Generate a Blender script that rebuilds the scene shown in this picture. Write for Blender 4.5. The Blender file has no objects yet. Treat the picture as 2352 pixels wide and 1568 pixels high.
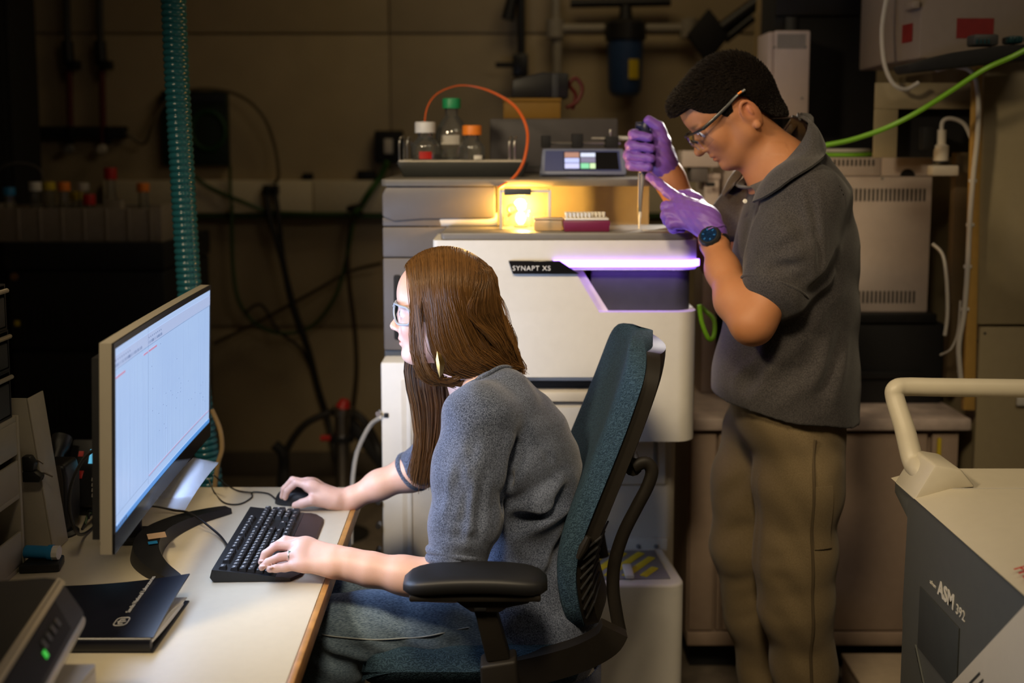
import bpy, bmesh, math, random
import numpy as np
from mathutils import Vector, Matrix, Euler

random.seed(7)
rng = np.random.default_rng(7)
scene = bpy.context.scene
COL = scene.collection
R = math.radians

# ------------------------------------------------------------------ camera
CAM = Vector((0.0, 0.0, 1.55))
FPX, PITCH, CX, CY = 2500.0, R(6.0), 1176.0, 593.0
cd = bpy.data.cameras.new('camera')
cam = bpy.data.objects.new('camera', cd)
COL.objects.link(cam)
cam.location = CAM
cam.rotation_euler = (R(90) - PITCH, 0, 0)
cd.sensor_width = 36.0
cd.lens = FPX / 2352 * 36.0
cd.shift_y = -(784 - CY) / 2352
cd.clip_start = 0.05
cd.dof.use_dof = True
cd.dof.focus_distance = 2.12
cd.dof.aperture_fstop = 2.0
scene.camera = cam

# ------------------------------------------------------------------ world, exposure
world = bpy.data.worlds.new('world')
scene.world = world
world.use_nodes = True
world.node_tree.nodes['Background'].inputs[0].default_value = (1.0, 0.8, 0.58, 1)
world.node_tree.nodes['Background'].inputs[1].default_value = 0.012
vs = scene.view_settings
vs.view_transform = 'Standard'
vs.look = 'None'
vs.exposure = 0.0
vs.gamma = 1.0
vs.use_curve_mapping = False
scene.cycles.use_denoising = True
scene.cycles.denoiser = 'OPENIMAGEDENOISE'
scene.cycles.max_bounces = 5
scene.cycles.sample_clamp_indirect = 4.0
scene.cycles.caustics_reflective = False
scene.cycles.caustics_refractive = False


def aim(o, target):
    d = Vector(target) - o.location
    o.rotation_euler = d.to_track_quat('-Z', 'Y').to_euler()


def lamp(name, kind, loc, target, energy, color, **kw):
    l = bpy.data.lights.new(name, kind)
    l.energy = energy
    l.color = color
    for k, v in kw.items():
        setattr(l, k, v)
    o = bpy.data.objects.new(name, l)
    COL.objects.link(o)
    o.location = loc
    if target is not None:
        aim(o, target)
    return o


# warm studio key lamp on a stand, high to the left of the desk
lamp('key_light', 'SPOT', (-1.40, 0.90, 2.60), (0.10, 2.35, 1.02), 150, (1.0, 0.79, 0.50),
     spot_size=R(64), spot_blend=0.85, shadow_soft_size=0.16)
# second warm lamp on a boom above the photographer
lamp('boom_light', 'SPOT', (-0.10, 0.45, 2.85), (0.16, 2.32, 0.95), 170, (1.0, 0.79, 0.50),
     spot_size=R(54), spot_blend=1.0, shadow_soft_size=0.22)
# small lamp behind the standing person: the thin bright rims on glove, arm and chin
lamp('rim_light', 'SPOT', (0.74, 3.45, 1.76), (0.42, 2.62, 1.50), 60, (1.0, 0.93, 0.82),
     spot_size=R(48), spot_blend=0.5, shadow_soft_size=0.05)
# added overhead lamps giving dim ambient fill, behind and in front
lamp('fill_light', 'AREA', (0.2, 3.9, 3.05), (0.2, 3.9, 0), 4.5, (1.0, 0.76, 0.42),
     shape='RECTANGLE', size=1.2, size_y=0.6)
lamp('fill_light_front', 'AREA', (1.5, 1.2, 3.05), (1.5, 1.7, 0), 8, (1.0, 0.82, 0.55),
     shape='RECTANGLE', size=1.2, size_y=0.6)  # front fill lamp, added for ambient light as well


# ------------------------------------------------------------------ photograph measuring
_fw = Vector((0, math.cos(PITCH), -math.sin(PITCH)))
_up = Vector((0, math.sin(PITCH), math.cos(PITCH)))


def ray(px, py):
    return _fw + Vector((1, 0, 0)) * ((px - CX) / FPX) + _up * (-(py - CY) / FPX)


def P(px, py, Y):
    d = ray(px, py)
    return CAM + d * (Y / d.y)


def PZ(px, py, z):
    d = ray(px, py)
    return CAM + d * ((z - CAM.z) / d.z)


def SC(Y):
    return Y / FPX  # metres per pixel at depth Y


# ------------------------------------------------------------------ materials
def srgb(r, g, b):
    f = lambda c: (c / 255 / 12.92) if c / 255 <= 0.04045 else ((c / 255 + 0.055) / 1.055) ** 2.4
    return (f(r), f(g), f(b))


def mat(name, col, rough=0.5, metal=0.0, var=0.06, vscale=40.0, bump=0.0, bscale=200.0, spec=0.5,
        emit=None, estr=0.0, alpha=1.0, trans=0.0, ior=1.45, sheen=0.0, coat=0.0, sss=0.0):
    m = bpy.data.materials.new(name)
    m.use_nodes = True
    nt = m.node_tree
    b = nt.nodes['Principled BSDF']
    c4 = (*col, 1)
    b.inputs['Base Color'].default_value = c4
    b.inputs['Roughness'].default_value = rough
    b.inputs['Metallic'].default_value = metal
    b.inputs['Specular IOR Level'].default_value = spec
    b.inputs['IOR'].default_value = ior
    b.inputs['Transmission Weight'].default_value = trans
    b.inputs['Alpha'].default_value = alpha
    b.inputs['Coat Weight'].default_value = coat
    b.inputs['Sheen Weight'].default_value = sheen
    if sss:
        b.inputs['Subsurface Weight'].default_value = sss
        b.inputs['Subsurface Radius'].default_value = (0.012, 0.005, 0.0025)
        b.inputs['Subsurface Scale'].default_value = 1.0
    if emit is not None:
        b.inputs['Emission Color'].default_value = (*emit, 1)
        b.inputs['Emission Strength'].default_value = estr
    tc = nt.nodes.new('ShaderNodeTexCoord')
    if var:
        n = nt.nodes.new('ShaderNodeTexNoise')
        n.inputs['Scale'].default_value = vscale
        n.inputs['Detail'].default_value = 4
        nt.links.new(tc.outputs['Object'], n.inputs['Vector'])
        rm = nt.nodes.new('ShaderNodeValToRGB')
        e = rm.color_ramp.elements
        e[0].position, e[1].position = 0.3, 0.7
        e[0].color = tuple(max(0, x * (1 - var)) for x in col) + (1,)
        e[1].color = tuple(min(1, x * (1 + var)) for x in col) + (1,)
        nt.links.new(n.outputs['Fac'], rm.inputs['Fac'])
        nt.links.new(rm.outputs['Color'], b.inputs['Base Color'])
    if bump:
        n2 = nt.nodes.new('ShaderNodeTexNoise')
        n2.inputs['Scale'].default_value = bscale
        n2.inputs['Detail'].default_value = 3
        nt.links.new(tc.outputs['Object'], n2.inputs['Vector'])
        bp = nt.nodes.new('ShaderNodeBump')
        bp.inputs['Strength'].default_value = bump
        bp.inputs['Distance'].default_value = 0.002
        nt.links.new(n2.outputs['Fac'], bp.inputs['Height'])
        nt.links.new(bp.outputs['Normal'], b.inputs['Normal'])
    return m


def nodes_of(m):
    nt = m.node_tree
    return nt, nt.nodes['Principled BSDF']


# ------------------------------------------------------------------ mesh building
class MB:
    def __init__(self):
        self.v, self.f = [], []

    def add(self, verts, faces, M=None):
        o = len(self.v)
        for p in verts:
            p = Vector(p)
            self.v.append(tuple(M @ p) if M is not None else tuple(p))
        for f in faces:
            self.f.append([i + o for i in f])
        return self

    def _bm(self, bm, M=None):
        bm.verts.index_update()
        self.add([v.co.copy() for v in bm.verts], [[v.index for v in f.verts] for f in bm.faces], M)
        bm.free()
        return self

    def box(self, lo, hi, bev=0.0, seg=2, M=None):
        lo, hi = Vector(lo), Vector(hi)
        s, c = hi - lo, (hi + lo) / 2
        bm = bmesh.new()
        bmesh.ops.create_cube(bm, size=1)
        for v in bm.verts:
            v.co = Vector((v.co.x * s.x, v.co.y * s.y, v.co.z * s.z)) + c
        if bev > 0:
            bev = min(bev, min(abs(s.x), abs(s.y), abs(s.z)) * 0.49)
            bmesh.ops.bevel(bm, geom=list(bm.edges), offset=bev, segments=seg, affect='EDGES', profile=0.5)
        return self._bm(bm, M)

    def prism(self, pts, o, ua, ub, un, d, bev=0.0, seg=2):
        """polygon pts in the (ua,ub) plane at o, extruded by d along un"""
        o, ua, ub, un = Vector(o), Vector(ua), Vector(ub), Vector(un)
        bm = bmesh.new()
        vs_ = [bm.verts.new(o + ua * a + ub * b) for a, b in pts]
        f = bm.faces.new(vs_)
        r = bmesh.ops.extrude_face_region(bm, geom=[f])
        top = [e for e in r['geom'] if isinstance(e, bmesh.types.BMVert)]
        for v in top:
            v.co += un * d
        bmesh.ops.recalc_face_normals(bm, faces=bm.faces)
        if bev > 0:
            ed = [e for e in bm.edges if len(e.link_faces) == 2 and e.calc_face_angle(0) > 0.5]
            bmesh.ops.bevel(bm, geom=ed, offset=bev, segments=seg, affect='EDGES', profile=0.5)
        return self._bm(bm)

    def tube(self, path, r, n=10, cap=True, flat=1.0, up=None):
        path = [Vector(p) for p in path]
        N = len(path)
        rr = r if isinstance(r, (list, tuple)) else [r] * N
        T = []
        for i in range(N):
            a, b = path[max(0, i - 1)], path[min(N - 1, i + 1)]
            T.append((b - a).normalized())
        u = Vector(up) if up is not None else (Vector((0, 0, 1)) if abs(T[0].z) < 0.9 else Vector((1, 0, 0)))
        u = (u - T[0] * u.dot(T[0])).normalized()
        o = len(self.v)
        for i in range(N):
            u = (u - T[i] * u.dot(T[i]))
            u = u.normalized() if u.length > 1e-6 else T[i].orthogonal().normalized()
            w = T[i].cross(u)
            for k in range(n):
                a = 2 * math.pi * k / n
                self.v.append(tuple(path[i] + u * (math.cos(a) * rr[i]) + w * (math.sin(a) * rr[i] * flat)))
        for i in range(N - 1):
            for k in range(n):
                k2 = (k + 1) % n
                self.f.append([o + i * n + k, o + i * n + k2, o + (i + 1) * n + k2, o + (i + 1) * n + k])
        if cap:
            self.f.append([o + k for k in range(n)][::-1])
            self.f.append([o + (N - 1) * n + k for k in range(n)])
        return self

    def sweep(self, path, prof, up, closed=True):
        """profile [(a,b)] swept on a path; a is along side (T x up), b along up"""
        path = [Vector(p) for p in path]
        N, n = len(path), len(prof) if not callable(prof) else len(prof(0))
        up = Vector(up)
        o = len(self.v)
        for i in range(N):
            a, b = path[max(0, i - 1)], path[min(N - 1, i + 1)]
            T = (b - a).normalized()
            s = T.cross(up).normalized()
            u = s.cross(T).normalized()
            pr = prof(i / (N - 1)) if callable(prof) else prof
            for x, y in pr:
                self.v.append(tuple(path[i] + s * x + u * y))
        for i in range(N - 1):
            for k in range(n):
                k2 = (k + 1) % n
                self.f.append([o + i * n + k, o + i * n + k2, o + (i + 1) * n + k2, o + (i + 1) * n + k])
        self.f.append([o + k for k in range(n)][::-1])
        self.f.append([o + (N - 1) * n + k for k in range(n)])
        return self

    def lathe(self, prof, M=None, n=24):
        """[(r,z)] turned round z"""
        vs_, fs = [], []
        for r, z in prof:
            for k in range(n):
                a = 2 * math.pi * k / n
                vs_.append((r * math.cos(a), r * math.sin(a), z))
        for i in range(len(prof) - 1):
            for k in range(n):
                k2 = (k + 1) % n
                fs.append([i * n + k, i * n + k2, (i + 1) * n + k2, (i + 1) * n + k])
        fs.append([k for k in range(n)][::-1])
        fs.append([(len(prof) - 1) * n + k for k in range(n)])
        return self.add(vs_, fs, M)

    def cyl(self, a, b, r, n=16, r2=None):
        return self.tube([a, b], [r, r if r2 is None else r2], n)

    def grid(self, fn, nu, nv, thick=None):
        """surface fn(u,v) -> point; thick gives it a back side along -normal"""
        pts = [[Vector(fn(i / nu, j / nv)) for j in range(nv + 1)] for i in range(nu + 1)]
        o = len(self.v)
        for i in range(nu + 1):
            for j in range(nv + 1):
                self.v.append(tuple(pts[i][j]))
        id_ = lambda i, j: o + i * (nv + 1) + j
        for i in range(nu):
            for j in range(nv):
                self.f.append([id_(i, j), id_(i + 1, j), id_(i + 1, j + 1), id_(i, j + 1)])
        if thick:
            o2 = len(self.v)
            for i in range(nu + 1):
                for j in range(nv + 1):
                    a = pts[min(i + 1, nu)][j] - pts[max(i - 1, 0)][j]
                    b = pts[i][min(j + 1, nv)] - pts[i][max(j - 1, 0)]
                    n = a.cross(b)
                    n = n.normalized() if n.length > 0 else Vector((0, 0, 1))
                    self.v.append(tuple(pts[i][j] - n * thick))
            id2 = lambda i, j: o2 + i * (nv + 1) + j
            for i in range(nu):
                for j in range(nv):
                    self.f.append([id2(i, j), id2(i, j + 1), id2(i + 1, j + 1), id2(i + 1, j)])
            for i in range(nu):
                self.f.append([id_(i, 0), id2(i, 0), id2(i + 1, 0), id_(i + 1, 0)])
                self.f.append([id_(i, nv), id_(i + 1, nv), id2(i + 1, nv), id2(i, nv)])
            for j in range(nv):
                self.f.append([id_(0, j), id_(0, j + 1), id2(0, j + 1), id2(0, j)])
                self.f.append([id_(nu, j), id2(nu, j), id2(nu, j + 1), id_(nu, j + 1)])
        return self

    def mesh(self, name, m=None, angle=35):
        me = bpy.data.meshes.new(name)
        me.from_pydata(self.v, [], self.f)
        bm = bmesh.new()
        bm.from_mesh(me)
        bmesh.ops.recalc_face_normals(bm, faces=bm.faces)
        bm.to_mesh(me)
        bm.free()
        me.polygons.foreach_set('use_smooth', [True] * len(me.polygons))
        me.set_sharp_from_angle(angle=R(angle))
        if m is not None:
            me.materials.append(m)
        return me


_world = {}


def link(name, data, parent=None, M=None):
    o = bpy.data.objects.new(name, data)
    COL.objects.link(o)
    if parent is not None:
        o.parent = parent
        o.matrix_parent_inverse = _world[parent.name].inverted()
    if M is not None:
        o.matrix_basis = M
        _world[o.name] = M.copy()
    else:
        _world[o.name] = Matrix.Identity(4)
    return o


def tag(o, label=None, cat=None, group=None, kind=None):
    if label:
        o['label'] = label
    if cat:
        o['category'] = cat
    if group:
        o['group'] = group
    if kind:
        o['kind'] = kind
    return o


def obj(name, mb, m, parent=None, angle=35, label=None):
    o = link(name, mb.mesh(name, m, angle), parent)
    if label:
        o['label'] = label
    return o


def struct(name, mb, m, parent=None):
    o = obj(name, mb, m, parent)
    if parent is None:
        o['kind'] = 'structure'
    return o


def thing(name, label, cat, loc, group=None):
    o = link(name, None, None, Matrix.Translation(Vector(loc)))
    return tag(o, label, cat, group)


def single(name, mb, m, label, cat, group=None, angle=35):
    return tag(obj(name, mb, m, None, angle), label, cat, group)


def copy_tree(root, M, label=None, parent=None):
    """copy of a thing with its parts and sub-parts; M moves the root"""
    c = root.copy()
    COL.objects.link(c)
    if parent is None:
        c.matrix_basis = M
        if label:
            c['label'] = label
    else:
        c.parent = parent
        c.matrix_parent_inverse = root.matrix_parent_inverse.copy()
    for ch in [o for o in list(bpy.data.objects) if o.parent is root]:
        copy_tree(ch, None, None, c)
    return c


def text(name, s, size, o, ux, uy, m, parent=None, depth=0.0004, align='LEFT', shear=0.0, space=1.0, bold=0.0):
    """lettering in the plane (ux,uy) at o"""
    cu = bpy.data.curves.new(name, 'FONT')
    cu.body = s
    cu.size = size
    cu.extrude = depth
    cu.align_x = align
    cu.shear = shear
    cu.offset = bold
    cu.space_character = space
    cu.resolution_u = 3
    cu.materials.append(m)
    ux, uy = Vector(ux).normalized(), Vector(uy).normalized()
    un = ux.cross(uy).normalized()
    uy = un.cross(ux)
    M = Matrix(((ux.x, uy.x, un.x, o[0]), (ux.y, uy.y, un.y, o[1]), (ux.z, uy.z, un.z, o[2]), (0, 0, 0, 1)))
    tmp = bpy.data.objects.new('tmp', cu)
    COL.objects.link(tmp)
    bpy.context.view_layer.update()
    me = bpy.data.meshes.new_from_object(tmp.evaluated_get(bpy.context.evaluated_depsgraph_get()))
    bpy.data.objects.remove(tmp)
    bpy.data.curves.remove(cu)
    me.name = name
    return link(name, me, parent, M)


def smooth_path(pts, n=8):
    """Catmull-Rom through points"""
    pts = [Vector(p) for p in pts]
    out = []
    for i in range(len(pts) - 1):
        p0, p1, p2, p3 = pts[max(i - 1, 0)], pts[i], pts[i + 1], pts[min(i + 2, len(pts) - 1)]
        for k in range(n):
            t = k / n
            out.append(0.5 * ((2 * p1) + (p2 - p0) * t + (2 * p0 - 5 * p1 + 4 * p2 - p3) * t * t
                              + (3 * p1 - p0 - 3 * p2 + p3) * t ** 3))
    out.append(pts[-1])
    return out


def wire(name, pts, r, m, label=None, cat=None, parent=None, n=8, sub=8, group=None):
    mb = MB().tube(smooth_path(pts, sub), r, n)
    o = obj(name, mb, m, parent)
    if label:
        tag(o, label, cat, group)
    return o


V = Vector
EX, EY, EZ = V((1, 0, 0)), V((0, 1, 0)), V((0, 0, 1))

# ------------------------------------------------------------------ palette
M_wall = mat('wall_paint', (0.40, 0.32, 0.20), 0.8, var=0.05, vscale=6, bump=0.1, bscale=120)
M_trim = mat('wall_trim', (0.10, 0.08, 0.06), 0.7)
M_floor = mat('vinyl_floor', (0.16, 0.13, 0.10), 0.4, var=0.2, vscale=25)
M_ceil = mat('ceiling_tile', (0.45, 0.42, 0.36), 0.9)
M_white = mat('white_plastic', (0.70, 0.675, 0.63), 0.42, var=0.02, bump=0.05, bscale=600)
M_cream = mat('cream_metal', (0.60, 0.55, 0.47), 0.5, var=0.03)
M_greige = mat('greige_panel', (0.125, 0.110, 0.105), 0.5, var=0.03)
M_grey = mat('mid_grey_plastic', (0.20, 0.195, 0.19), 0.5, var=0.04)
M_dgrey = mat('dark_grey_plastic', (0.045, 0.047, 0.05), 0.5, var=0.08)
M_black = mat('black_plastic', (0.012, 0.012, 0.013), 0.42, var=0.1)
M_blackmatte = mat('matte_black', (0.008, 0.008, 0.009), 0.75, var=0.1)
M_gloss = mat('gloss_black', (0.008, 0.008, 0.009), 0.12, var=0.0)
M_steel = mat('brushed_steel', (0.55, 0.53, 0.5), 0.3, metal=1.0, var=0.06, vscale=90)
M_silver = mat('silver_paint', (0.50, 0.45, 0.36), 0.38, metal=0.5, var=0.02)
M_desk = mat('desk_laminate', (0.64, 0.575, 0.44), 0.38, var=0.015, vscale=60)
M_paper = mat('paper', (0.8, 0.78, 0.74), 0.8, var=0.03)
M_print = mat('white_print', (0.75, 0.74, 0.72), 0.6, var=0)
M_green_cable = mat('green_cable', (0.16, 0.40, 0.03), 0.45, var=0.05)
M_dkgreen = mat('dark_green_cable', (0.03, 0.07, 0.015), 0.5, var=0.05)
M_orange = mat('orange_plastic', (0.85, 0.23, 0.02), 0.45, var=0.04)
M_red = mat('red_plastic', (0.45, 0.015, 0.012), 0.45, var=0.04)
M_greencap = mat('green_cap', (0.02, 0.30, 0.10), 0.4, var=0.04)
M_yellow = mat('yellow_plastic', (0.60, 0.45, 0.02), 0.5, var=0.05)
M_blue = mat('blue_plastic', (0.02, 0.20, 0.45), 0.35, var=0.05)
M_tubing = mat('clear_tubing', (0.55, 0.52, 0.48), 0.25, var=0.02)


def glass_mat(name, tint=(1, 1, 1), alpha=0.12, rough=0.02, ior=1.5, milk=0.0):
    """thin clear plastic or glass: mostly see-through with real reflections"""
    m = bpy.data.materials.new(name)
    m.use_nodes = True
    nt = m.node_tree
    nt.nodes.clear()
    out = nt.nodes.new('ShaderNodeOutputMaterial')
    tr = nt.nodes.new('ShaderNodeBsdfTransparent')
    tr.inputs[0].default_value = (*tint, 1)
    gl = nt.nodes.new('ShaderNodeBsdfGlossy')
    gl.inputs['Roughness'].default_value = rough
    fr = nt.nodes.new('ShaderNodeFresnel')
    fr.inputs['IOR'].default_value = ior
    ad = nt.nodes.new('ShaderNodeMath')
    ad.operation = 'ADD'
    ad.inputs[1].default_value = alpha * 0.5
    nz = nt.nodes.new('ShaderNodeTexNoise')
    nz.inputs['Scale'].default_value = 30
    mul = nt.nodes.new('ShaderNodeMath')
    mul.operation = 'MULTIPLY_ADD'
    mul.inputs[1].default_value = 0.02
    nt.links.new(nz.outputs['Fac'], mul.inputs[0])
    nt.links.new(fr.outputs[0], ad.inputs[0])
    nt.links.new(ad.outputs[0], mul.inputs[2])
    mx = nt.nodes.new('ShaderNodeMixShader')
    nt.links.new(mul.outputs[0], mx.inputs[0])
    nt.links.new(tr.outputs[0], mx.inputs[1])
    nt.links.new(gl.outputs[0], mx.inputs[2])
    last = mx.outputs[0]
    if milk:
        df = nt.nodes.new('ShaderNodeBsdfTranslucent')
        df.inputs[0].default_value = (0.8, 0.8, 0.78, 1)
        d2 = nt.nodes.new('ShaderNodeBsdfDiffuse')
        d2.inputs[0].default_value = (0.8, 0.8, 0.78, 1)
        m3 = nt.nodes.new('ShaderNodeMixShader')
        nt.links.new(df.outputs[0], m3.inputs[1])
        nt.links.new(d2.outputs[0], m3.inputs[2])
        m2 = nt.nodes.new('ShaderNodeMixShader')
        m2.inputs[0].default_value = milk
        nt.links.new(last, m2.inputs[1])
        nt.links.new(m3.outputs[0], m2.inputs[2])
        last = m2.outputs[0]
    nt.links.new(last, out.inputs[0])
    return m


M_glass = glass_mat('clear_glass', (0.95, 0.97, 0.97), 0.12, milk=0.08)
M_lens = glass_mat('lens_glass', (0.90, 0.92, 0.95), 0.0, ior=1.07)
# ------------------------------------------------------------------ the room
WY = 5.0
struct('floor', MB().box((-3.4, -2.6, -0.08), (3.4, WY, 0)), M_floor)
struct('ceiling', MB().box((-3.4, -2.6, 3.1), (3.4, WY, 3.2)), M_ceil)
wb = struct('wall_back', MB().box((-3.4, WY, 0), (3.4, WY + 0.1, 3.1)), M_wall)
struct('wall_left', MB().box((-3.5, -2.6, 0), (-3.4, WY, 3.1)), M_wall)
struct('wall_right', MB().box((3.4, -2.6, 0), (3.5, WY, 3.1)), M_wall)
struct('wall_front', MB().box((-3.4, -2.7, 0), (3.4, -2.6, 3.1)), M_wall)
# panels of the wall: joints and a proud header
zh = P(700, 78, WY).z
zj = P(700, 752, WY).z
xj = P(895, 100, WY).x
for i, (x0, x1) in enumerate(((-3.4, xj - 0.004), (xj + 0.004, 3.4))):
    obj('wall_panel', MB().box((x0, WY - 0.02, zh + 0.004), (x1, WY + 0.01, 3.1), 0.003), M_wall, wb)
    obj('wall_panel', MB().box((x0, WY - 0.012, zj + 0.012), (x1, WY + 0.01, zh - 0.004), 0.003), M_wall, wb)
    obj('wall_panel', MB().box((x0, WY - 0.012, 0.1), (x1, WY + 0.01, zj - 0.012), 0.003), M_wall, wb)
struct('baseboard_back', MB().box((-3.4, WY - 0.035, 0), (3.4, WY + 0.01, 0.115), 0.006), M_trim)
# surface raceway with its cover joints
ra, rb = P(452, 414, WY - 0.06), P(884, 489, WY - 0.06)
M_race = mat('raceway_enamel', (0.75, 0.66, 0.48), 0.6, var=0.03)
t = thing('wall_raceway', 'long pale cable raceway running along the back wall', 'raceway', (ra.x, WY - 0.04, rb.z))
xs = [-1.85, -0.9, 0.3, 1.3]
for x0, x1 in zip(xs, xs[1:]):
    obj('raceway_cover', MB().box((x0, WY - 0.075, rb.z), (x1 - 0.004, WY - 0.012, ra.z), 0.006), M_race, t)
obj('raceway_lip', MB().box((xs[0], WY - 0.085, rb.z - 0.022), (xs[-1], WY - 0.012, rb.z - 0.003), 0.004), M_dkgreen, t)

# ------------------------------------------------------------------ desk
DZ = 0.73
dA, dB = PZ(815, 1175, DZ), PZ(675, 1568, DZ)
dk = (dA - dB) / (dA.y - dB.y)
yb = PZ(600, 1118, DZ).y
y0 = 0.95
eN, eF = dB + dk * (y0 - dB.y), dB + dk * (yb - dB.y)
desk = thing('desk', 'white laminate desk with an oak edge strip under monitor and keyboard', 'desk', (-0.8, 1.8, 0))
M_oak = mat('oak_edge', (0.42, 0.20, 0.05), 0.5, var=0.25, vscale=30)
obj('desk_top', MB().prism([(-1.45, y0), (eN.x - 0.012, y0), (eF.x - 0.012, yb), (-1.45, yb)], (0, 0, DZ - 0.032), EX, EY, EZ, 0.032, 0.002), M_desk, desk)
obj('edge_strip', MB().prism([(eN.x - 0.0115, y0), (eN.x, y0), (eF.x, yb), (eF.x - 0.0115, yb)], (0, 0, DZ - 0.032), EX, EY, EZ, 0.0318, 0.002), M_oak, desk, label='oak edge strip')
for yy in (1.05, yb - 0.10):
    mb = MB().box((eF.x - 0.10, yy - 0.03, 0.04), (eF.x - 0.02, yy + 0.03, DZ - 0.033), 0.008)
    mb.box((-1.2, yy - 0.035, 0.0), (eF.x + 0.0, yy + 0.035, 0.04), 0.012)
    mb.prism([(0, 0), (0, -0.20), (-0.10, -0.20), (-0.42, -0.045), (-0.42, 0)], (eF.x - 0.03, yy - 0.012, DZ - 0.033), EX, EZ, EY, 0.024)
    obj('leg', mb, M_grey, desk)
obj('modesty_panel', MB().box((-1.40, yb - 0.06, 0.25), (eF.x - 0.12, yb - 0.035, DZ - 0.034), 0.003), M_grey, desk)

# ------------------------------------------------------------------ lab bench and tall cabinets behind the standing person
by = 3.05
bl, br, bz = P(1585, 975, by).x, P(2222, 970, by).x, 0.775
M_bench = mat('bench_enamel', (0.34, 0.25, 0.19), 0.55, var=0.04)
M_btop = mat('speckled_worktop', (0.55, 0.45, 0.40), 0.35, var=0.22, vscale=18)
t = thing('lab_bench', 'brown enamel lab bench with a speckled worktop behind the standing person', 'bench', ((bl + br) / 2, 3.4, 0))
obj('worktop', MB().box((bl - 0.02, by - 0.03, bz - 0.035), (br, 3.85, bz), 0.006), M_btop, t)
obj('carcass', MB().box((bl, by + 0.012, 0.10), (br - 0.02, 3.8, bz - 0.036)), M_bench, t)
obj('plinth', MB().box((bl + 0.02, by + 0.06, 0.0), (br - 0.04, 3.75, 0.10)), M_blackmatte, t)
dw = [(bl + 0.004, bl + 0.075), (bl + 0.083, P(1660, 1000, by).x), (P(1660, 1000, by).x + 0.008, P(2128, 1000, by).x), (P(2140, 1000, by).x, br - 0.026)]
for i, (x0, x1) in enumerate(dw):
    obj('panel', MB().box((x0, by - 0.008, 0.14), (x1, by + 0.011, bz - 0.05), 0.003), M_bench, t)
obj('lower_rail', MB().box((bl, by - 0.012, 0.095), (br - 0.02, by + 0.011, 0.135), 0.003), M_bench, t)
a = P(2155, 985, by)
obj('hinge_strip', MB().box((a.x - 0.006, by - 0.018, 0.40), (a.x + 0.004, by - 0.008, bz - 0.06), 0.001), M_yellow, t)
# ------------------------------------------------------------------ mass spectrometer
IY = 2.60
M_led = mat('violet_led', (0.3, 0.2, 0.8), 0.4, var=0, emit=(0.28, 0.13, 1.0), estr=8.0)
M_deck = mat('grey_deck', (0.17, 0.155, 0.14), 0.45, var=0.03)
M_slab = mat('beige_slab', (0.135, 0.122, 0.105), 0.5, var=0.03)
t = thing('mass_spectrometer', 'big white and beige lab instrument with a glowing violet light bar', 'instrument', (0.12, 2.9, 0))
ms = t
hx0, hx1 = P(994, 560, IY).x, P(1607, 600, IY).x
hz0, hz1 = P(1500, 1014, IY).z, P(1300, 552, IY).z
rr = 0.05
yb2 = 2.87


def arc(cx, cy, r, a0, a1, n=8):
    return [(cx + r * math.cos(R(a0 + (a1 - a0) * i / n)), cy + r * math.sin(R(a0 + (a1 - a0) * i / n))) for i in range(n + 1)]


# the white front shell, cut round the violet recess and the drawer slot: stacked slabs in plan
def plan(x0, x1, yf, yb_, rl=0.012, rr_=0.05):
    return [(x0, yb_)] + arc(x0 + rl, yf + rl, rl, 180, 270, 4) + arc(x1 - rr_, yf + rr_, rr_, 270, 360, 8) + [(x1, yb_)]


zz = lambda py: P(1300, py, IY).z
rz1, rz0 = zz(620), zz(717)          # recess
xs1 = P(1330, 620, IY).x             # recess slanted left edge, top and bottom
xs0 = P(1388, 715, IY).x
sz1, sz0 = zz(866), zz(936)          # drawer slot
sx0, sx1 = P(1150, 866, IY).x, P(1402, 866, IY).x
sh = MB()
sh.prism(plan(hx0, hx1, IY, yb2), (0, 0, rz1), EX, EY, EZ, hz1 - rz1)
obj('upper_shell', sh, M_white, t)
# middle band: left piece with slanted edge
mb = MB().prism([(hx0, rz0), (xs0 - 0.012, rz0), (xs1 - 0.012, rz1), (hx0, rz1)], (0, IY, 0), EX, EZ, EY, yb2 - IY)
obj('middle_shell', mb, M_white, t)
obj('recess_bevel', MB().prism([(xs1 - 0.012, rz1), (xs0 - 0.012, rz0 - 0.0), (xs0 + 0.012, rz0), (xs1 + 0.008, rz1)], (0, IY + 0.028, 0), EX, EZ, EY, 0.04)
    .prism([(xs1 - 0.012, 0), (xs1 + 0.008, 0.028), (xs1 + 0.008, 0.04), (xs1 - 0.012, 0.04)], (0, IY, rz1 - 0.001), EX, EY, EZ, -0.001), M_white, t)
obj('dark_panel', MB().prism(plan(xs0 - 0.03, hx1 - 0.012, IY + 0.030, yb2, 0.004, 0.045), (0, 0, rz0 - 0.0), EX, EY, EZ, rz1 - rz0), M_dgrey, t)
low = MB()
low.prism(plan(hx0, hx1, IY, yb2), (0, 0, sz1), EX, EY, EZ, rz0 - sz1)
low.box((hx0, IY, sz0), (sx0, yb2, sz1))
low.prism(plan(sx1, hx1, IY, yb2, 0.03), (0, 0, sz0), EX, EY, EZ, sz1 - sz0)
low.box((sx0, IY + 0.07, sz0), (sx1 + 0.03, yb2, sz1))
low.prism(plan(hx0, hx1, IY, yb2), (0, 0, hz0), EX, EY, EZ, sz0 - hz0)
obj('lower_shell', low, M_white, t)
obj('drawer', MB().box((sx0, IY + 0.012, zz(925)), (sx1 - 0.035, IY + 0.08, zz(903)), 0.003), M_cream, t)
obj('drawer_slot', MB().box((sx0, IY + 0.055, zz(902)), (sx1 - 0.04, IY + 0.072, zz(888)), 0.002), M_blackmatte, t)
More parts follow.
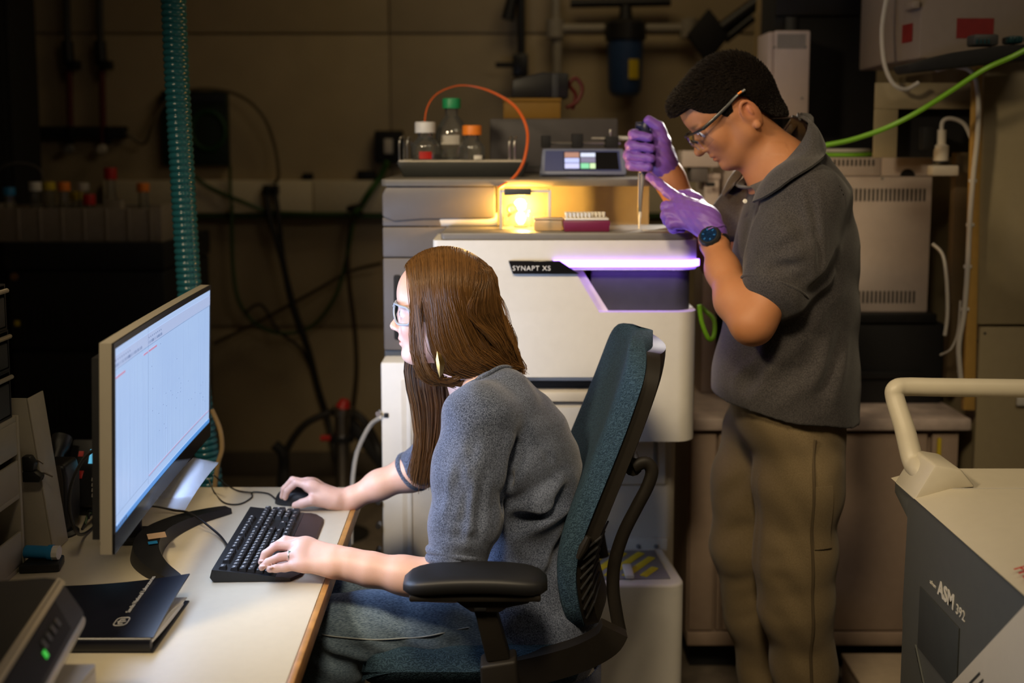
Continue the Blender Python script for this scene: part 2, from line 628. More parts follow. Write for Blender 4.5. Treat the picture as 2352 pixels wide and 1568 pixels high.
# light bar and name plate
bz1, bz0 = zz(597), zz(613)
lx0, lx1 = P(1270, 605, IY).x, P(1612, 605, IY).x
bar = [(lx0, IY - 0.008), (lx0, IY + 0.004)] + [(lx1 - 0.05, IY + 0.004)] + arc(lx1 - 0.05, IY + 0.048, 0.044, 270, 345, 6)
bar += list(reversed(arc(lx1 - 0.05, IY + 0.044, 0.052, 270, 345, 6)))
obj('light_bar', MB().prism(bar, (0, 0, bz0), EX, EY, EZ, bz1 - bz0, 0.002), M_led, t, label='glowing violet light bar')
a, b, c, d = P(1168, 598, IY), P(1285, 598, IY), P(1330, 628, IY), P(1178, 628, IY)
np_ = obj('name_plate', MB().prism([(a.x, a.z), (b.x, b.z), (c.x, c.z), (d.x, d.z)], (0, IY - 0.010, 0), EX, EZ, EY, 0.012, 0.001), M_gloss, t)
a = P(1177, 620, IY)
text('lettering', 'SYNAPT XS', 0.0165, (a.x, IY - 0.0105, a.z), EX, EZ, M_print, np_, space=1.12)
for px in (1342, 1550):
    a = P(px, 617, IY)
    obj('bar_clip', MB().lathe([(0.0045, -0.012), (0.006, 0), (0.004, 0.004)], Matrix.Translation((a.x, IY + 0.015, a.z)) @ Matrix.Rotation(R(90), 4, 'X'), 12), M_white, t)
# violet light that the bar throws down on the recess
lamp('light_bar_glow', 'AREA', ((xs1 + hx1) / 2, IY + 0.010, rz1 - 0.0015), ((xs1 + hx1) / 2, IY + 0.012, 0), 0.18, (0.30, 0.12, 1.0),
     shape='RECTANGLE', size=hx1 - xs1 - 0.05, size_y=0.018)
# deck
dx0 = P(1012, 545, IY).x
obj('deck', MB().prism(plan(dx0, hx1 - 0.008, IY + 0.004, yb2, 0.01, 0.05), (0, 0, hz1), EX, EY, EZ, 0.018, 0.004), M_deck, t)
DK = hz1 + 0.018
# tower behind: niche, shelf slab
ty = 2.80
tx0, tx1 = P(878, 430, ty).x, P(1520, 430, ty).x
ts1, ts0 = P(1000, 411, ty).z, P(1000, 427, ty).z
obj('top_slab', MB().prism(plan(tx0 - 0.002, tx1, ty - 0.02, 3.55, 0.02, 0.03), (0, 0, ts0), EX, EY, EZ, ts1 - ts0, 0.003), M_slab, t)
TS = ts1
M_niche = mat('niche_panel', (0.55, 0.48, 0.38), 0.5, var=0.03)
obj('niche_back', MB().box((P(1140, 480, ty).x, 2.98, hz1 - 0.1), (tx1 - 0.01, 3.04, ts0)), M_niche, t)
obj('niche_floor', MB().box((P(1140, 480, ty).x, yb2 - 0.01, hz1 - 0.03), (tx1 - 0.01, 2.98, hz1 + 0.004)), M_deck, t)
# left column modules, top to bottom
mx1 = P(1138, 470, ty).x
zt = lambda py: P(900, py, ty).z
obj('upper_module', MB().prism([(tx0, zt(497)), (tx0 + 0.03, zt(508)), (tx0 + 0.10, zt(503)), (mx1, zt(500)), (mx1, ts0), (tx0 + 0.012, ts0), (tx0, ts0 - 0.02)], (0, ty - 0.012, 0), EX, EZ, EY, 0.5, 0.006), M_greige, t)
obj('module_foot', MB().box((tx0, ty - 0.004, zt(519)), (tx0 + 0.15, 3.4, zt(499)), 0.003), M_greige, t)
obj('lamp_bolster', MB().tube([V((P(985, 512, ty).x, ty + 0.015, zt(506))), V((P(1142, 512, ty).x, ty + 0.015, zt(506)))], 0.019, 20), M_white, t)
obj('column_panel', MB().box((tx0, ty - 0.006, zt(590)), (hx0 + 0.02, 3.4, zt(521)), 0.004), M_greige, t)
hp = obj('column_panel', MB().box((tx0, ty - 0.006, zt(803)), (hx0 + 0.02, 3.4, zt(592)), 0.004), M_greige, t)
a = P(912, 700, ty)
obj('grip_recess', MB().box((a.x - 0.010, ty - 0.009, zt(782)), (a.x + 0.014, ty + 0.01, zt(628)), 0.009, 4), M_blackmatte, hp, label='black recessed grip')
obj('column_band', MB().box((tx0, ty + 0.004, zt(830)), (hx0 + 0.02, 3.4, zt(804)), 0.003), M_dgrey, t)
# white lower cabinet on the left
ly = 2.72
cx0, cx1 = P(875, 900, ly).x, P(1300, 900, ly).x
cz1 = P(880, 832, ly).z
obj('lower_cabinet', MB().box((cx0, ly, 0.06), (cx1, 3.4, cz1), 0.006), M_white, t)
obj('cabinet_door', MB().box((P(922, 900, ly).x, ly - 0.008, 0.10), (cx1, ly + 0.002, P(922, 872, ly).z), 0.003), M_cream, t)
obj('door_rib', MB().box((P(934, 900, ly).x, ly - 0.012, 0.12), (P(945, 900, ly).x, ly - 0.004, P(922, 885, ly).z), 0.003), M_white, t)
for py in (948, 1150, 1205, 1262):
    a = P(877, py, ly)
    obj('hinge_pin', MB().tube([a + V((-0.008, 0.01, 0)), a + V((-0.008, -0.012, 0))], 0.007, 10), M_steel, t)
a = P(887, 953, ly)
obj('door_lock', MB().box((a.x - 0.006, ly - 0.004, a.z - 0.006), (a.x + 0.006, ly + 0.002, a.z + 0.006), 0.002), M_black, t)
# stand column and base on the right
sy = 2.76
qx0, qx1 = P(1330, 1100, sy).x, P(1553, 1100, sy).x
obj('stand_column', MB().prism(plan(qx0, qx1, sy, 3.3, 0.02, 0.03), (0, 0, 0.05), EX, EY, EZ, hz0 - 0.05), M_cream, t)
a, b = P(1395, 1020, sy), P(1530, 1112, sy)
obj('column_hatch', MB().box((a.x, sy - 0.008, b.z), (b.x, sy + 0.004, hz0 - 0.005), 0.006, 3), M_cream, t)
obj('hatch_groove', MB().box((P(1500, 1020, sy).x, sy - 0.011, P(1500, 1080, sy).z), (P(1510, 1020, sy).x, sy - 0.006, hz0 - 0.006), 0.002), M_grey, t)
a, b = P(1438, 1232, sy), P(1532, 1262, sy)
obj('vent_box', MB().box((a.x, sy - 0.015, b.z - 0.02), (b.x, sy + 0.004, a.z), 0.004), M_cream, t)
for px in (1466, 1507):
    c = P(px, 1254, sy - 0.015)
    obj('screw', MB().lathe([(0.006, 0), (0.006, 0.003), (0.003, 0.004)], Matrix.Translation((c.x, sy - 0.015, c.z)) @ Matrix.Rotation(R(90), 4, 'X'), 12), M_grey, t)
# base tray with hazard stripes
fz = P(1480, 1343, 2.5).z
f0, f1 = P(1290, 1340, 2.5).x, P(1574, 1335, 2.5).x
pl = [(f0, 2.74)] + [(f0, 2.5)] + arc(f1 - 0.035, 2.535, 0.035, 270, 360, 6) + [(f1 - 0.02, 2.74)]
obj('base_unit', MB().prism(pl, (0, 0, 0.03), EX, EY, EZ, fz - 0.03, 0.008, 3), M_white, t)
M_haz = mat('hazard_yellow', (0.75, 0.58, 0.02), 0.5, var=0.04)
M_step = mat('step_grey', (0.25, 0.24, 0.27), 0.6, var=0.05)
pad = obj('step_pad', MB().prism([(f0 + 0.02, 2.525), (f1 - 0.03, 2.535), (f1 - 0.045, 2.715), (f0 + 0.02, 2.715)], (0, 0, fz), EX, EY, EZ, 0.003, 0.001), M_step, t)
for i in range(7):
    x = f0 - 0.02 + i * 0.044
    x_in = lambda v: min(max(v, f0 + 0.03), f1 - 0.05)
    q = [(x + s * 0.10, 2.545 + s * 0.15) for s in (0.0, 1.0)]
    aa, bb = V((q[0][0], q[0][1], fz + 0.004)), V((q[1][0], q[1][1], fz + 0.004))
    # trim the stripe to the pad
    n0 = 0.0
    while (aa + (bb - aa) * n0).x < f0 + 0.03 and n0 < 1:
        n0 += 0.05
    n1 = 1.0
    while (aa + (bb - aa) * n1).x > f1 - 0.055 and n1 > 0:
        n1 -= 0.05
    if n1 - n0 > 0.15:
        obj('hazard_stripe', MB().tube([aa + (bb - aa) * n0, aa + (bb - aa) * n1], 0.0105, 8, True, 0.15, up=(1, -0.6, 0)), M_haz, pad)
a = P(1448, 1325, 2.52)
obj('latch', MB().box((a.x - 0.012, 2.525, fz + 0.004), (a.x + 0.010, 2.60, fz + 0.014), 0.003), M_white, t)

# amber lamp in the niche
M_amber = mat('amber_bulb', (1, 0.7, 0.2), 0.4, var=0, emit=(1.0, 0.62, 0.16), estr=14)
la = V((P(1196, 497, 2.76).x, 2.765, DK + 0.022))
tl = thing('amber_lamp', 'small amber lamp glowing in the instrument niche', 'lamp', (la.x, la.y, DK))
obj('lamp_base', MB().lathe([(0.018, 0.0), (0.018, 0.006), (0.008, 0.008)], Matrix.Translation((la.x, la.y, DK)), 16), M_dgrey, tl)
obj('bulb', MB().lathe([(0.006, 0.008), (0.012, 0.016), (0.014, 0.026), (0.010, 0.036), (0.002, 0.041)], Matrix.Translation((la.x, la.y, DK)), 16), M_amber, tl)
lamp('amber_lamp_light', 'POINT', (la.x, la.y - 0.002, la.z + 0.03), None, 9.0, (1.0, 0.50, 0.09), shadow_soft_size=0.016)

# things on the deck -----------------------------------------------------------
# clear acrylic box round the lamp
a, b = P(1150, 528, 2.72), P(1262, 436, 2.72)
t = thing('acrylic_box', 'clear acrylic box lit amber beside the lamp', 'box', ((a.x + b.x) / 2, 2.76, DK))
y1, y2, zb, zt2 = 2.715, 2.82, DK, b.z
mb = MB().box((a.x, y1, zb), (b.x, y1 + 0.003, zt2)).box((a.x, y2, zb), (b.x, y2 + 0.003, zt2))
mb.box((a.x, y1, zb), (a.x + 0.003, y2, zt2)).box((b.x - 0.003, y1, zb), (b.x, y2, zt2))
obj('walls', mb, M_glass, t)
for x in (a.x, b.x):
    obj('corner_strip', MB().box((x - 0.003, y1 - 0.003, zb), (x + 0.004, y1 + 0.003, zt2), 0.001), M_white, t)
obj('rim', MB().box((a.x, y1 - 0.003, zt2 - 0.006), (b.x, y1 + 0.003, zt2), 0.001), M_white, t)
c, d = P(1158, 448, 2.71), P(1220, 433, 2.71)
obj('clip_bar', MB().box((c.x, 2.703, c.z), (d.x, 2.7115, d.z), 0.002), M_dgrey, t)
c = P(1176, 480, 2.745)
g = single('green_ring', MB().tube([c + V((0.011 * math.cos(k * math.pi / 8), 0, 0.011 * math.sin(k * math.pi / 8))) for k in range(17)], 0.0035, 8), M_green_cable, 'small green ring standing inside the amber lit acrylic box', 'ring')
g2 = single('tube_clip', MB().tube([c + V((-0.012, 0.0, -0.018)), c + V((0.016, 0, -0.002))], 0.004, 8), M_dkgreen, 'dark green clip below the green ring in the acrylic box', 'clip')
for i, (px, h) in enumerate(((1162, 0.03), (1214, 0.045), (1232, 0.028))):
    c = P(px, 520, 2.79)
    single('vial', MB().lathe([(0.007, 0), (0.008, 0.002), (0.008, h * 0.7), (0.005, h * 0.8), (0.006, h)], Matrix.Translation((c.x, 2.79, DK)), 14), M_glass,
           ('small glass vial left of the amber lamp', 'tall glass vial right of the amber lamp', 'short glass vial near the right wall of the acrylic box')[i], 'vial')
# low clear tray and purple tip rack
a, b = P(1227, 528, 2.66), P(1292, 500, 2.66)
t = thing('sample_tray', 'low frosted tray between the acrylic box and the purple rack', 'tray', ((a.x + b.x) / 2, 2.70, DK))
M_frost = mat('frosted_plastic', (0.65, 0.55, 0.42), 0.3, var=0.02, trans=0.5)
obj('body', MB().box((a.x, 2.66, DK), (b.x, 2.70, DK + 0.026), 0.004), M_frost, t)
obj('lid', MB().box((a.x - 0.002, 2.658, DK + 0.0265), (b.x + 0.002, 2.702, DK + 0.032), 0.002), M_frost, t)
a, b = P(1293, 530, 2.64), P(1402, 505, 2.64)
t = thing('tip_rack', 'plum coloured tip rack with white tips on the deck', 'rack', ((a.x + b.x) / 2, 2.67, DK))
M_plum = mat('plum_plastic', (0.16, 0.015, 0.06), 0.4, var=0.05)
obj('body', MB().prism([(a.x + 0.003, DK), (b.x - 0.003, DK), (b.x, DK + 0.027), (a.x, DK + 0.027)], (0, 2.632, 0), EX, EZ, EY, 0.075, 0.003), M_plum, t)
obj('tip_tray', MB().box((a.x + 0.004, 2.636, DK + 0.0275), (b.x - 0.004, 2.703, DK + 0.033), 0.002), M_white, t)
tipm = MB().lathe([(0.0015, 0), (0.0042, 0.008), (0.0042, 0.014), (0.003, 0.014)], None, 8).mesh('tip', M_white)
for i in range(11):
    for j in range(4):
        if i > 6 and j < 2:
            continue
        o = link('tip', tipm, t, Matrix.Translation((a.x + 0.010 + i * 0.0092, 2.645 + j * 0.016, DK + 0.031)))
# clear petri-like dish under the pipette
c = P(1515, 527, 2.68)
c.z = DK
single('glass_slide', MB().box((c.x - 0.045, 2.655, DK), (c.x + 0.03, 2.68, DK + 0.0015)), mat('slide_glass', (0.8, 0.8, 0.78), 0.1, var=0.0, trans=0.4), 'clear glass slide lying on the deck beneath the pipette', 'slide')

# things on the top slab --------------------------------------------------------
# bottle tray
ty2 = 2.97
a, b = P(910, 403, ty2), P(1216, 372, ty2)
t = thing('bottle_tray', 'black shallow tray holding three reagent bottles on the instrument', 'tray', ((a.x + b.x) / 2, 3.06, TS))
M_tray = mat('tray_plastic', (0.013, 0.015, 0.015), 0.55, var=0.08)
obj('pan', MB().prism([(a.x + 0.02, TS), (b.x - 0.02, TS), (b.x, b.z), (a.x, b.z)], (0, ty2, 0), EX, EZ, EY, 0.20, 0.004), M_tray, t)
obj('tray_floor', MB().box((a.x + 0.006, ty2 + 0.006, b.z), (b.x - 0.02, ty2 + 0.19, b.z + 0.004), 0.001), M_cream, t)
BT = b.z + 0.004
for px in (917, 935, 1170, 1182):
    c = P(px, 370, ty2 + 0.02)
    top = P(px, 315, ty2 + 0.02).z
    obj('rail', MB().tube(smooth_path([(c.x, ty2 + 0.03, BT), (c.x, ty2 + 0.03, top - 0.01), (c.x + 0.004, ty2 + 0.06, top), (c.x + 0.004, ty2 + 0.12, top), (c.x, ty2 + 0.16, top - 0.01), (c.x, ty2 + 0.16, BT)], 5), 0.003, 8), M_steel, t)


def bottle(name, label, px0, px1, pyc0, pyc1, capm, yy, base, r, lab=None):
    """reagent bottle: cap between the pixel rows pyc0..pyc1, body down to base"""
    c = P((px0 + px1) / 2, pyc0, yy)
    zc1, zc0 = c.z, P(px0, pyc1, yy).z
    rc = (px1 - px0) / 2 * SC(yy)
    t_ = thing(name, label, 'bottle', (c.x, yy, base))
    M = Matrix.Translation((c.x, yy, base))
    h = zc0 - base
    rn = rc * 0.72
    hs = h * 0.50
    prof = [(r * 0.9, 0), (r, 0.004), (r, hs), (r * 0.93, hs + h * 0.10), (r * 0.7, hs + h * 0.24), (rn, hs + h * 0.36), (rn, h)]
    obj('glass_body', MB().lathe(prof, M, 28), M_glass, t_)
    obj('liquid', MB().lathe([(r * 0.86, 0.004), (r * 0.93, 0.007), (r * 0.93, h * 0.22), (0.001, h * 0.221)], M, 24), M_glass, t_)
    cp = obj('cap', MB().lathe([(rc, h), (rc, zc1 - base - 0.003), (rc * 0.94, zc1 - base)], M, 24), capm, t_)
    if lab:
        mcol, f0_, f1_, a0, a1 = lab
        g_ = MB().grid(lambda u, v: M @ V(((r + 0.0008) * math.cos(R(a0 + (a1 - a0) * u)), (r + 0.0008) * math.sin(R(a0 + (a1 - a0) * u)), h * (f0_ + (f1_ - f0_) * v))), 8, 1, 0.0004)
        obj('paper_label', g_, mcol, t_)
    return t_


M_label = mat('label_paper', (0.5, 0.47, 0.42), 0.8, var=0.03)
bottle('reagent_bottle', 'glass reagent bottle with white cap and red label', 953, 1000, 280, 305, M_white, 3.03, BT, 0.040, (M_red, 0.05, 0.32, 250, 300))
bottle('reagent_bottle', 'tall glass reagent bottle with a green cap', 1016, 1058, 226, 249, M_greencap, 3.10, BT, 0.047, (M_label, 0.30, 0.48, 235, 300))
bottle('reagent_bottle', 'small glass reagent bottle with an orange cap', 1062, 1106, 288, 310, M_orange, 3.03, BT, 0.036, (M_paper, 0.04, 0.20, 280, 320))
# orange tubing loop from the white cap into the niche
pts = [(1145, 432), (1180, 408), (1203, 370), (1212, 315), (1203, 275), (1178, 240), (1138, 215), (1095, 200), (1050, 197), (1005, 215), (982, 245), (975, 282)]
yl = [2.775, 2.80, 2.90, 2.99, 3.02, 3.05, 3.07, 3.09, 3.09, 3.07, 3.05, 3.03]
tp_ = smooth_path([P(x, y, q) for (x, y), q in zip(pts, yl)], 8)
single('orange_tubing', MB().tube(tp_, [0.0042 - 0.0022 * min(1, max(0, (i - 40) / 20)) for i in range(len(tp_))], 8), mat('orange_tube', (0.75, 0.13, 0.02), 0.4, var=0.02), 'thin orange tube looping over the bottle tray', 'tubing')

# syringe pump
py_ = 2.98
a, b = P(1240, 408, py_), P(1440, 336, py_)
t = thing('syringe_pump', 'blue grey syringe pump with a small colour screen', 'pump', ((a.x + b.x) / 2, 3.06, TS))
M_pump = mat('pump_shell', (0.17, 0.20, 0.32), 0.4, var=0.03)
M_pumpb = mat('pump_face_blue', (0.028, 0.045, 0.20), 0.4, var=0.03)
lean = 0.03
H = b.z - TS - 0.006
ux, uz = EX, V((0, lean, H)).normalized()
un = ux.cross(uz)
o0 = V((a.x, py_, TS + 0.006))
W = b.x - a.x
obj('shell', MB().prism([(0.004, 0), (W - 0.004, 0), (W, 0.006), (W - 0.008, H), (0.008, H), (0, 0.006)], o0, ux, uz, -un, 0.12, 0.004), M_pump, t)
for x in (0.015, W - 0.015):
    obj('foot', MB().lathe([(0.006, 0), (0.006, 0.006)], Matrix.Translation((a.x + x, py_ + 0.03, TS)), 12), M_black, t)
fc = obj('front_panel', MB().prism([(0.012, 0.010), (W - 0.014, 0.010), (W - 0.018, H - 0.008), (0.016, H - 0.008)], o0 + un * 0.002, ux, uz, -un, 0.003), M_pumpb, t)
scr = obj('display_glass', MB().prism([(0.065, 0.014), (W - 0.02, 0.014), (W - 0.024, H - 0.012), (0.065, H - 0.012)], o0 + un * 0.003, ux, uz, -un, 0.002), M_gloss, t)
tiles = [((0.068, 0.052), (0.108, 0.068), (0.45, 0.22, 0.16)), ((0.112, 0.054), (0.152, 0.066), (0.75, 0.8, 1.0)), ((0.068, 0.036), (0.108, 0.050), (0.55, 0.6, 1.0)),
         ((0.112, 0.036), (0.152, 0.052), (0.22, 0.2, 0.3)), ((0.068, 0.018), (0.108, 0.034), (0.65, 0.65, 1.0)), ((0.112, 0.018), (0.135, 0.034), (0.25, 0.75, 0.4)), ((0.137, 0.018), (0.152, 0.034), (0.7, 0.95, 0.5))]
for i, ((x0, z0), (x1, z1), cc) in enumerate(tiles):
    k = H / 0.082
    m_ = mat('screen_tile_%d' % i, (0.02, 0.02, 0.02), 0.5, var=0, emit=cc, estr=1.1)
    obj('screen_tile', MB().prism([(x0, z0 * k), (x1, z0 * k), (x1, z1 * k), (x0, z1 * k)], o0 + un * 0.0036, ux, uz, -un, 0.0006), m_, scr)
tz = TS + 0.006 + H
for px, w_, h_ in ((1254, 0.026, 0.03), (1326, 0.030, 0.035), (1405, 0.036, 0.028)):
    c = P(px, 320, 3.02)
    obj('syringe_clamp', MB().box((c.x - w_ / 2, 3.0, tz - 0.004), (c.x + w_ / 2, 3.05, tz + h_), 0.003), M_blackmatte, t)
obj('drive_rod', MB().tube([V((P(1245, 328, 3.03).x, 3.03, tz + 0.008)), V((P(1425, 328, 3.03).x, 3.03, tz + 0.008))], 0.004, 10), M_steel, t)
c = P(1402, 300, 3.025)
obj('clamp_screw', MB().lathe([(0.004, 0), (0.005, 0.012), (0.004, 0.02)], Matrix.Translation((c.x, 3.025, tz + 0.026)), 12), M_steel, t)
c0, c1 = P(1400, 318, 3.02), P(1452, 318, 3.02)
t = thing('syringe', 'glass syringe clamped on top of the pump', 'syringe', c0)
obj('barrel', MB().tube([V((c0.x, 3.02, tz + 0.022)), V((c1.x, 3.02, tz + 0.022))], 0.006, 14), mat('syringe_glass', (0.75, 0.75, 0.7), 0.1, var=0, trans=0.3), t)
obj('plunger', MB().tube([V((c0.x - 0.05, 3.02, tz + 0.022)), V((c0.x, 3.02, tz + 0.022))], 0.0025, 8), M_steel, t)

# grey electronics case at the back of the slab, with two boxes on it
gy = 3.30
a, b = P(1125, 400, gy), P(1420, 272, gy)
t = thing('electronics_case', 'plain grey electronics case behind the bottles and the pump', 'case', ((a.x + b.x) / 2, 3.4, TS))
obj('shell', MB().box((a.x, gy, TS), (b.x, 3.53, b.z), 0.006), mat('violet_grey', (0.075, 0.068, 0.074), 0.5, var=0.04), t)
obj('front_seam', MB().box((a.x + 0.01, gy - 0.003, TS + 0.02), (b.x - 0.01, gy, TS + 0.024)), M_dgrey, t)
gz = b.z
a, b = P(1156, 270, 3.34), P(1288, 225, 3.34)
t = thing('yellow_box', 'flat ochre yellow box on the grey case', 'box', ((a.x + b.x) / 2, 3.4, gz))
obj('body', MB().box((a.x, 3.34, gz), (b.x, 3.47, b.z - 0.012), 0.003), mat('ochre_card', (0.30, 0.16, 0.02), 0.6, var=0.05), t)
obj('lid', MB().box((a.x - 0.002, 3.338, b.z - 0.0115), (b.x + 0.002, 3.472, b.z), 0.003), mat('ochre_card_lid', (0.30, 0.16, 0.02), 0.6, var=0.05), t)
yz = b.z
a, b = P(1174, 225, 3.36), P(1306, 165, 3.36)
t = thing('black_transformer', 'black block with a sloping top lying on the yellow box', 'transformer', ((a.x + b.x) / 2, 3.42, yz))
obj('body', MB().prism([(a.x, yz), (b.x, yz), (b.x, b.z - 0.003), (b.x - 0.08, b.z), (a.x + 0.004, b.z - 0.022)], (0, 3.36, 0), EX, EZ, EY, 0.1, 0.006), M_black, t)
obj('strap', MB().box((b.x - 0.05, 3.355, yz + 0.001), (b.x - 0.03, 3.361, b.z - 0.006), 0.001), M_dgrey, t)
c = P(1300, 210, 3.38)
wire('red_coil', [c + V((0.0, 0, -0.05)), c + V((0.035, 0, -0.03)), c + V((0.05, 0, 0.01)), c + V((0.03, 0, 0.04)), c + V((0.01, 0, 0.02)), c + V((0.03, 0.01, -0.01)), c + V((0.02, 0.01, -0.055))], 0.006,
     mat('dark_red_cable', (0.12, 0.015, 0.01), 0.5), 'dark red cable coil hanging beside the black block', 'cable')
# ------------------------------------------------------------------ monitor
mn, mf = 1.70, 2.40
c_nt, c_nb = P(263, 798, mn), P(265, 1224, mn)
c_ft, c_fb = P(482, 668, mf), P(480, 968, mf)
mz1, mz0 = (c_nt.z + c_ft.z) / 2, (c_nb.z + c_fb.z) / 2
ux = V((((c_ft + c_fb) / 2 - (c_nt + c_nb) / 2).x, mf - mn, 0))
MW = ux.length
ux.normalize()
uz = V((((c_nt + c_ft) / 2 - (c_nb + c_fb) / 2).x, 0, mz1 - mz0))
MH = uz.length
uz.normalize()
un = ux.cross(uz).normalized()            # towards the user
uz = un.cross(ux).normalized()
mo = V(((c_nb.x), mn, mz0))
bow = lambda a: 0.004 * (2 * a / MW - 1) ** 2   # gentle curve, ends towards the user
MP = lambda a, b, n=0.0: mo + ux * a + uz * b + un * (n + bow(a) - 0.004)
t = thing('monitor', 'ultrawide computer monitor with a bright pale blue screen', 'monitor', (-0.78, 2.15, DZ))
# case: curved slab with thickness
bz_, bs, bt_, bb_ = 0.022, 0.008, 0.010, 0.034


def slab(a0, a1, b0, b1, n0, n1, m_, name, parent, bev=0.0, seg=24):
    mb_ = MB()
    vs_, fs = [], []
    for i in range(seg + 1):
        a_ = a0 + (a1 - a0) * i / seg
        for b_, n_ in ((b0, n0), (b1, n0), (b1, n1), (b0, n1)):
            vs_.append(MP(a_, b_, n_))
    for i in range(seg):
        for k in range(4):
            k2 = (k + 1) % 4
            fs.append([i * 4 + k, i * 4 + k2, (i + 1) * 4 + k2, (i + 1) * 4 + k])
    fs.append([0, 3, 2, 1])
    fs.append([seg * 4 + k for k in range(4)])
    mb_.add(vs_, fs)
    return obj(name, mb_, m_, parent)


slab(-bs, MW + bs, -bb_, MH + bt_, -0.022, -0.003, M_silver, 'case', t)
slab(0.02, MW - 0.02, -0.02, MH - 0.02, -0.042, -0.0225, M_black, 'back_cover', t)
slab(-bs, MW + bs, MH, MH + bt_, -0.0028, 0.001, M_black, 'bezel_top', t, seg=24)
slab(-bs, 0, 0.0, MH, -0.0028, 0.001, M_black, 'bezel_side', t, seg=2)
slab(MW, MW + bs, 0.0, MH, -0.0028, 0.001, M_black, 'bezel_side', t, seg=2)
slab(-bs, MW + bs, -bb_, -0.0, -0.0028, 0.0015, M_gloss, 'bezel_bottom', t)
M_screen = mat('lit_screen', (0.02, 0.02, 0.02), 0.25, var=0, emit=(0.36, 0.52, 0.86), estr=1.0)
nt, b_ = nodes_of(M_screen)
# faint backlight unevenness of the panel
nz = nt.nodes.new('ShaderNodeTexNoise')
nz.inputs['Scale'].default_value = 3.0
rm = nt.nodes.new('ShaderNodeValToRGB')
rm.color_ramp.elements[0].color = (0.33, 0.47, 0.76, 1)
rm.color_ramp.elements[1].color = (0.38, 0.53, 0.80, 1)
nt.links.new(nz.outputs['Fac'], rm.inputs['Fac'])
nt.links.new(rm.outputs['Color'], b_.inputs['Emission Color'])
b_.inputs['Emission Strength'].default_value = 1.05
sc_ = slab(0, MW, 0, MH, -0.0028, -0.0005, M_screen, 'screen', t)


def em(name, col, s=1.0):
    return mat(name, (0.02, 0.02, 0.02), 0.3, var=0, emit=col, estr=s)


E_bar, E_line, E_task, E_red, E_dk, E_ribbon = em('scr_bar', (0.40, 0.49, 0.74)), em('scr_line', (0.12, 0.19, 0.38)), em('scr_task', (0.08, 0.27, 0.66)), em('scr_red', (0.52, 0.24, 0.38)), em('scr_dark', (0.05, 0.08, 0.16)), em('scr_ribbon', (0.40, 0.54, 0.82))


def marks(name, rects, m_, n=0.0002):
    mb_ = MB()
    for a0, a1, b0, b1 in rects:
        k = max(1, int((a1 - a0) / 0.03))
        for i in range(k):
            q0, q1 = a0 + (a1 - a0) * i / k, a0 + (a1 - a0) * (i + 1) / k
            mb_.add([MP(q0, b0, n), MP(q1, b0, n), MP(q1, b1, n), MP(q0, b1, n)], [[0, 1, 2, 3]])
    return obj(name, mb_, m_, sc_)


# two program windows side by side: title bars, tool rows, axes, traces, task bar
sp = MW * 0.295
marks('title_bar', [(0, sp, MH - 0.011, MH), (sp + 0.001, MW, MH - 0.011, MH)], E_ribbon)
marks('tool_row', [(0, sp, MH - 0.034, MH - 0.012), (sp + 0.001, MW, MH - 0.034, MH - 0.012)], E_bar)
lines = [(sp - 0.0006, sp + 0.0006, 0.014, MH), (0, MW, MH - 0.0350, MH - 0.0343)]
for w0, w1 in ((0.002, sp - 0.01), (sp + 0.003, sp + 0.13)):
    x = w0
    while x < w1 - 0.03:
        lines.append((x, x + random.uniform(0.002, 0.006), MH - 0.031, MH - 0.026))
        x += random.uniform(0.006, 0.010)
    x = w0
    while x < w0 + 0.09:
        lines.append((x, x + 0.005, MH - 0.021, MH - 0.0185))
        x += 0.012
marks('tool_icons', lines, E_line, 0.0004)
for r_ in [(0.003, 0.06, MH - 0.050, MH - 0.0465), (sp + 0.003, sp + 0.06, MH - 0.046, MH - 0.0425), (sp * 0.85, sp - 0.002, MH - 0.046, MH - 0.043)]:
    marks('caption_line', [r_], E_red, 0.0004)
pk = []
for w0, w1 in ((0.02, sp - 0.01), (sp + 0.02, MW - 0.02)):
    for k in range(38):
        x = random.uniform(w0, w1)
        h = 0.03 + (MH * 0.8) * random.random() ** 1.6
        pk.append((x, x + 0.0005, 0.027, 0.027 + h))
E_trace = em('scr_trace', (0.27, 0.38, 0.64))
marks('trace_lines', pk, E_trace, 0.0003)
dots = []
for k in range(34):
    x = sp + 0.02 + random.random() * (MW - sp - 0.06)
    z = 0.03 + MH * 0.8 * (1 - (x - sp) / (MW - sp)) * random.random() + random.random() * 0.06
    dots.append((x, x + 0.004, z, z + 0.0012))
marks('peak_labels', dots, E_line, 0.0004)
marks('axis_lines', [(0.004, sp - 0.004, 0.0255, 0.0262), (sp + 0.004, MW - 0.004, 0.0255, 0.0262)], E_line, 0.0004)
marks('baseline', [(sp + 0.004, MW - 0.004, 0.0275, 0.0290)], E_red, 0.0004)
marks('task_bar', [(0, MW, 0, 0.009)], E_task, 0.0004)
marks('task_icons', [(0.004 + i * 0.011, 0.011 + i * 0.011, 0.0015, 0.0075) for i in range(6)], E_dk, 0.0006)
# added blue lamp at the panel, boosting what the screen gives the sitter
cpt = MP(MW / 2, MH / 2, 0.004)
lo_ = lamp('screen_boost_light', 'AREA', cpt, cpt + un, 7.0, (0.52, 0.67, 1.0), shape='RECTANGLE', size=MH * 0.96, size_y=MW * 0.96)
lo_.matrix_basis = Matrix(((uz.x, ux.x, -un.x, cpt.x), (uz.y, ux.y, -un.y, cpt.y), (uz.z, ux.z, -un.z, cpt.z), (0, 0, 0, 1)))
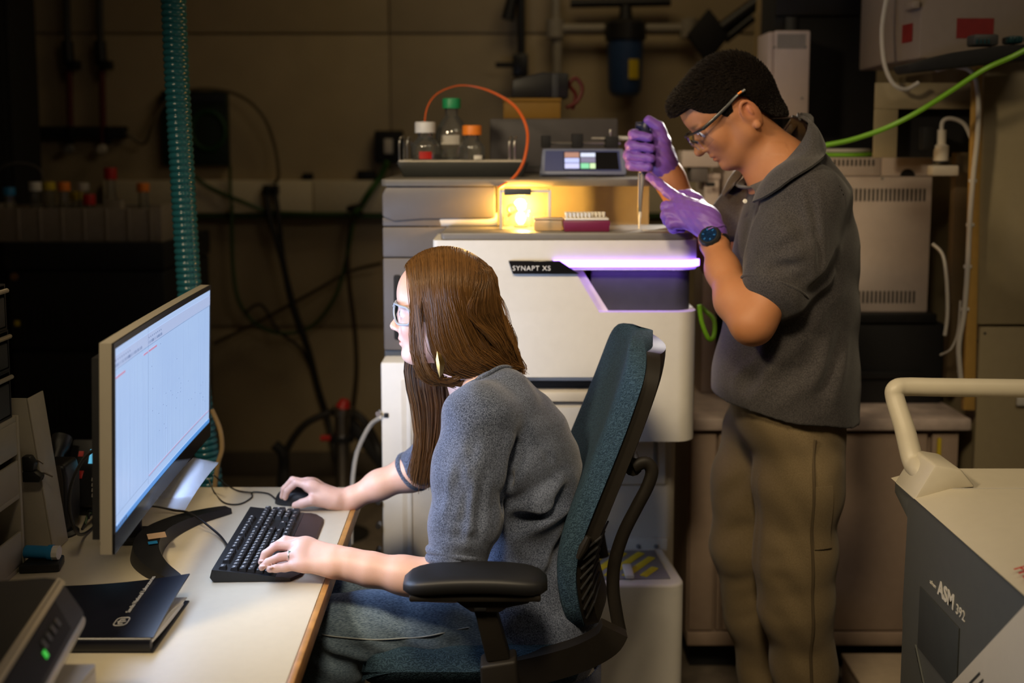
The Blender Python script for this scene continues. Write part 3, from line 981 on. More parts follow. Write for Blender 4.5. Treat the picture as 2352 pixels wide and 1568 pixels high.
# stand: neck and crescent foot
neck = V((-0.795, 2.20, DZ))
obj('neck', MB().tube([MP(MW * 0.6, 0.10, -0.045), V((neck.x + 0.01, neck.y, DZ + 0.16)), V((neck.x, neck.y, DZ + 0.03)), V((neck.x, neck.y, DZ + 0.006))], [0.018, 0.020, 0.022, 0.024], 16), M_black, t)
ap = [PZ(x_, y_, DZ + h_) for x_, y_, h_ in ((404, 1326, 0.012), (360, 1297, 0.018), (336, 1262, 0.024), (344, 1230, 0.026), (376, 1205, 0.024), (440, 1182, 0.018), (524, 1164, 0.012))]
for p_ in ap:
    p_.z = DZ
ft = obj('crescent_foot', MB().sweep(smooth_path(ap, 6), lambda s: [(-w, 0.001), (w, 0.001), (w * 0.8, hgt), (-w * 0.8, hgt)] if (w := 0.016 + 0.016 * math.sin(math.pi * s)) and (hgt := 0.012 + 0.016 * math.sin(math.pi * s)) else None, EZ), M_black, t)
obj('foot_plate', MB().prism([(neck.x - 0.05, neck.y - 0.045), (neck.x + 0.03, neck.y - 0.04), (neck.x + 0.03, neck.y + 0.05), (neck.x - 0.05, neck.y + 0.05)], (0, 0, DZ + 0.0005), EX, EY, EZ, 0.010, 0.003), M_black, t)
c = PZ(360, 1230, DZ + 0.029)
single('paper_flag', MB().prism([(-0.018, -0.016), (0.018, -0.016), (0.018, 0.016), (-0.018, 0.016)], (c.x, c.y, DZ + 0.0290), V((0.9, 0.4, 0)), V((-0.4, 0.9, 0)), EZ, 0.0008), mat('peach_paper', (0.62, 0.42, 0.26), 0.8, var=0.04), 'small peach paper square stuck on the monitor foot', 'sticky note')
c = PZ(351, 1246, DZ + 0.029)
single('blue_flag', MB().prism([(-0.009, -0.008), (0.009, -0.008), (0.009, 0.008), (-0.009, 0.008)], (c.x, c.y, DZ + 0.0290), V((0.9, 0.4, 0)), V((-0.4, 0.9, 0)), EZ, 0.0008), M_blue, 'tiny blue paper flag below the peach square on the monitor foot', 'sticky note')
# clear document holder leaning under the far end of the monitor
q = [P(345, 1158, 2.02), P(425, 1170, 2.03), P(502, 1062, 2.26), P(445, 1050, 2.27)]
M_acryl = glass_mat('clear_acrylic', (0.80, 0.83, 0.90), 0.0, 0.25, ior=1.15, milk=0.10)
single('document_holder', MB().grid(lambda u, v: q[0].lerp(q[1], u).lerp(q[3].lerp(q[2], u), v) + V((0, 0, 0.006 * math.sin(3.1 * v))), 8, 8, 0.002), M_acryl, 'clear acrylic document holder leaning below the monitor', 'document holder')
# clamp that carries the holder
cc = (q[0] + q[3]) / 2
wire('holder_arm', [cc, cc + V((-0.03, 0, 0.0)), MP(MW * 0.62, -0.02, -0.03)], 0.004, M_black, 'thin black arm joining the acrylic holder to the monitor', 'arm')

# ------------------------------------------------------------------ keyboard
k1, k2, k4 = PZ(487, 1338, DZ), PZ(573, 1172, DZ), PZ(700, 1352, DZ)
kx = V((k2.x - k1.x + 0.012, k2.y - k1.y, 0)).normalized()    # along the rows, away from the camera
ky = V((kx.y, -kx.x, 0))                                # towards the user (right)
ks = 0.83
KL, KD = 0.432 * ks, 0.142 * ks
ko = V((k1.x, k1.y, DZ))
tilt = 0.013
kz = lambda d: 0.010 + tilt * (1 - d / KD)
t = thing('keyboard', 'full size black keyboard with a brown wrist rest', 'keyboard', ko)
M_kbd = mat('keyboard_shell', (0.014, 0.014, 0.015), 0.4, var=0.1)
M_key = mat('keycap', (0.016, 0.016, 0.018), 0.38, var=0.0)
nt, b_ = nodes_of(M_key)
# printed legends: small pale strokes near the upper left of every cap top (cap space runs 0..1)
tc = nt.nodes.new('ShaderNodeTexCoord')
oi = nt.nodes.new('ShaderNodeObjectInfo')
mp = nt.nodes.new('ShaderNodeVectorMath')
mp.operation = 'MULTIPLY_ADD'
mp.inputs[1].default_value = (500, 500, 0)
nt.links.new(tc.outputs['Object'], mp.inputs[0])
cmb = nt.nodes.new('ShaderNodeCombineXYZ')
mm = nt.nodes.new('ShaderNodeMath')
mm.operation = 'MULTIPLY'
mm.inputs[1].default_value = 50
nt.links.new(oi.outputs['Random'], mm.inputs[0])
for i in range(3):
    nt.links.new(mm.outputs[0], cmb.inputs[i])
nt.links.new(cmb.outputs[0], mp.inputs[2])
vo = nt.nodes.new('ShaderNodeTexNoise')
vo.inputs['Scale'].default_value = 1.3
vo.inputs['Detail'].default_value = 0
nt.links.new(mp.outputs[0], vo.inputs['Vector'])
gt = nt.nodes.new('ShaderNodeMath')
gt.operation = 'GREATER_THAN'
gt.inputs[1].default_value = 0.50
nt.links.new(vo.outputs['Fac'], gt.inputs[0])
sep = nt.nodes.new('ShaderNodeSeparateXYZ')
nt.links.new(tc.outputs['Object'], sep.inputs[0])


def inside(sock, lo, hi):
    a_ = nt.nodes.new('ShaderNodeMath'); a_.operation = 'GREATER_THAN'; a_.inputs[1].default_value = lo
    b2 = nt.nodes.new('ShaderNodeMath'); b2.operation = 'LESS_THAN'; b2.inputs[1].default_value = hi
    c_ = nt.nodes.new('ShaderNodeMath'); c_.operation = 'MULTIPLY'
    nt.links.new(sock, a_.inputs[0]); nt.links.new(sock, b2.inputs[0])
    nt.links.new(a_.outputs[0], c_.inputs[0]); nt.links.new(b2.outputs[0], c_.inputs[1])
    return c_.outputs[0]


ins = [inside(sep.outputs['X'], -0.0040, 0.0030), inside(sep.outputs['Y'], -0.0018, 0.0026), inside(sep.outputs['Z'], 0.0060, 0.02), gt.outputs[0]]
cur = ins[0]
for s_ in ins[1:]:
    c_ = nt.nodes.new('ShaderNodeMath'); c_.operation = 'MULTIPLY'
    nt.links.new(cur, c_.inputs[0]); nt.links.new(s_, c_.inputs[1])
    cur = c_.outputs[0]
mx = nt.nodes.new('ShaderNodeMix'); mx.data_type = 'RGBA'
mx.inputs[6].default_value = (0.016, 0.016, 0.018, 1)
mx.inputs[7].default_value = (0.55, 0.53, 0.5, 1)
nt.links.new(cur, mx.inputs[0])
nt.links.new(mx.outputs[2], b_.inputs['Base Color'])
KM = Matrix(((kx.x, ky.x, 0, ko.x), (kx.y, ky.y, 0, ko.y), (0, 0, 1, ko.z), (0, 0, 0, 1)))
# (local x along rows away from camera, local y towards user; mirrored frame is fine for points)
kp = lambda x, y, z: KM @ V((x, y, z))
mb = MB()
sect = [(0, 0.004), (-0.004, 0.010), (0.000, kz(0) + 0.002), (KD, kz(KD)), (KD, 0.001), (0.004, 0.001)]
mb.add([kp(x, y, z) for x in (0, KL) for y, z in sect], [[0, 1, 2, 3, 4, 5][::-1], [6, 7, 8, 9, 10, 11]] + [[i, (i + 1) % 6, 6 + (i + 1) % 6, 6 + i] for i in range(6)])
obj('shell', mb, M_kbd, t)
M_wrist = mat('wrist_rest_brown', (0.035, 0.020, 0.018), 0.45, var=0.05)
mb = MB()
sect = [(KD + 0.0005, 0.001), (KD + 0.0005, 0.0095), (KD + 0.025, 0.009), (KD + 0.045, 0.006), (KD + 0.049, 0.001)]
NS = 16
vs_, fs = [], []
for i in range(NS + 1):
    x = KL * i / NS
    kround = min(1, (min(x, KL - x) / 0.03)) ** 0.5 if min(x, KL - x) < 0.03 else 1.0
    for y, z in sect:
        vs_.append(kp(x, KD + (y - KD) * (0.6 + 0.4 * kround), z))
n5 = len(sect)
for i in range(NS):
    for k in range(n5):
        fs.append([i * n5 + k, i * n5 + (k + 1) % n5, (i + 1) * n5 + (k + 1) % n5, (i + 1) * n5 + k])
fs += [[k for k in range(n5)], [NS * n5 + k for k in range(n5)][::-1]]
mb.add(vs_, fs)
obj('wrist_rest', mb, M_wrist, t, label='brown wrist rest')
U = 0.0190 * ks
rowsY = [v_ * ks for v_ in (0.012, 0.038, 0.057, 0.076, 0.095, 0.114)]
keys = []
for x in [0, 2, 3, 4, 5, 6.5, 7.5, 8.5, 9.5, 11, 12, 13, 14, 15.25, 16.25, 17.25]:
    keys.append((x, 0, 1, 1))
for x in range(13): keys.append((x, 1, 1, 1))
keys.append((13, 1, 2, 1)); keys.append((0, 2, 1.5, 1))
for x in range(12): keys.append((1.5 + x, 2, 1, 1))
keys.append((13.5, 2, 1.5, 1)); keys.append((0, 3, 1.75, 1))
for x in range(11): keys.append((1.75 + x, 3, 1, 1))
keys.append((12.75, 3, 2.25, 1)); keys.append((0, 4, 2.25, 1))
for x in range(10): keys.append((2.25 + x, 4, 1, 1))
keys.append((12.25, 4, 2.75, 1))
x = 0
for w in (1.25, 1.25, 1.25, 6.25, 1.25, 1.25, 1.25, 1.25):
    keys.append((x, 5, w, 1)); x += w
for rw in (1, 2):
    for x in (15.25, 16.25, 17.25): keys.append((x, rw, 1, 1))
for x in (15.25, 16.25, 17.25): keys.append((x, 5, 1, 1))
keys.append((16.25, 4, 1, 1))
for rw in (1, 2, 3, 4):
    for x in (18.5, 19.5, 20.5): keys.append((x, rw, 1, 1))
keys += [(18.5, 5, 2, 1), (20.5, 5, 1, 1), (21.5, 1, 1, 1), (21.5, 2, 1, 2), (21.5, 4, 1, 2)]
cache = {}
for x, rw, w, h in keys:
    if (w, h) not in cache:
        hw, hh, hb = w * U / 2 - 0.0006, h * U / 2 - 0.0006, 0.0078
        tw, th = hw - 0.0023, hh - 0.0020
        mbk = MB().add([(-hw, -hh, 0), (hw, -hh, 0), (hw, hh, 0), (-hw, hh, 0), (-tw, -th - 0.0006, hb), (tw, -th - 0.0006, hb), (tw, th - 0.001, hb), (-tw, th - 0.001, hb)],
                       [[0, 3, 2, 1], [4, 5, 6, 7], [0, 1, 5, 4], [1, 2, 6, 5], [2, 3, 7, 6], [3, 0, 4, 7]])
        bm = bmesh.new()
        me_ = mbk.mesh('key', M_key)
        bm.from_mesh(me_)
        bmesh.ops.bevel(bm, geom=[e for e in bm.edges if min(v.co.z for v in e.verts) > 0.001], offset=0.0009, segments=1, affect='EDGES')
        bm.to_mesh(me_)
        bm.free()
        cache[(w, h)] = me_
    cy_ = rowsY[rw] + U * h / 2
    cxk = 0.005 + (x + w / 2) * U
    # proper rotation: rows run away from the camera, caps face up
    Mk = Matrix(((kx.x, -ky.x, 0, 0), (kx.y, -ky.y, 0, 0), (0, 0, 1, 0), (0, 0, 0, 1)))
    pt = kp(cxk, cy_, kz(cy_) + 0.0005)
    rx = Matrix.Rotation(-math.atan2(tilt, KD), 4, kx)
    link('key', cache[(w, h)], t, Matrix.Translation(pt) @ Mk)
wire('keyboard_cable', [kp(0.15, -0.002, 0.012), PZ(500, 1225, DZ + 0.01), PZ(440, 1180, DZ + 0.035), PZ(400, 1172, DZ + 0.012), PZ(345, 1162, DZ + 0.02), PZ(300, 1175, DZ + 0.003)], 0.0024, M_black, 'black cable running from the keyboard under the monitor', 'cable')

# ------------------------------------------------------------------ mouse and its cable
mp_ = PZ(688, 1153, DZ)
t = thing('mouse', 'black computer mouse under the far hand', 'mouse', mp_)
mb = MB()
vs_, fs = [], []
NR, NC = 14, 20
for i in range(NR + 1):
    s = i / NR
    for k in range(NC):
        a = 2 * math.pi * k / NC
        ca, sa = math.cos(a), math.sin(a)
        rx_, ry_ = 0.056, 0.031
        ex = abs(ca) ** 0.8 * (1 if ca > 0 else -1)
        ey = abs(sa) ** 0.8 * (1 if sa > 0 else -1)
        sh_ = math.cos(s * math.pi / 2) ** 0.45 if s < 1 else 0
        x = ex * rx_ * sh_
        vs_.append((mp_.x + x, mp_.y + ey * ry_ * sh_, DZ + 0.001 + 0.034 * math.sin(s * math.pi / 2) * (1 - 0.25 * (x / rx_ + 0.2) ** 2)))
for i in range(NR):
    for k in range(NC):
        fs.append([i * NC + k, i * NC + (k + 1) % NC, (i + 1) * NC + (k + 1) % NC, (i + 1) * NC + k])
fs.append([k for k in range(NC)][::-1])
mb.add(vs_, fs)
obj('shell', mb, M_black, t)
obj('wheel', MB().tube([mp_ + V((-0.034, -0.003, 0.030)), mp_ + V((-0.034, 0.003, 0.030))], 0.006, 14), M_dgrey, t)
wire('mouse_cable', [mp_ + V((-0.055, 0, 0.008)), PZ(615, 1133, DZ + 0.003), PZ(580, 1130, DZ + 0.003), PZ(578, 1142, DZ + 0.003), PZ(550, 1157, DZ + 0.003), PZ(515, 1154, DZ + 0.003), PZ(492, 1130, DZ + 0.003), PZ(480, 1100, DZ + 0.06)], 0.0018, M_black, 'thin black mouse cable looping behind the keyboard', 'cable')
wire('usb_cable', [PZ(580, 1131, DZ + 0.0065), PZ(545, 1126, DZ + 0.003), PZ(512, 1108, DZ + 0.004), PZ(490, 1090, DZ + 0.05)], 0.0018, M_black, 'second thin cable coming from behind the monitor to the mouse cable', 'cable')

# ------------------------------------------------------------------ notebook
n1, n2, n3 = PZ(449, 1385, DZ), PZ(340, 1500, DZ), PZ(200, 1500, DZ)
nbx0, nbx1, nby0, nby1 = -0.86, (n1.x + n2.x) / 2 - 0.002, n2.y, n1.y + 0.006
t = thing('notebook', 'navy hardcover notebook with white lettering lying by the monitor foot', 'notebook', ((nbx0 + nbx1) / 2, (nby0 + nby1) / 2, DZ))
M_navy = mat('navy_cover', (0.006, 0.007, 0.014), 0.32, var=0.1)
hN = 0.030
obj('back_cover', MB().box((nbx0, nby0, DZ), (nbx1, nby1, DZ + 0.003), 0.001), M_navy, t)
obj('pages', MB().grid(lambda u, v: V((nbx0 + 0.01 + (nbx1 - nbx0 - 0.014) * u, nby0 + 0.008 + (nby1 - nby0 - 0.03) * v, DZ + 0.010 + 0.010 * (1 - v) ** 2 + 0.003 * u)), 6, 12, 0.0085), M_paper, t)
for i in range(3):
    obj('loose_page', MB().grid(lambda u, v: V((nbx0 + 0.01 + (nbx1 - nbx0 - 0.010) * u, nby0 + 0.006 + (nby1 - nby0 - 0.02) * v, DZ + 0.0145 + (0.004 * (i + 1)) * math.sin(math.pi * min(1, v * 1.15)) * (0.2 + 0.8 * u) + 0.008 * (1 - v) ** 2)), 6, 14, 0.0006), M_paper, t)
obj('spine', MB().tube([V((nbx0, nby0 + 0.004, DZ + hN / 2 - 0.002)), V((nbx1 - 0.004, nby0 + 0.004, DZ + hN / 2 - 0.002))], 0.013, 14, True, 0.5, up=(0, 0, 1)), M_navy, t)
cov = lambda u, v: V((nbx0 + (nbx1 - nbx0) * u, nby0 + 0.002 + (nby1 - nby0 + 0.004) * v, DZ + hN - 0.004 + 0.024 * v * u * u + 0.004 * math.sin(3 * v)))
fcv = obj('front_cover', MB().grid(cov, 10, 16, 0.0022), M_navy, t)
M_silverprint = mat('silver_print', (0.42, 0.42, 0.43), 0.5, var=0)
# lettering runs along the fore edge, away from the camera
o_ = cov(0.78, 0.34)
ux_, uy_ = (cov(0.78, 0.9) - cov(0.78, 0.34)), (cov(0.63, 0.6) - cov(0.78, 0.6))
text('lettering', 'Sandia National Laboratories', 0.0115, o_ + V((0, 0, 0.003)), ux_, uy_, M_silverprint, fcv)
# badge: rounded square with a bird-like figure in it
bo = cov(0.78, 0.22) + V((0, 0, 0.0012))
bx, by_ = ux_.normalized(), uy_.normalized()
sq = [(0.024 * math.copysign(abs(math.cos(a)) ** 0.5, math.cos(a)), 0.011 * math.copysign(abs(math.sin(a)) ** 0.5, math.sin(a)) + 0.005) for a in [2 * math.pi * k / 28 for k in range(29)]]
obj('badge_frame', MB().tube([bo + bx * (a * 0.55) + by_ * b * 1.0 for a, b in sq], 0.0009, 6), M_silverprint, fcv)
mb = MB().tube([bo + by_ * -0.002, bo + by_ * 0.012], 0.0011, 6)
for s in (-1, 1):
    mb.tube([bo + by_ * 0.009, bo + bx * 0.007 * s + by_ * 0.009, bo + bx * 0.007 * s + by_ * 0.001], 0.001, 6)
obj('badge_figure', mb, M_silverprint, fcv)
a = cov(0.06, 0.78)
obj('index_sticker', MB().prism([(-0.02, -0.018), (0.02, -0.018), (0.02, 0.018), (-0.02, 0.018)], a + V((0.03, 0, 0.0006)), EX, EY, EZ, 0.0008), M_paper, fcv)

# ------------------------------------------------------------------ left desk edge: shelf organiser, easel panel, speaker, phone ...
# white organiser, open towards the chair
oF = PZ(60, 1300, DZ)
ox1, oy1, oy0 = oF.x, oF.y, 1.36
oz1 = P(45, 952, oy1).z
t = thing('desk_organiser', 'white open shelf organiser at the desk edge before the loudspeaker', 'organiser', (ox1 - 0.13, 1.7, DZ))
ox0 = ox1 - 0.26
ow = 0.010
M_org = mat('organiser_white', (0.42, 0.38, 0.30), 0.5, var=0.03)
zs_ = [DZ, P(48, 1140, oy1).z, oz1 - ow]
for z in zs_:
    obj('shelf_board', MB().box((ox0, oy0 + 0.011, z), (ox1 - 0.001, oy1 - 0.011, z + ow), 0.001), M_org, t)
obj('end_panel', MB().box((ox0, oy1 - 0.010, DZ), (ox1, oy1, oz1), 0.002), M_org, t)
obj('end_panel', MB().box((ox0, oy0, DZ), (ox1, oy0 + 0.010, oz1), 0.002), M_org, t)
for z in zs_[:2]:
    obj('front_lip', MB().box((ox1 - 0.006, oy0 + 0.011, z + ow), (ox1 - 0.001, oy1 - 0.011, z + 0.075), 0.001), M_org, t)
obj('header_lip', MB().box((ox1 - 0.006, oy0 + 0.011, oz1 - 0.075), (ox1 - 0.001, oy1 - 0.011, oz1 - ow), 0.001), M_org, t)
obj('back_panel', MB().box((ox0 - 0.006, oy0, DZ), (ox0 - 0.001, oy1, oz1)), M_org, t)
# stack of black letter trays on the organiser
cz = oz1 + 0.0005
for i, (px, py) in enumerate(((30, 853), (26, 760), (19, 655))):
    lp = P(px, py, oy1 - 0.02)
    x1, h = lp.x, lp.z - cz
    t = thing('letter_tray', ('black drawer tray directly on the white organiser', 'black drawer tray in the middle of the tray stack', 'black drawer tray topmost of the stack on the organiser')[i], 'tray', (x1 - 0.13, 1.7, cz))
    ya, yz_ = oy0 + 0.05, oy1 - 0.02
    mb = MB().box((x1 - 0.24, ya, cz), (x1 - 0.006, yz_, cz + 0.004)).box((x1 - 0.24, ya, cz + 0.0041), (x1 - 0.006, ya + 0.004, cz + h)).box((x1 - 0.24, yz_ - 0.004, cz + 0.0041), (x1 - 0.006, yz_, cz + h)).box((x1 - 0.24, ya, cz + h + 0.0001), (x1 - 0.006, yz_, cz + h + 0.003))
    obj('tray_body', mb, M_black, t)
    obj('tray_lip', MB().tube([V((x1 - 0.003, ya, cz + h - 0.010)), V((x1 - 0.003, yz_, cz + h - 0.010))], 0.0045, 8), M_silver, t)
    obj('drawer_front', MB().box((x1 - 0.012, ya + 0.005, cz + 0.006), (x1 - 0.006, yz_ - 0.005, cz + h - 0.022), 0.002), M_dgrey, t)
    cz += h + 0.0035
# leaning white easel panel beyond the organiser
eY = 2.12
zb = DZ + 0.001
ea, eb, et = P(36, 1285, eY).x, P(121, 1285, eY).x, P(60, 915, eY)
t = thing('easel_panel', 'white triangular bracket panel standing behind the organiser', 'panel', ((ea + eb) / 2, eY, DZ))
obj('panel_face', MB().prism([(ea - 0.05, zb), (eb, zb), (et.x, et.z), (ea - 0.02, et.z)], (0, eY, 0), EX, EZ, EY, 0.005, 0.001), M_org, t)
obj('panel_flange', MB().prism([(eb + 0.0005, zb), (eb + 0.004, zb), (et.x + 0.004, et.z), (et.x + 0.0005, et.z)], (0, eY, 0), EX, EZ, EY, 0.07, 0.001), M_org, t)
# black binder clips hooked on the panel
for i, (px, py, w, h) in enumerate(((62, 1066, 0.022, 0.030), (70, 1096, 0.034, 0.022))):
    c = P(px, py, 2.095)
    t = thing('binder_clip', ('black binder clip higher on the white bracket panel', 'wide black binder clip lower on the white bracket panel')[i], 'clip', c)
    obj('clip_body', MB().prism([(-w / 2, -h / 2), (w / 2, -h / 2), (w * 0.62, 0), (w * 0.2, h / 2), (-w / 2, h / 2)], c, EX, EZ, EY, 0.02, 0.003), M_black, t)
    obj('clip_handle', MB().tube(smooth_path([c + V((0, 0.018, 0)), c + V((w * 0.5, 0.022, 0.002)), c + V((w, 0.024, -0.006))], 4), 0.002, 6), M_steel, t)
# loudspeaker
sp_ = PZ(145, 1258, DZ)
sy_ = 2.20
t = thing('loudspeaker', 'dark grey desktop loudspeaker beside the monitor', 'loudspeaker', (P(143, 1258, sy_).x, sy_, DZ))
sx_ = P(119, 1200, sy_).x
s0, s1 = DZ + 0.004, P(143, 1068, sy_).z
prof = [(-0.036, s0 + 0.03), (-0.026, s0 + 0.002), (0.026, s0 + 0.002), (0.034, s0 + 0.03), (0.036, s1 - 0.03), (0.030, s1), (-0.034, s1), (-0.040, s1 - 0.03)]
obj('cabinet', MB().prism(prof, (sx_, sy_, 0), EX, EZ, EY, 0.07, 0.008, 3), M_black, t)
obj('grille', MB().prism([(x * 0.8, z if z > s0 + 0.02 else z + 0.045) for x, z in prof], (sx_, sy_ - 0.005, 0), EX, EZ, EY, 0.004, 0.002), mat('speaker_cloth', (0.03, 0.025, 0.02), 0.95, var=0.2, vscale=900), t)
obj('foot', MB().lathe([(0.042, 0), (0.042, 0.004), (0.034, 0.010)], Matrix.Translation((sx_, sy_ + 0.03, DZ)), 24), M_black, t)
text('lettering', 'DELL', 0.0105, (sx_ - 0.013, sy_ - 0.0012, s0 + 0.020), EX, EZ, mat('grey_print', (0.2, 0.2, 0.2), 0.6, var=0), t)
# desk phone behind
py0 = 2.32
a, b = P(140, 1150, py0), P(236, 1028, py0)
t = thing('desk_phone', 'black desk telephone with a small cyan display behind the monitor', 'telephone', ((a.x + b.x) / 2, py0, DZ))
pu, pn = V((0, 0.5, 0.87)), V((0, -0.87, 0.5))
po = V((a.x, py0, DZ + 0.03))
ph = (b.z - DZ - 0.03) / 0.87
obj('phone_body', MB().prism([(0, 0), (b.x - a.x + 0.06, 0), (b.x - a.x + 0.06, ph), (0, ph)], po, EX, pu, -pn, 0.03, 0.006), M_black, t)
obj('phone_stand', MB().box((a.x + 0.02, py0 + 0.02, DZ), (b.x + 0.04, py0 + 0.13, DZ + 0.03), 0.004), M_black, t)
def q(px, py):
    d_ = ray(px, py)
    k_ = (po - CAM).dot(pn) / d_.dot(pn)
    w_ = CAM + d_ * k_ - po
    return w_.x, w_.dot(pu)


(u0, v0), (u1, v1) = q(203, 1065), q(236, 1033)
obj('phone_display', MB().prism([(u0, v0), (u1 + 0.03, v0), (u1 + 0.03, v1), (u0, v1)], po + pn * 0.0005, EX, pu, pn, 0.001), em('cyan_display', (0.10, 0.42, 0.62)), t, label='lit cyan display')
for i in range(4):
    for j in range(3):
        (u0, v0) = q(218 + j * 18, 1102 + i * 12)
        obj('phone_key', MB().prism([(u0 - 0.006, v0 - 0.004), (u0 + 0.006, v0 - 0.004), (u0 + 0.006, v0 + 0.004), (u0 - 0.006, v0 + 0.004)], po + pn * 0.0005, EX, pu, pn, 0.004, 0.001), M_label, t)
(u0, v0) = q(185, 1090)
obj('message_key', MB().prism([(u0 - 0.006, v0 - 0.010), (u0 + 0.005, v0 - 0.010), (u0 + 0.007, v0 + 0.008), (u0 - 0.006, v0 + 0.008)], po + pn * 0.0005, EX, pu, pn, 0.003, 0.001), M_red, t)
(u0, v0) = q(187, 1043)
obj('red_sticker', MB().prism([(u0 - 0.006, v0 - 0.006), (u0 + 0.005, v0 - 0.006), (u0 + 0.005, v0 + 0.006), (u0 - 0.006, v0 + 0.006)], po + pn * 0.0005, EX, pu, pn, 0.001), M_red, t)
obj('handset', MB().tube(smooth_path([po + EX * -0.01 + pu * 0.01 + pn * 0.03, po + EX * -0.012 + pu * ph * 0.5 + pn * 0.045, po + EX * -0.01 + pu * (ph - 0.005) + pn * 0.03], 5), [0.022] * 3 + [0.016] * 5 + [0.022] * 3, 12), M_black, t)
# power cable arc from the monitor back and tangle on the desk
wire('power_cable', [P(232, 1025, 1.98), P(195, 1050, 1.99), P(165, 1110, 2.00), P(160, 1170, 2.02), P(175, 1220, 2.06), PZ(195, 1225, DZ + 0.01), PZ(232, 1200, DZ + 0.004), PZ(280, 1190, DZ + 0.004)], 0.0035, M_black, 'black power cable arching from the monitor back past the speaker', 'cable')
for i in range(3):
    pts = [PZ(188 + i * 8, 1215 - i * 12, DZ + 0.004 + 0.008 * i), PZ(205, 1185 - i * 6, DZ + 0.02 + 0.009 * i), PZ(228 + i * 5, 1172 + i * 8, DZ + 0.012 + 0.008 * i), PZ(215 + 8 * i, 1200 - i * 4, DZ + 0.006 + 0.008 * i), PZ(250, 1195 - i * 10, DZ + 0.004 + 0.008 * i)]
    wire('tangled_cable', pts, 0.0026, M_black if i != 1 else M_dkgreen, ('lowest black cable of the tangle right of the speaker', 'dark green cable in the tangle right of the speaker', 'topmost black cable of the tangle right of the speaker')[i], 'cable', group='cable tangle by the speaker')
c = PZ(190, 1165, DZ + 0.002)
single('cable_plug', MB().tube([c + V((0, 0, 0.012)), c + V((0.018, 0.004, 0.012))], [0.010, 0.008], 12), M_label, 'pale round plug lying among the cables by the speaker', 'plug')
# blue marker tube
a, b = P(60, 1267, 2.05), P(138, 1264, 2.05)
zz_ = DZ + 0.030
t = thing('blue_tube', 'blue plastic tube with a white cap lying before the speaker', 'tube', (a.x, 2.05, DZ))
obj('stand_pad', MB().prism([(a.x + 0.002, 2.01), (b.x + 0.01, 2.02), (b.x + 0.0, 2.07), (a.x + 0.002, 2.085)], (0, 0, DZ + 0.0005), EX, EY, EZ, 0.016, 0.003), M_black, t)
obj('barrel', MB().tube([V((a.x, 2.05, zz_)), V((b.x - 0.016, 2.045, zz_))], 0.0125, 18), M_blue, t)
obj('collar', MB().tube([V((b.x - 0.020, 2.045, zz_)), V((b.x - 0.011, 2.045, zz_))], 0.0150, 18), M_blue, t)
obj('cap', MB().tube([V((b.x - 0.011, 2.045, zz_)), V((b.x, 2.045, zz_))], 0.0138, 10), M_white, t, 20)

# ------------------------------------------------------------------ near left corner: scanner on a stand
fy = 1.42
M_scan = mat('scanner_black', (0.010, 0.009, 0.009), 0.6, var=0.1)
f = lambda px, py, Y=1.42: P(px, py, Y)
# body outline in plan rotated: its right front edge runs from (175,1390) far to (20,1568) near
e1, e0 = P(140, 1322, 1.52), P(-30, 1480, 1.20)
top = e1.z
dirv = V((e1.x - e0.x, e1.y - e0.y, 0)).normalized()
sid = V((dirv.y, -dirv.x, 0))           # to the right
base = V((e1.x, e1.y, 0))
t = thing('scanner', 'black office scanner with silver trim in the near corner of the desk', 'scanner', (e1.x - 0.1, 1.3, DZ))
L = 0.42
cs = [(-0.25, top - 0.004), (-0.02, top), (0.0, top - 0.004), (0.030, top - 0.055), (0.030, top - 0.060), (-0.25, top - 0.060)]
cs_mid = [(-0.25, top - 0.0605), (0.031, top - 0.0605), (0.033, top - 0.068), (0.028, top - 0.082), (-0.25, top - 0.082)]
cs_low = [(-0.25, top - 0.0825), (0.010, top - 0.0825), (0.004, DZ + 0.075), (-0.25, DZ + 0.075)]


def ext(cs_, m_, name, L0=0.0, L1=None, bev=0.004):
    L1 = L if L1 is None else L1
    return obj(name, MB().prism([(x, z) for x, z in cs_], base - dirv * L1, sid, EZ, dirv, L1 - L0, bev), m_, t)


ext(cs, M_scan, 'lid')
ext([(-0.004, top - 0.002), (0.006, top - 0.010), (0.004, top - 0.014), (-0.006, top - 0.006)], M_silver, 'trim_edge', bev=0)
ext(cs_mid, M_silver, 'silver_band')
ext(cs_low, M_blackmatte, 'lower_body')
nrm = V((sid.x * 0.055 + 0, sid.y * 0.055, 0.03)).normalized()
po_ = base + sid * 0.0155 + EZ * (top - 0.030) - dirv * 0.0
obj('control_strip', MB().prism([(-0.30, -0.024), (-0.07, -0.024), (-0.06, 0.020), (-0.30, 0.020)], po_, dirv, V((-sid.x * 0.5, -sid.y * 0.5, 0.86)), nrm, 0.0015), M_blackmatte, t)
for i in range(4):
    obj('button', MB().prism([(-0.09 - i * 0.022, -0.006), (-0.102 - i * 0.022, -0.006), (-0.102 - i * 0.022, 0.006), (-0.09 - i * 0.022, 0.006)], po_ + nrm * 0.0016, dirv, V((-sid.x * 0.5, -sid.y * 0.5, 0.86)), nrm, 0.002, 0.0006), M_dgrey, t)
obj('status_light', MB().prism([(-0.168, -0.014), (-0.178, -0.014), (-0.178, -0.004), (-0.168, -0.004)], po_ + nrm * 0.0016, dirv, V((-sid.x * 0.5, -sid.y * 0.5, 0.86)), nrm, 0.001), em('green_light', (0.02, 0.45, 0.03)), t, label='green status light')
text('lettering', 'EPSON', 0.034, base - dirv * 0.24 - sid * 0.075 + EZ * (top + 0.0002), dirv, -sid, mat('beige_print', (0.3, 0.25, 0.15), 0.5, var=0), t)
M_stand = mat('stand_white', (0.62, 0.56, 0.48), 0.5, var=0.03)
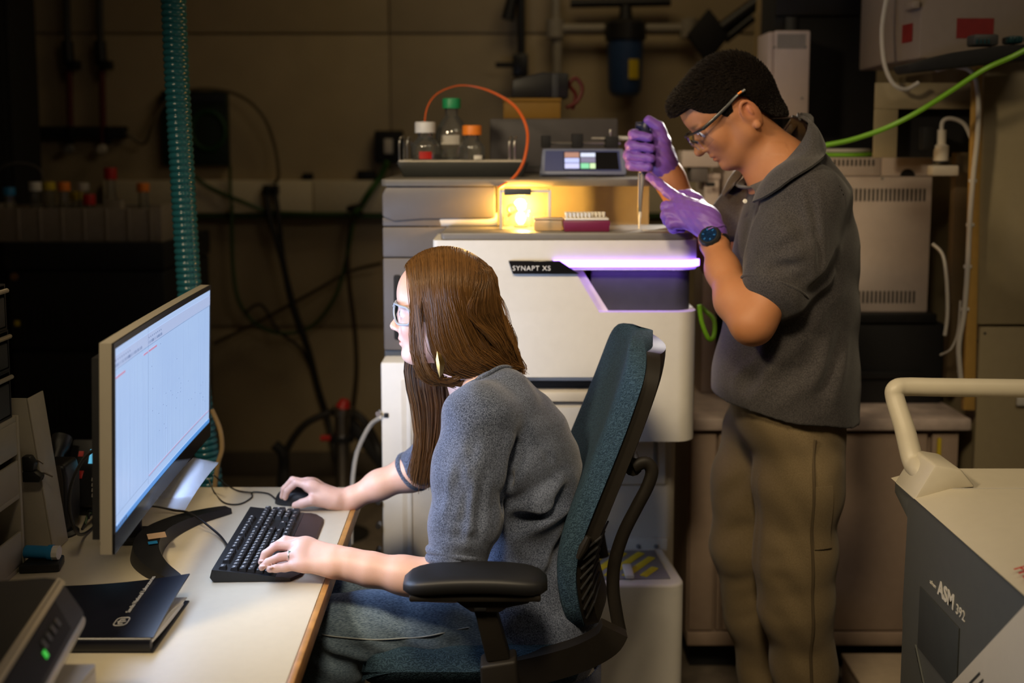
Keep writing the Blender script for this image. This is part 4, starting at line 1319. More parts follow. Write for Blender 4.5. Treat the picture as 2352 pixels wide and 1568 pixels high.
# white stand under the scanner
w1 = P(216, 1442, 1.50)
t = thing('scanner_stand', 'white box stand under the black scanner', 'stand', (w1.x - 0.1, 1.4, DZ))
sb = min(w1.z, DZ + 0.0745)
obj('stand_top', MB().box((w1.x - 0.345, 1.02, DZ + 0.0655), (w1.x, 1.50, DZ + 0.0745), 0.001), M_stand, t)
obj('side_board', MB().box((w1.x - 0.010, 1.02, DZ), (w1.x, 1.50, DZ + 0.065), 0.001), M_stand, t)
obj('side_board', MB().box((w1.x - 0.345, 1.02, DZ), (w1.x - 0.335, 1.50, DZ + 0.065), 0.001), M_org, t)
# ------------------------------------------------------------------ teal ducting hose from the ceiling to behind the desk
hy = 2.72
hp_ = smooth_path([P(388, -420, hy), P(396, -60, hy), P(399, 10, hy), P(406, 170, hy), P(417, 370, hy), P(428, 560, hy), P(438, 700, hy), P(455, 880, hy), P(474, 1030, hy), P(485, 1120, hy), P(492, 1250, hy)], 26)
L_ = [0.0]
for p, q in zip(hp_, hp_[1:]):
    L_.append(L_[-1] + (q - p).length)
pitch = 0.0158
mb = MB()
N_ = int(L_[-1] / pitch * 8)
path, rad = [], []
j = 0
for i in range(N_ + 1):
    s = L_[-1] * i / N_
    while j < len(L_) - 2 and L_[j + 1] < s:
        j += 1
    path.append(hp_[j].lerp(hp_[j + 1], (s - L_[j]) / max(1e-9, L_[j + 1] - L_[j])))
    ph_ = (s / pitch) % 1.0
    rad.append(0.0262 + 0.0048 * math.sin(math.pi * ph_) ** 0.6)
mb.tube(path, rad, 22)
M_hose = mat('teal_hose', (0.014, 0.095, 0.125), 0.2, var=0.04, vscale=10)
single('duct_hose', mb, M_hose, 'teal corrugated duct hose hanging down behind the monitor', 'hose', angle=80)
wire('pale_tube', [P(486, 940, hy - 0.05), P(505, 985, hy - 0.05), P(510, 1030, hy - 0.05), P(500, 1068, hy - 0.05), P(492, 1130, hy - 0.05)], 0.006, mat('tan_tube', (0.25, 0.17, 0.08), 0.5), 'short tan tube curving beside the lower end of the duct hose', 'tubing')

# ------------------------------------------------------------------ far left: dark rack with a crate of bottles
ry = 3.95
a, b = P(28, 556, ry), P(374, 548, ry)
M_rack = mat('rack_blue_black', (0.012, 0.014, 0.018), 0.5, var=0.1)
t = thing('equipment_rack', 'tall dark equipment rack under the bottle crate', 'rack', ((a.x + b.x) / 2, ry + 0.3, 0))
rt = a.z
rx0, rx1 = a.x - 0.02, b.x
obj('top_panel', MB().box((rx0 - 0.01, ry - 0.01, rt - 0.10), (rx1 + 0.005, ry + 0.6, rt), 0.006), M_rack, t)
zc = rt - 0.105
for h in (0.29, 0.015, 0.36, 0.015, 0.36):
    if h < 0.05:
        obj('gap_strip', MB().box((rx0 + 0.01, ry + 0.012, zc - h), (rx1 - 0.01, ry + 0.58, zc)), M_blackmatte, t)
    else:
        u = obj('rack_unit', MB().box((rx0, ry, zc - h), (rx1, ry + 0.59, zc), 0.006), M_rack, t)
        for k in range(7):
            obj('vent_slat', MB().box((rx0 + 0.06 + k * 0.022, ry - 0.004, zc - h * 0.75), (rx0 + 0.072 + k * 0.022, ry, zc - h * 0.45), 0.001), M_blackmatte, u)
    zc -= h
obj('plinth', MB().box((rx0 + 0.02, ry + 0.03, 0), (rx1 - 0.02, ry + 0.56, zc)), M_blackmatte, t)
a = P(40, 742, ry)
obj('indicator', MB().box((a.x - 0.010, ry - 0.005, a.z - 0.010), (a.x + 0.010, ry - 0.0005, a.z + 0.010), 0.003), M_yellow, t)
a = P(34, 635, ry)
obj('dial', MB().lathe([(0.014, 0), (0.012, 0.010)], Matrix.Translation((a.x, ry - 0.001, a.z)) @ Matrix.Rotation(R(90), 4, 'X'), 14), mat('brown_knob', (0.2, 0.1, 0.04), 0.5), t)
# crate
cy0, cy1 = ry + 0.02, ry + 0.26
c0, c1 = P(0, 545, cy0).x - 0.05, P(372, 545, cy0).x
ch = P(100, 478, cy0).z - rt
M_crate = mat('crate_plastic', (0.30, 0.26, 0.21), 0.55, var=0.05)
t = thing('bottle_crate', 'low translucent plastic crate full of bottles on the dark rack', 'crate', ((c0 + c1) / 2, ry + 0.14, rt))
obj('crate_floor', MB().box((c0, cy0, rt), (c1, cy1, rt + 0.006)), M_crate, t)
for yy in (cy0, cy1 - 0.005):
    obj('crate_side', MB().box((c0, yy, rt + 0.0061), (c1, yy + 0.005, rt + ch), 0.001), M_crate, t)
for x in (c0, c1 - 0.005):
    obj('crate_end', MB().box((x, cy0 + 0.0051, rt + 0.0061), (x + 0.005, cy1 - 0.0051, rt + ch * 1.1), 0.001), M_crate, t)
for k in range(8):
    x = c0 + (c1 - c0) * (k + 0.5) / 8
    obj('crate_rib', MB().box((x - 0.006, cy0 - 0.006, rt + 0.004), (x + 0.006, cy0 - 0.0005, rt + ch), 0.002), M_crate, t)
bb = [(20, 430, 448, M_blue, 'far left crate bottle with a blue cap'), (80, 418, 438, M_white, 'crate bottle with a white cap'), (112, 418, 436, M_yellow, 'crate bottle with a yellow cap beside an orange one'), (146, 418, 438, M_orange, 'crate bottle with an orange cap between yellow cap and red bottle'),
      (190, 420, 438, M_label, 'crate bottle with a beige cap'), (175, 440, 458, M_yellow, 'short crate bottle with a yellow cap'), (204, 446, 470, M_red, 'short dark red crate bottle'), (253, 385, 412, M_red, 'tallest crate bottle with a red cap'), (328, 420, 440, M_orange, 'crate bottle with an orange cap nearest to the hose')]
for k, (px, p0, p1, cm, lb) in enumerate(bb):
    yy = ry + 0.075 + 0.065 * (k % 3)
    bottle('lab_bottle', lb, px - 14, px + 14, p0, p1, cm, yy, rt + 0.0065, 0.026, (M_label, 0.2, 0.6, 240, 300))
c = P(264, 488, ry + 0.06)
t = thing('white_carton', 'small white carton standing in the crate under the red cap', 'carton', (c.x, ry + 0.05, rt))
obj('body', MB().box((c.x - 0.033, ry + 0.03, rt + 0.0065), (c.x + 0.033, ry + 0.075, P(264, 462, ry + 0.03).z), 0.002), M_crate, t)
obj('flap', MB().box((c.x - 0.033, ry + 0.032, P(264, 462, ry + 0.03).z + 0.0005), (c.x + 0.033, ry + 0.073, P(264, 460, ry + 0.03).z + 0.001)), M_crate, t)
for k in range(2):
    c = P(45, 408, ry + 0.13 + 0.03 * k)
    wire('coiled_tubing', [c + V((0.085 * math.cos(a_), 0.012 * math.sin(a_ * 2), 0.055 * math.sin(a_))) for a_ in [k_ * math.pi / 8 for k_ in range(0, 9)]], 0.004, mat('grey_tube_%d' % k, (0.10, 0.09, 0.08), 0.5),
         ('nearer loop of grey tubing above the crate end', 'farther loop of grey tubing above the crate end')[k], 'tubing', group='tubing loops above the crate', sub=3)
# very dark cabinet at the frame edge
a = P(30, 300, 4.3)
t = thing('dark_locker', 'black tall locker at the far left edge behind the crate', 'locker', (a.x - 0.25, 4.6, 0))
obj('carcass', MB().box((a.x - 0.6, 4.3, 0.0), (a.x, 4.55, 2.6), 0.005), M_blackmatte, t)
obj('door', MB().box((a.x - 0.58, 4.285, 0.05), (a.x - 0.02, 4.299, 2.55), 0.004), M_blackmatte, t)
# two gas lines with red lower hoses and a rail with regulators
wy = WY - 0.06
M_pipe = mat('gas_pipe', (0.03, 0.028, 0.025), 0.5)
M_redh = mat('red_hose', (0.09, 0.008, 0.006), 0.5)
for k, px in enumerate((160, 235)):
    t = thing('gas_line', ('dark gas line with a red hose farther from the duct hose', 'dark gas line with a red hose nearer to the duct hose')[k], 'pipe', P(px, 350, wy))
    top_ = P(px - 8, -60, wy)
    v0 = P(px - 2, 150, wy)
    obj('pipe', MB().tube([top_, P(px - 6, 60, wy), v0], 0.016, 12), M_pipe, t)
    obj('valve', MB().tube([P(px - 6, 95, wy), v0], 0.026, 12).box(tuple(v0 + V((-0.005, -0.03, -0.02))), tuple(v0 + V((0.05, 0.02, 0.02))), 0.006), M_black, t)
    obj('red_hose', MB().tube([v0, P(px + 2, 330, wy)], 0.015, 12), M_redh, t)
    kn = P(px + 0, 342, wy - 0.03)
    obj('knob', MB().lathe([(0.022, 0), (0.018, 0.02)], Matrix.Translation(kn) @ Matrix.Rotation(R(90), 4, 'X'), 14), M_cream if k else M_grey, t)
a, b = P(40, 316, wy), P(286, 290, wy)
t = thing('utility_rail', 'black utility rail fixed to the wall below the gas lines', 'rail', a)
obj('bar', MB().box((a.x, wy - 0.012, a.z), (b.x, WY - 0.0125, b.z), 0.004), M_blackmatte, t)
for k in range(3):
    x = a.x + 0.06 + k * 0.17
    obj('bracket', MB().box((x, wy - 0.02, a.z - 0.03), (x + 0.03, wy - 0.0125, b.z), 0.003), M_black, t)
# dark green notice board
a, b = P(380, 380, WY - 0.02), P(525, 210, WY - 0.02)
M_board = mat('dark_green_board', (0.010, 0.022, 0.014), 0.5, var=0.2, vscale=14)
t = thing('hose_cabinet', 'dark green panel with a round mark on the wall behind the hose', 'panel', a)
obj('panel', MB().box((a.x, WY - 0.06, a.z), (b.x, WY - 0.0125, b.z), 0.005), M_board, t)
cc = P(478, 300, WY - 0.065)
obj('round_mark', MB().tube([cc + V((0.075 * math.cos(k * math.pi / 16), 0.003, 0.085 * math.sin(k * math.pi / 16))) for k in range(33)], 0.010, 8), mat('board_ring', (0.012, 0.06, 0.015), 0.5), t)
obj('header', MB().box((a.x + 0.01, WY - 0.064, P(450, 238, WY).z), (b.x - 0.01, WY - 0.0605, b.z - 0.01), 0.002), mat('board_header', (0.02, 0.025, 0.035), 0.5), t)

# ------------------------------------------------------------------ wall boxes, plugs and cables round the raceway
boxes = [(862, 925, 300, 375, 'outlet_box', 'black outlet box with a pale switch beside the bottle tray', 0.07), (820, 862, 392, 412, 'power_adapter', 'flat black adapter resting above the raceway near the instrument', 0.05), (693, 716, 398, 414, 'wall_clip', 'small black clip on top of the raceway', 0.04)]
for x0, x1, p0, p1, nm, lb, dp in boxes:
    a, b = P(x0, p1, wy), P(x1, p0, wy)
    t = thing(nm, lb, nm.split('_')[-1], a)
    obj('housing', MB().box((a.x, WY - 0.012 - dp, a.z), (b.x, WY - 0.0125, b.z), 0.006), M_blackmatte, t)
    obj('face', MB().box((a.x + (b.x - a.x) * 0.35, WY - 0.016 - dp, a.z + (b.z - a.z) * 0.3), (a.x + (b.x - a.x) * 0.65, WY - 0.0125 - dp, a.z + (b.z - a.z) * 0.75), 0.002), M_cream if nm == 'outlet_box' else M_black, t)
cw = WY - 0.12
M_cb = mat('black_cable', (0.014, 0.012, 0.010), 0.55)
for k, px in enumerate((612, 632)):
    t = thing('power_plug', ('black power plug in the raceway, the one nearer the hose', 'black power plug in the raceway, the one nearer the instrument')[k], 'plug', P(px, 436, cw))
    a = P(px, 436, WY - 0.10)
    obj('plug_body', MB().box((a.x - 0.016, WY - 0.115, a.z - 0.022), (a.x + 0.016, WY - 0.0755, a.z + 0.022), 0.006), M_black, t)
    obj('plug_cord', MB().tube(smooth_path([(a.x, WY - 0.10, a.z - 0.02), P(px + 8, 500, cw), P(648 + k * 3, 600, cw), P(670 + k * 5, 700, cw), P(705 + k * 4, 800, cw), P(728 + k * 4, 890, cw), P(752 + k * 4, 970, cw), P(772 + k * 3, 1060, cw - 0.1)], 6), 0.012, 8), M_cb, t)
gl = [
    ('green cable sagging in a wide loop under the raceway', M_dkgreen, 0.009, [(532, 470), (534, 600), (548, 690), (590, 745), (650, 765), (715, 750), (765, 690), (790, 620), (806, 540), (815, 495)]),
    ('green cable climbing from the raceway lip to the outlet box', mat('mid_green_cable', (0.035, 0.11, 0.015), 0.5), 0.015, [(815, 492), (828, 475), (850, 440), (872, 410), (890, 372)]),
    ('dark green cable slanting from the hose down to the raceway', M_dkgreen, 0.010, [(440, 398), (480, 430), (560, 465), (620, 486), (700, 491), (800, 491)]),
    ('thin brown cable hanging straight below the cable knot', mat('brown_cable', (0.04, 0.026, 0.012), 0.5), 0.010, [(812, 495), (800, 560), (802, 650), (815, 760), (818, 860), (806, 960)]),
    ('thin brown cable crossing the wall panel diagonally', mat('brown_cable_2', (0.045, 0.03, 0.015), 0.5), 0.008, [(490, 790), (600, 735), (720, 670), (800, 625), (876, 605)]),
    ('brown cable arching over the dark green wall panel', mat('brown_cable_3', (0.13, 0.10, 0.055), 0.5), 0.008, [(290, 305), (330, 330), (350, 290), (380, 235), (450, 205), (540, 215), (600, 260), (630, 330), (640, 400), (632, 420)]),
    ('dark cable hanging down the wall left of the plugs', M_dkgreen, 0.007, [(528, 380), (529, 420), (531, 470)]),
    ('slack dark cable behind the plug cords', M_cb, 0.007, [(560, 720), (600, 700), (640, 760), (690, 800), (720, 860)]),
]
for lb, m_, r_, pts in gl:
    wire('wall_cable', [P(x, y, cw + (0.02 if i % 2 else 0)) for i, (x, y) in enumerate(pts)], r_, m_, lb, 'cable', group='cables on the back wall', sub=6)
c = P(815, 492, cw - 0.02)
single('cable_tie', MB().tube([c + V((0.03 * math.cos(k * math.pi / 6), 0.03 * math.sin(k * math.pi / 6), 0.004 * k)) for k in range(13)], 0.010, 8), M_cb, 'dark cable tie bundling the cables at the raceway lip', 'cable tie')
# steel vacuum fitting on the floor behind the desk
vy = 4.2
a, b = P(785, 935, vy), P(785, 1100, vy)
t = thing('vacuum_valve', 'upright steel vacuum valve on the floor behind the desk', 'valve', (a.x, vy, 0))
obj('body', MB().tube([V((a.x, vy, 0.0)), V((a.x, vy, a.z - 0.03))], 0.030, 18), M_steel, t)
obj('top_flange', MB().tube([V((a.x, vy, a.z - 0.03)), V((a.x, vy, a.z))], 0.042, 18), M_steel, t)
zz1 = P(785, 1005, vy).z
obj('flange', MB().tube([V((a.x, vy, zz1 - 0.012)), V((a.x, vy, zz1 + 0.012))], 0.048, 18), M_black, t)
obj('handle', MB().tube([V((a.x - 0.03, vy, zz1)), V((a.x - 0.085, vy, zz1 - 0.002))], 0.012, 10), M_red, t)
obj('knob', MB().tube([V((a.x + 0.005, vy, a.z)), V((a.x + 0.015, vy, a.z + 0.03))], [0.03, 0.018], 10), M_red, t)
obj('foot', MB().lathe([(0.10, 0), (0.10, 0.01), (0.04, 0.02)], Matrix.Translation((a.x, vy, 0)), 18), M_black, t)
hs = [('black vacuum hose arching over the steel valve to the left', M_cb, 0.014, [(760, 945, 4.2), (700, 975, 4.2), (660, 1030, 4.2), (645, 1090, 4.2), (640, 1180, 4.1)]),
      ('black vacuum hose leaning right of the steel valve', M_cb, 0.016, [(795, 938, 4.25), (835, 965, 4.2), (870, 1030, 4.2), (885, 1100, 4.1)]),
      ('thick black hose under the right of the steel valve', M_blackmatte, 0.026, [(800, 965, 4.3), (830, 1000, 4.25), (865, 1045, 4.2), (900, 1090, 4.1)]),
      ('short black elbow pipe left of the steel valve', M_blackmatte, 0.022, [(630, 1020, 4.2), (650, 1042, 4.2), (652, 1090, 4.2), (650, 1160, 4.1)])]
for lb, m_, r_, pts in hs:
    wire('vacuum_hose', [P(*p) for p in pts], r_, m_, lb, 'hose', group='vacuum hoses behind the desk')
wire('clear_hose', [P(876, 958, 2.80), P(852, 975, 2.85), P(828, 1018, 2.88), P(815, 1060, 2.88), P(808, 1130, 2.85), P(806, 1250, 2.8)], 0.0062, M_tubing, 'clear plastic hose curving down from the instrument side', 'hose')

# ------------------------------------------------------------------ pipework above the instrument
pw = WY - 0.10
M_pvc = mat('grey_pvc', (0.30, 0.27, 0.22), 0.5, var=0.05)


def pipe(lb, pts, r_, m_=None, nm='wall_pipe'):
    return single(nm, MB().tube([P(x, y, pw) for x, y in pts], r_, 14), m_ or M_pvc, lb, 'pipe', 'pipework on the wall above the instrument')


pipe('pale pipe running level into the blue filter from the left', [(1275, 66), (1400, 66)], 0.022)
pipe('pale pipe running level out of the blue filter to the right', [(1474, 66), (1590, 66)], 0.022)
pipe('pale upright pipe rising left of the filter', [(1277, 66), (1277, -60)], 0.018)
pipe('pale upright pipe dropping behind the black block', [(1280, 75), (1279, 240)], 0.022)
pipe('dark upright pipe with a valve left of the filter', [(1197, -60), (1197, 160)], 0.018, M_black)
pipe('upper dark pipe level above the filter', [(1310, 8), (1540, 4)], 0.02, M_black)
for lb, px, py, r_ in (('pale elbow joint at the left pipe corner', 1275, 66, 0.040), ('pale elbow joint at the right pipe end', 1582, 66, 0.040)):
    c = P(px, py, pw)
    single('pipe_elbow', MB().lathe([(0.02, -0.045), (r_, -0.04), (r_, 0.04), (0.02, 0.045)], Matrix.Translation(c), 18), M_pvc, lb, 'pipe fitting')
c = P(1195, 150, pw)
t = thing('ball_valve', 'black ball valve with a lever on the dark pipe', 'valve', c)
obj('body', MB().box(tuple(c + V((-0.035, -0.04, -0.05))), tuple(c + V((0.035, 0.04, 0.05))), 0.012), M_black, t)
obj('lever', MB().tube([c + V((-0.03, -0.03, 0.0)), c + V((-0.11, -0.03, 0.0))], 0.012, 8), M_blackmatte, t)
obj('union', MB().lathe([(0.03, -0.03), (0.04, -0.02), (0.04, 0.02), (0.03, 0.03)], Matrix.Translation(c + V((0, 0, -0.08))), 14), M_steel, t)
c = P(1176, 20, pw)
t = thing('pipe_lamp', 'black slanted sensor head on the wall at the top', 'sensor', c)
obj('head', MB().tube([c + V((-0.02, -0.02, -0.05)), c + V((0.01, -0.02, 0.08))], [0.03, 0.022], 12), M_black, t)
obj('stem', MB().tube([c + V((0.01, -0.02, 0.08)), c + V((0.03, 0.06, 0.14))], 0.012, 8), M_black, t)
# blue filter
c0, c1 = P(1435, 92, pw - 0.05), P(1435, 222, pw - 0.05)
fr_ = 41 * SC(pw)
t = thing('water_filter', 'blue water filter canister with a black head on the wall', 'filter', c1)
h = c0.z - c1.z
obj('canister', MB().lathe([(fr_ * 0.55, 0), (fr_ * 0.8, 0.012), (fr_ * 0.92, 0.035), (fr_, h)], Matrix.Translation(c1), 28), mat('filter_blue', (0.025, 0.06, 0.16), 0.4, var=0.05), t)
obj('head', MB().lathe([(fr_ * 1.12, h), (fr_ * 1.12, h + 0.07), (fr_ * 0.9, h + 0.085), (fr_ * 0.4, h + 0.09), (fr_ * 0.3, h + 0.15)], Matrix.Translation(c1), 28), M_black, t)
g_ = MB().grid(lambda u, v: c1 + V(((fr_ + 0.002) * math.cos(R(275 + 35 * u)), (fr_ + 0.002) * math.sin(R(275 + 35 * u)), h * (0.30 + 0.34 * v))), 6, 1, 0.001)
obj('yellow_sticker', g_, M_yellow, t)
# dark swing arm with a diamond plate, upper right
c = P(1628, 80, 4.6)
t = thing('swing_arm', 'dark jointed arm with a diamond shaped plate above the standing person', 'arm', c)
obj('plate', MB().prism([(0, 0.11), (0.09, 0), (0.0, -0.12), (-0.09, 0)], c, EX, EZ, EY, 0.04, 0.008), M_blackmatte, t)
obj('upper_arm', MB().tube([c + V((0.06, 0.02, 0.03)), P(1760, -10, 4.6)], 0.028, 12), M_black, t)
obj('lower_arm', MB().tube([c + V((0.07, 0.02, -0.02)), P(1730, 40, 4.6)], 0.018, 12), M_black, t)
wire('beige_conduit', [P(1752, -40, 4.2), P(1745, 60, 4.2), P(1740, 150, 4.2), P(1730, 260, 4.2)], 0.018, mat('beige_conduit', (0.32, 0.24, 0.12), 0.5), 'beige conduit running down beside the slim white unit', 'conduit')

# ------------------------------------------------------------------ behind and right of the standing person
# black rack column
a, b = P(1772, 350, 3.62), P(2035, -60, 3.62)
t = thing('black_column', 'tall black frame column standing on the bench behind the slim white unit', 'column', ((a.x + b.x) / 2, 3.7, bz))
obj('column_body', MB().box((a.x, 3.62, bz), (P(2010, 300, 3.62).x, 3.82, 2.5), 0.006), M_blackmatte, t)
obj('column_arm', MB().box((a.x, 3.60, P(1900, 35, 3.6).z), (b.x, 3.6195, 2.5), 0.004), M_black, t)
obj('column_strip', MB().box((a.x + 0.03, 3.605, P(1800, 350, 3.6).z), (a.x + 0.07, 3.6195, P(1800, 36, 3.6).z - 0.002), 0.003), M_black, t)
# slim white unit on it
sy1 = 3.44
a, b = P(1762, 268, sy1), P(1862, 70, sy1)
t = thing('slim_unit', 'slim white ventilated unit mounted upright behind the head', 'unit', ((a.x + b.x) / 2, sy1, a.z))
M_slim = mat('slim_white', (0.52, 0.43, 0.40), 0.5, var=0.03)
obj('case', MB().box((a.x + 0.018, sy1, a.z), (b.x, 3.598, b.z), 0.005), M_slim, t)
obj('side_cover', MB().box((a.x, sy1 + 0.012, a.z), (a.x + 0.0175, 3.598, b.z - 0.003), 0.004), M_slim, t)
for k in range(16):
    x = a.x + 0.028 + k * (b.x - a.x - 0.045) / 15
    obj('vent_slot', MB().box((x - 0.0018, sy1 - 0.0012, P(1800, 112, sy1).z), (x + 0.0018, sy1 - 0.0002, P(1800, 78, sy1).z)), M_grey, t)
for px, py in ((1778, 108), (1850, 108), (1782, 208), (1842, 226)):
    c = P(px, py, sy1)
    obj('screw', MB().lathe([(0.004, 0), (0.004, 0.002), (0.002, 0.003)], Matrix.Translation((c.x, sy1, c.z)) @ Matrix.Rotation(R(90), 4, 'X'), 10), M_grey, t)
# ventilated white cabinet
vy1 = 3.22
a, b = P(1890, 716, vy1), P(2146, 362, vy1)
vx0 = P(1680, 500, vy1).x
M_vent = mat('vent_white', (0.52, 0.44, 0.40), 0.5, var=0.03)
t = thing('vented_cabinet', 'white metal cabinet with rows of vent slots behind the standing person', 'cabinet', ((vx0 + b.x) / 2, 3.4, a.z))
sp1 = P(2000, 404, vy1).z
sp2 = P(2024, 400, vy1).x
vz = a.z
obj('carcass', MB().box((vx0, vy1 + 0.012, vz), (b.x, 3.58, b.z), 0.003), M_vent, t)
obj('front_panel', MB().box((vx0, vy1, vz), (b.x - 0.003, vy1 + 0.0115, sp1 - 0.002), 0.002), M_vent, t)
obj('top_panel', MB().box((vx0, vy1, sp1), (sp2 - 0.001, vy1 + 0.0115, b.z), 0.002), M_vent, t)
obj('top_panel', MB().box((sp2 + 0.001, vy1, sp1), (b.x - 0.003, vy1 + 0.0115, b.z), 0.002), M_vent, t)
M_hole = mat('slot_dark', (0.025, 0.025, 0.022), 0.8, var=0)
slot = MB().box((-0.0030, -0.0008, -1), (0.0030, -0.0001, 1)).mesh('vent_slot', M_hole)
for p0, p1, xe in ((433, 462, 2123), (668, 696, 2108), (366, 381, 2003)):
    z0, z1 = P(2000, p1, vy1).z, P(2000, p0, vy1).z
    x1 = P(xe, 450, vy1).x
    for k in range(30):
        x = x1 - k * 0.0126
        if x < vx0 + 0.02:
            break
        link('vent_slot', slot, t, Matrix.Translation((x, vy1, (z0 + z1) / 2)) @ Matrix.Diagonal((1, 1, (z1 - z0) / 2, 1)))
c = P(2084, 404, vy1)
pts = [(0.021 * math.cos(math.pi * k / 12), 0.021 * math.sin(math.pi * k / 12)) for k in range(13)]
obj('dome_port', MB().prism(pts, (c.x, vy1 - 0.002, sp1), EX, EZ, EY, 0.002), M_black, t)
c = P(2026, 410, vy1)
obj('screw', MB().lathe([(0.004, 0), (0.004, 0.002)], Matrix.Translation((c.x, vy1, c.z)) @ Matrix.Rotation(R(90), 4, 'X'), 10), M_grey, t)
# black pump housing under it, on the bench
a, b = P(1650, 960, 3.18), P(2180, 718, 3.18)
t = thing('vacuum_pump', 'black pump housing on the bench below the vented white cabinet', 'pump', ((a.x + b.x) / 2, 3.4, bz))
px0 = P(1680, 900, 3.2).x
obj('housing', MB().box((px0, 3.2, bz), (b.x, 3.60, vz - 0.03), 0.012), M_blackmatte, t)
obj('lid', MB().box((px0, 3.19, vz - 0.029), (b.x - 0.03, 3.60, vz - 0.0005), 0.004), M_black, t)
obj('rib', MB().box((px0 + 0.05, 3.185, bz + 0.08), (b.x - 0.06, 3.1995, bz + 0.10), 0.004), M_black, t)
# pale boxes seen in the gap between face and raised hands
a, b = P(1566, 384, 3.30), P(1652, 346, 3.30)
t = thing('pale_sensor', 'pale flat box seen between the raised hand and the chin', 'box', a)
obj('body', MB().box((a.x, 3.30, a.z), (b.x, 3.40, b.z), 0.004), M_vent, t)
obj('foot', MB().box((a.x + 0.03, 3.31, a.z - 0.045), (b.x - 0.03, 3.39, a.z - 0.0005), 0.003), M_greige, t)
obj('clip', MB().box((a.x + 0.075, 3.292, a.z - 0.058), (a.x + 0.10, 3.3095, a.z - 0.046), 0.002), M_blackmatte, t)
a2, b2 = P(1614, 640, 3.34), P(1662, 412, 3.34)
t = thing('pale_housing', 'pale tall housing below the flat box in the gap', 'housing', ((a2.x + b2.x) / 2, 3.4, TS))
obj('body', MB().box((a2.x, 3.34, bz + 0.001), (b2.x - 0.012, 3.5, b2.z), 0.004), M_vent, t)
obj('cap', MB().box((a2.x - 0.003, 3.335, b2.z + 0.0005), (b2.x - 0.010, 3.503, b2.z + 0.018), 0.003), M_vent, t)
# tall beige service cabinet at the right with amber light painted on its edge
cyR = 3.05
a, b = P(2250, 1062, cyR), P(2420, 150, cyR)
M_svc = mat('service_beige', (0.34, 0.28, 0.17), 0.5, var=0.03)
t = thing('service_cabinet', 'tall beige service cabinet at the right edge with cable clips', 'cabinet', (a.x + 0.4, 3.4, 0))
zt_ = P(2300, 140, cyR).z
zj_ = P(2300, 748, cyR).z
obj('carcass', MB().box((br + 0.03, cyR + 0.02, 0.0), (a.x + 0.9, 3.8, zt_), 0.004), M_svc, t)
obj('upper_panel', MB().box((P(2252, 400, cyR).x, cyR, zj_ + 0.004), (a.x + 0.9, cyR + 0.0195, zt_), 0.003), M_svc, t)
obj('lower_panel', MB().box((P(2245, 900, cyR).x, cyR, 0.42), (a.x + 0.9, cyR + 0.0195, zj_ - 0.004), 0.003), M_svc, t)
M_litedge = mat('amber_lit_edge', (0.50, 0.30, 0.08), 0.45, var=0.05)  # amber light falling on the edge, put into the base colour
obj('edge_post', MB().prism([(P(2212, 900, cyR - 0.02).x, 0.80), (P(2238, 900, cyR - 0.02).x, 0.80), (P(2252, 200, cyR - 0.02).x, zt_ - 0.005), (P(2232, 200, cyR - 0.02).x, zt_ - 0.005)], (0, cyR - 0.03, 0), EX, EZ, EY, 0.02, 0.002), M_litedge, t)
for py in (415, 516, 612, 710):
    c = P(2236 - (py - 400) * 0.06, py, cyR - 0.034)
    obj('cable_clip', MB().box(tuple(c + V((-0.012, -0.004, -0.005))), tuple(c + V((0.010, 0.003, 0.005))), 0.002), M_white, t)
for px, py in ((2262, 765), (2243, 783)):
    c = P(px, py, cyR)
    obj('screw', MB().lathe([(0.004, 0), (0.003, 0.003)], Matrix.Translation((c.x, cyR, c.z)) @ Matrix.Rotation(R(90), 4, 'X'), 10), M_dgrey, t)
c0, c1 = P(2333, 905, cyR), P(2380, 930, cyR)
obj('switch_plate', MB().box((c0.x, cyR - 0.012, c1.z), (c1.x, cyR - 0.0005, c0.z), 0.003), M_white, t)
obj('base_rail', MB().box((P(2225, 1060, cyR).x, cyR - 0.01, 0.36), (a.x + 0.9, cyR + 0.0195, 0.415), 0.003), M_svc, t)
wire('white_hose', [P(2150, 160, 3.0), P(2195, 152, 3.0), P(2232, 165, 3.0), P(2246, 210, 3.0), P(2246, 300, 3.0), P(2236, 400, 3.0), P(2228, 500, 3.0), P(2222, 620, 3.0), P(2214, 720, 3.0), P(2202, 800, 3.0), P(2210, 900, 3.0)], 0.007, M_tubing, 'white hose clipped along the amber lit cabinet edge', 'hose')
wire('grey_hose', [P(2142, 560, 3.1), P(2165, 585, 3.08), P(2174, 640, 3.06), P(2176, 720, 3.05), P(2170, 770, 3.05)], 0.005, M_tubing, 'thin hose bowing beside the vented cabinet', 'hose')
wire('thin_hose', [P(2206, 690, 3.02), P(2200, 760, 3.02), P(2185, 800, 3.02), P(2160, 815, 3.05)], 0.003, M_tubing, 'hair thin hose leaving the cabinet edge near the bench', 'hose')
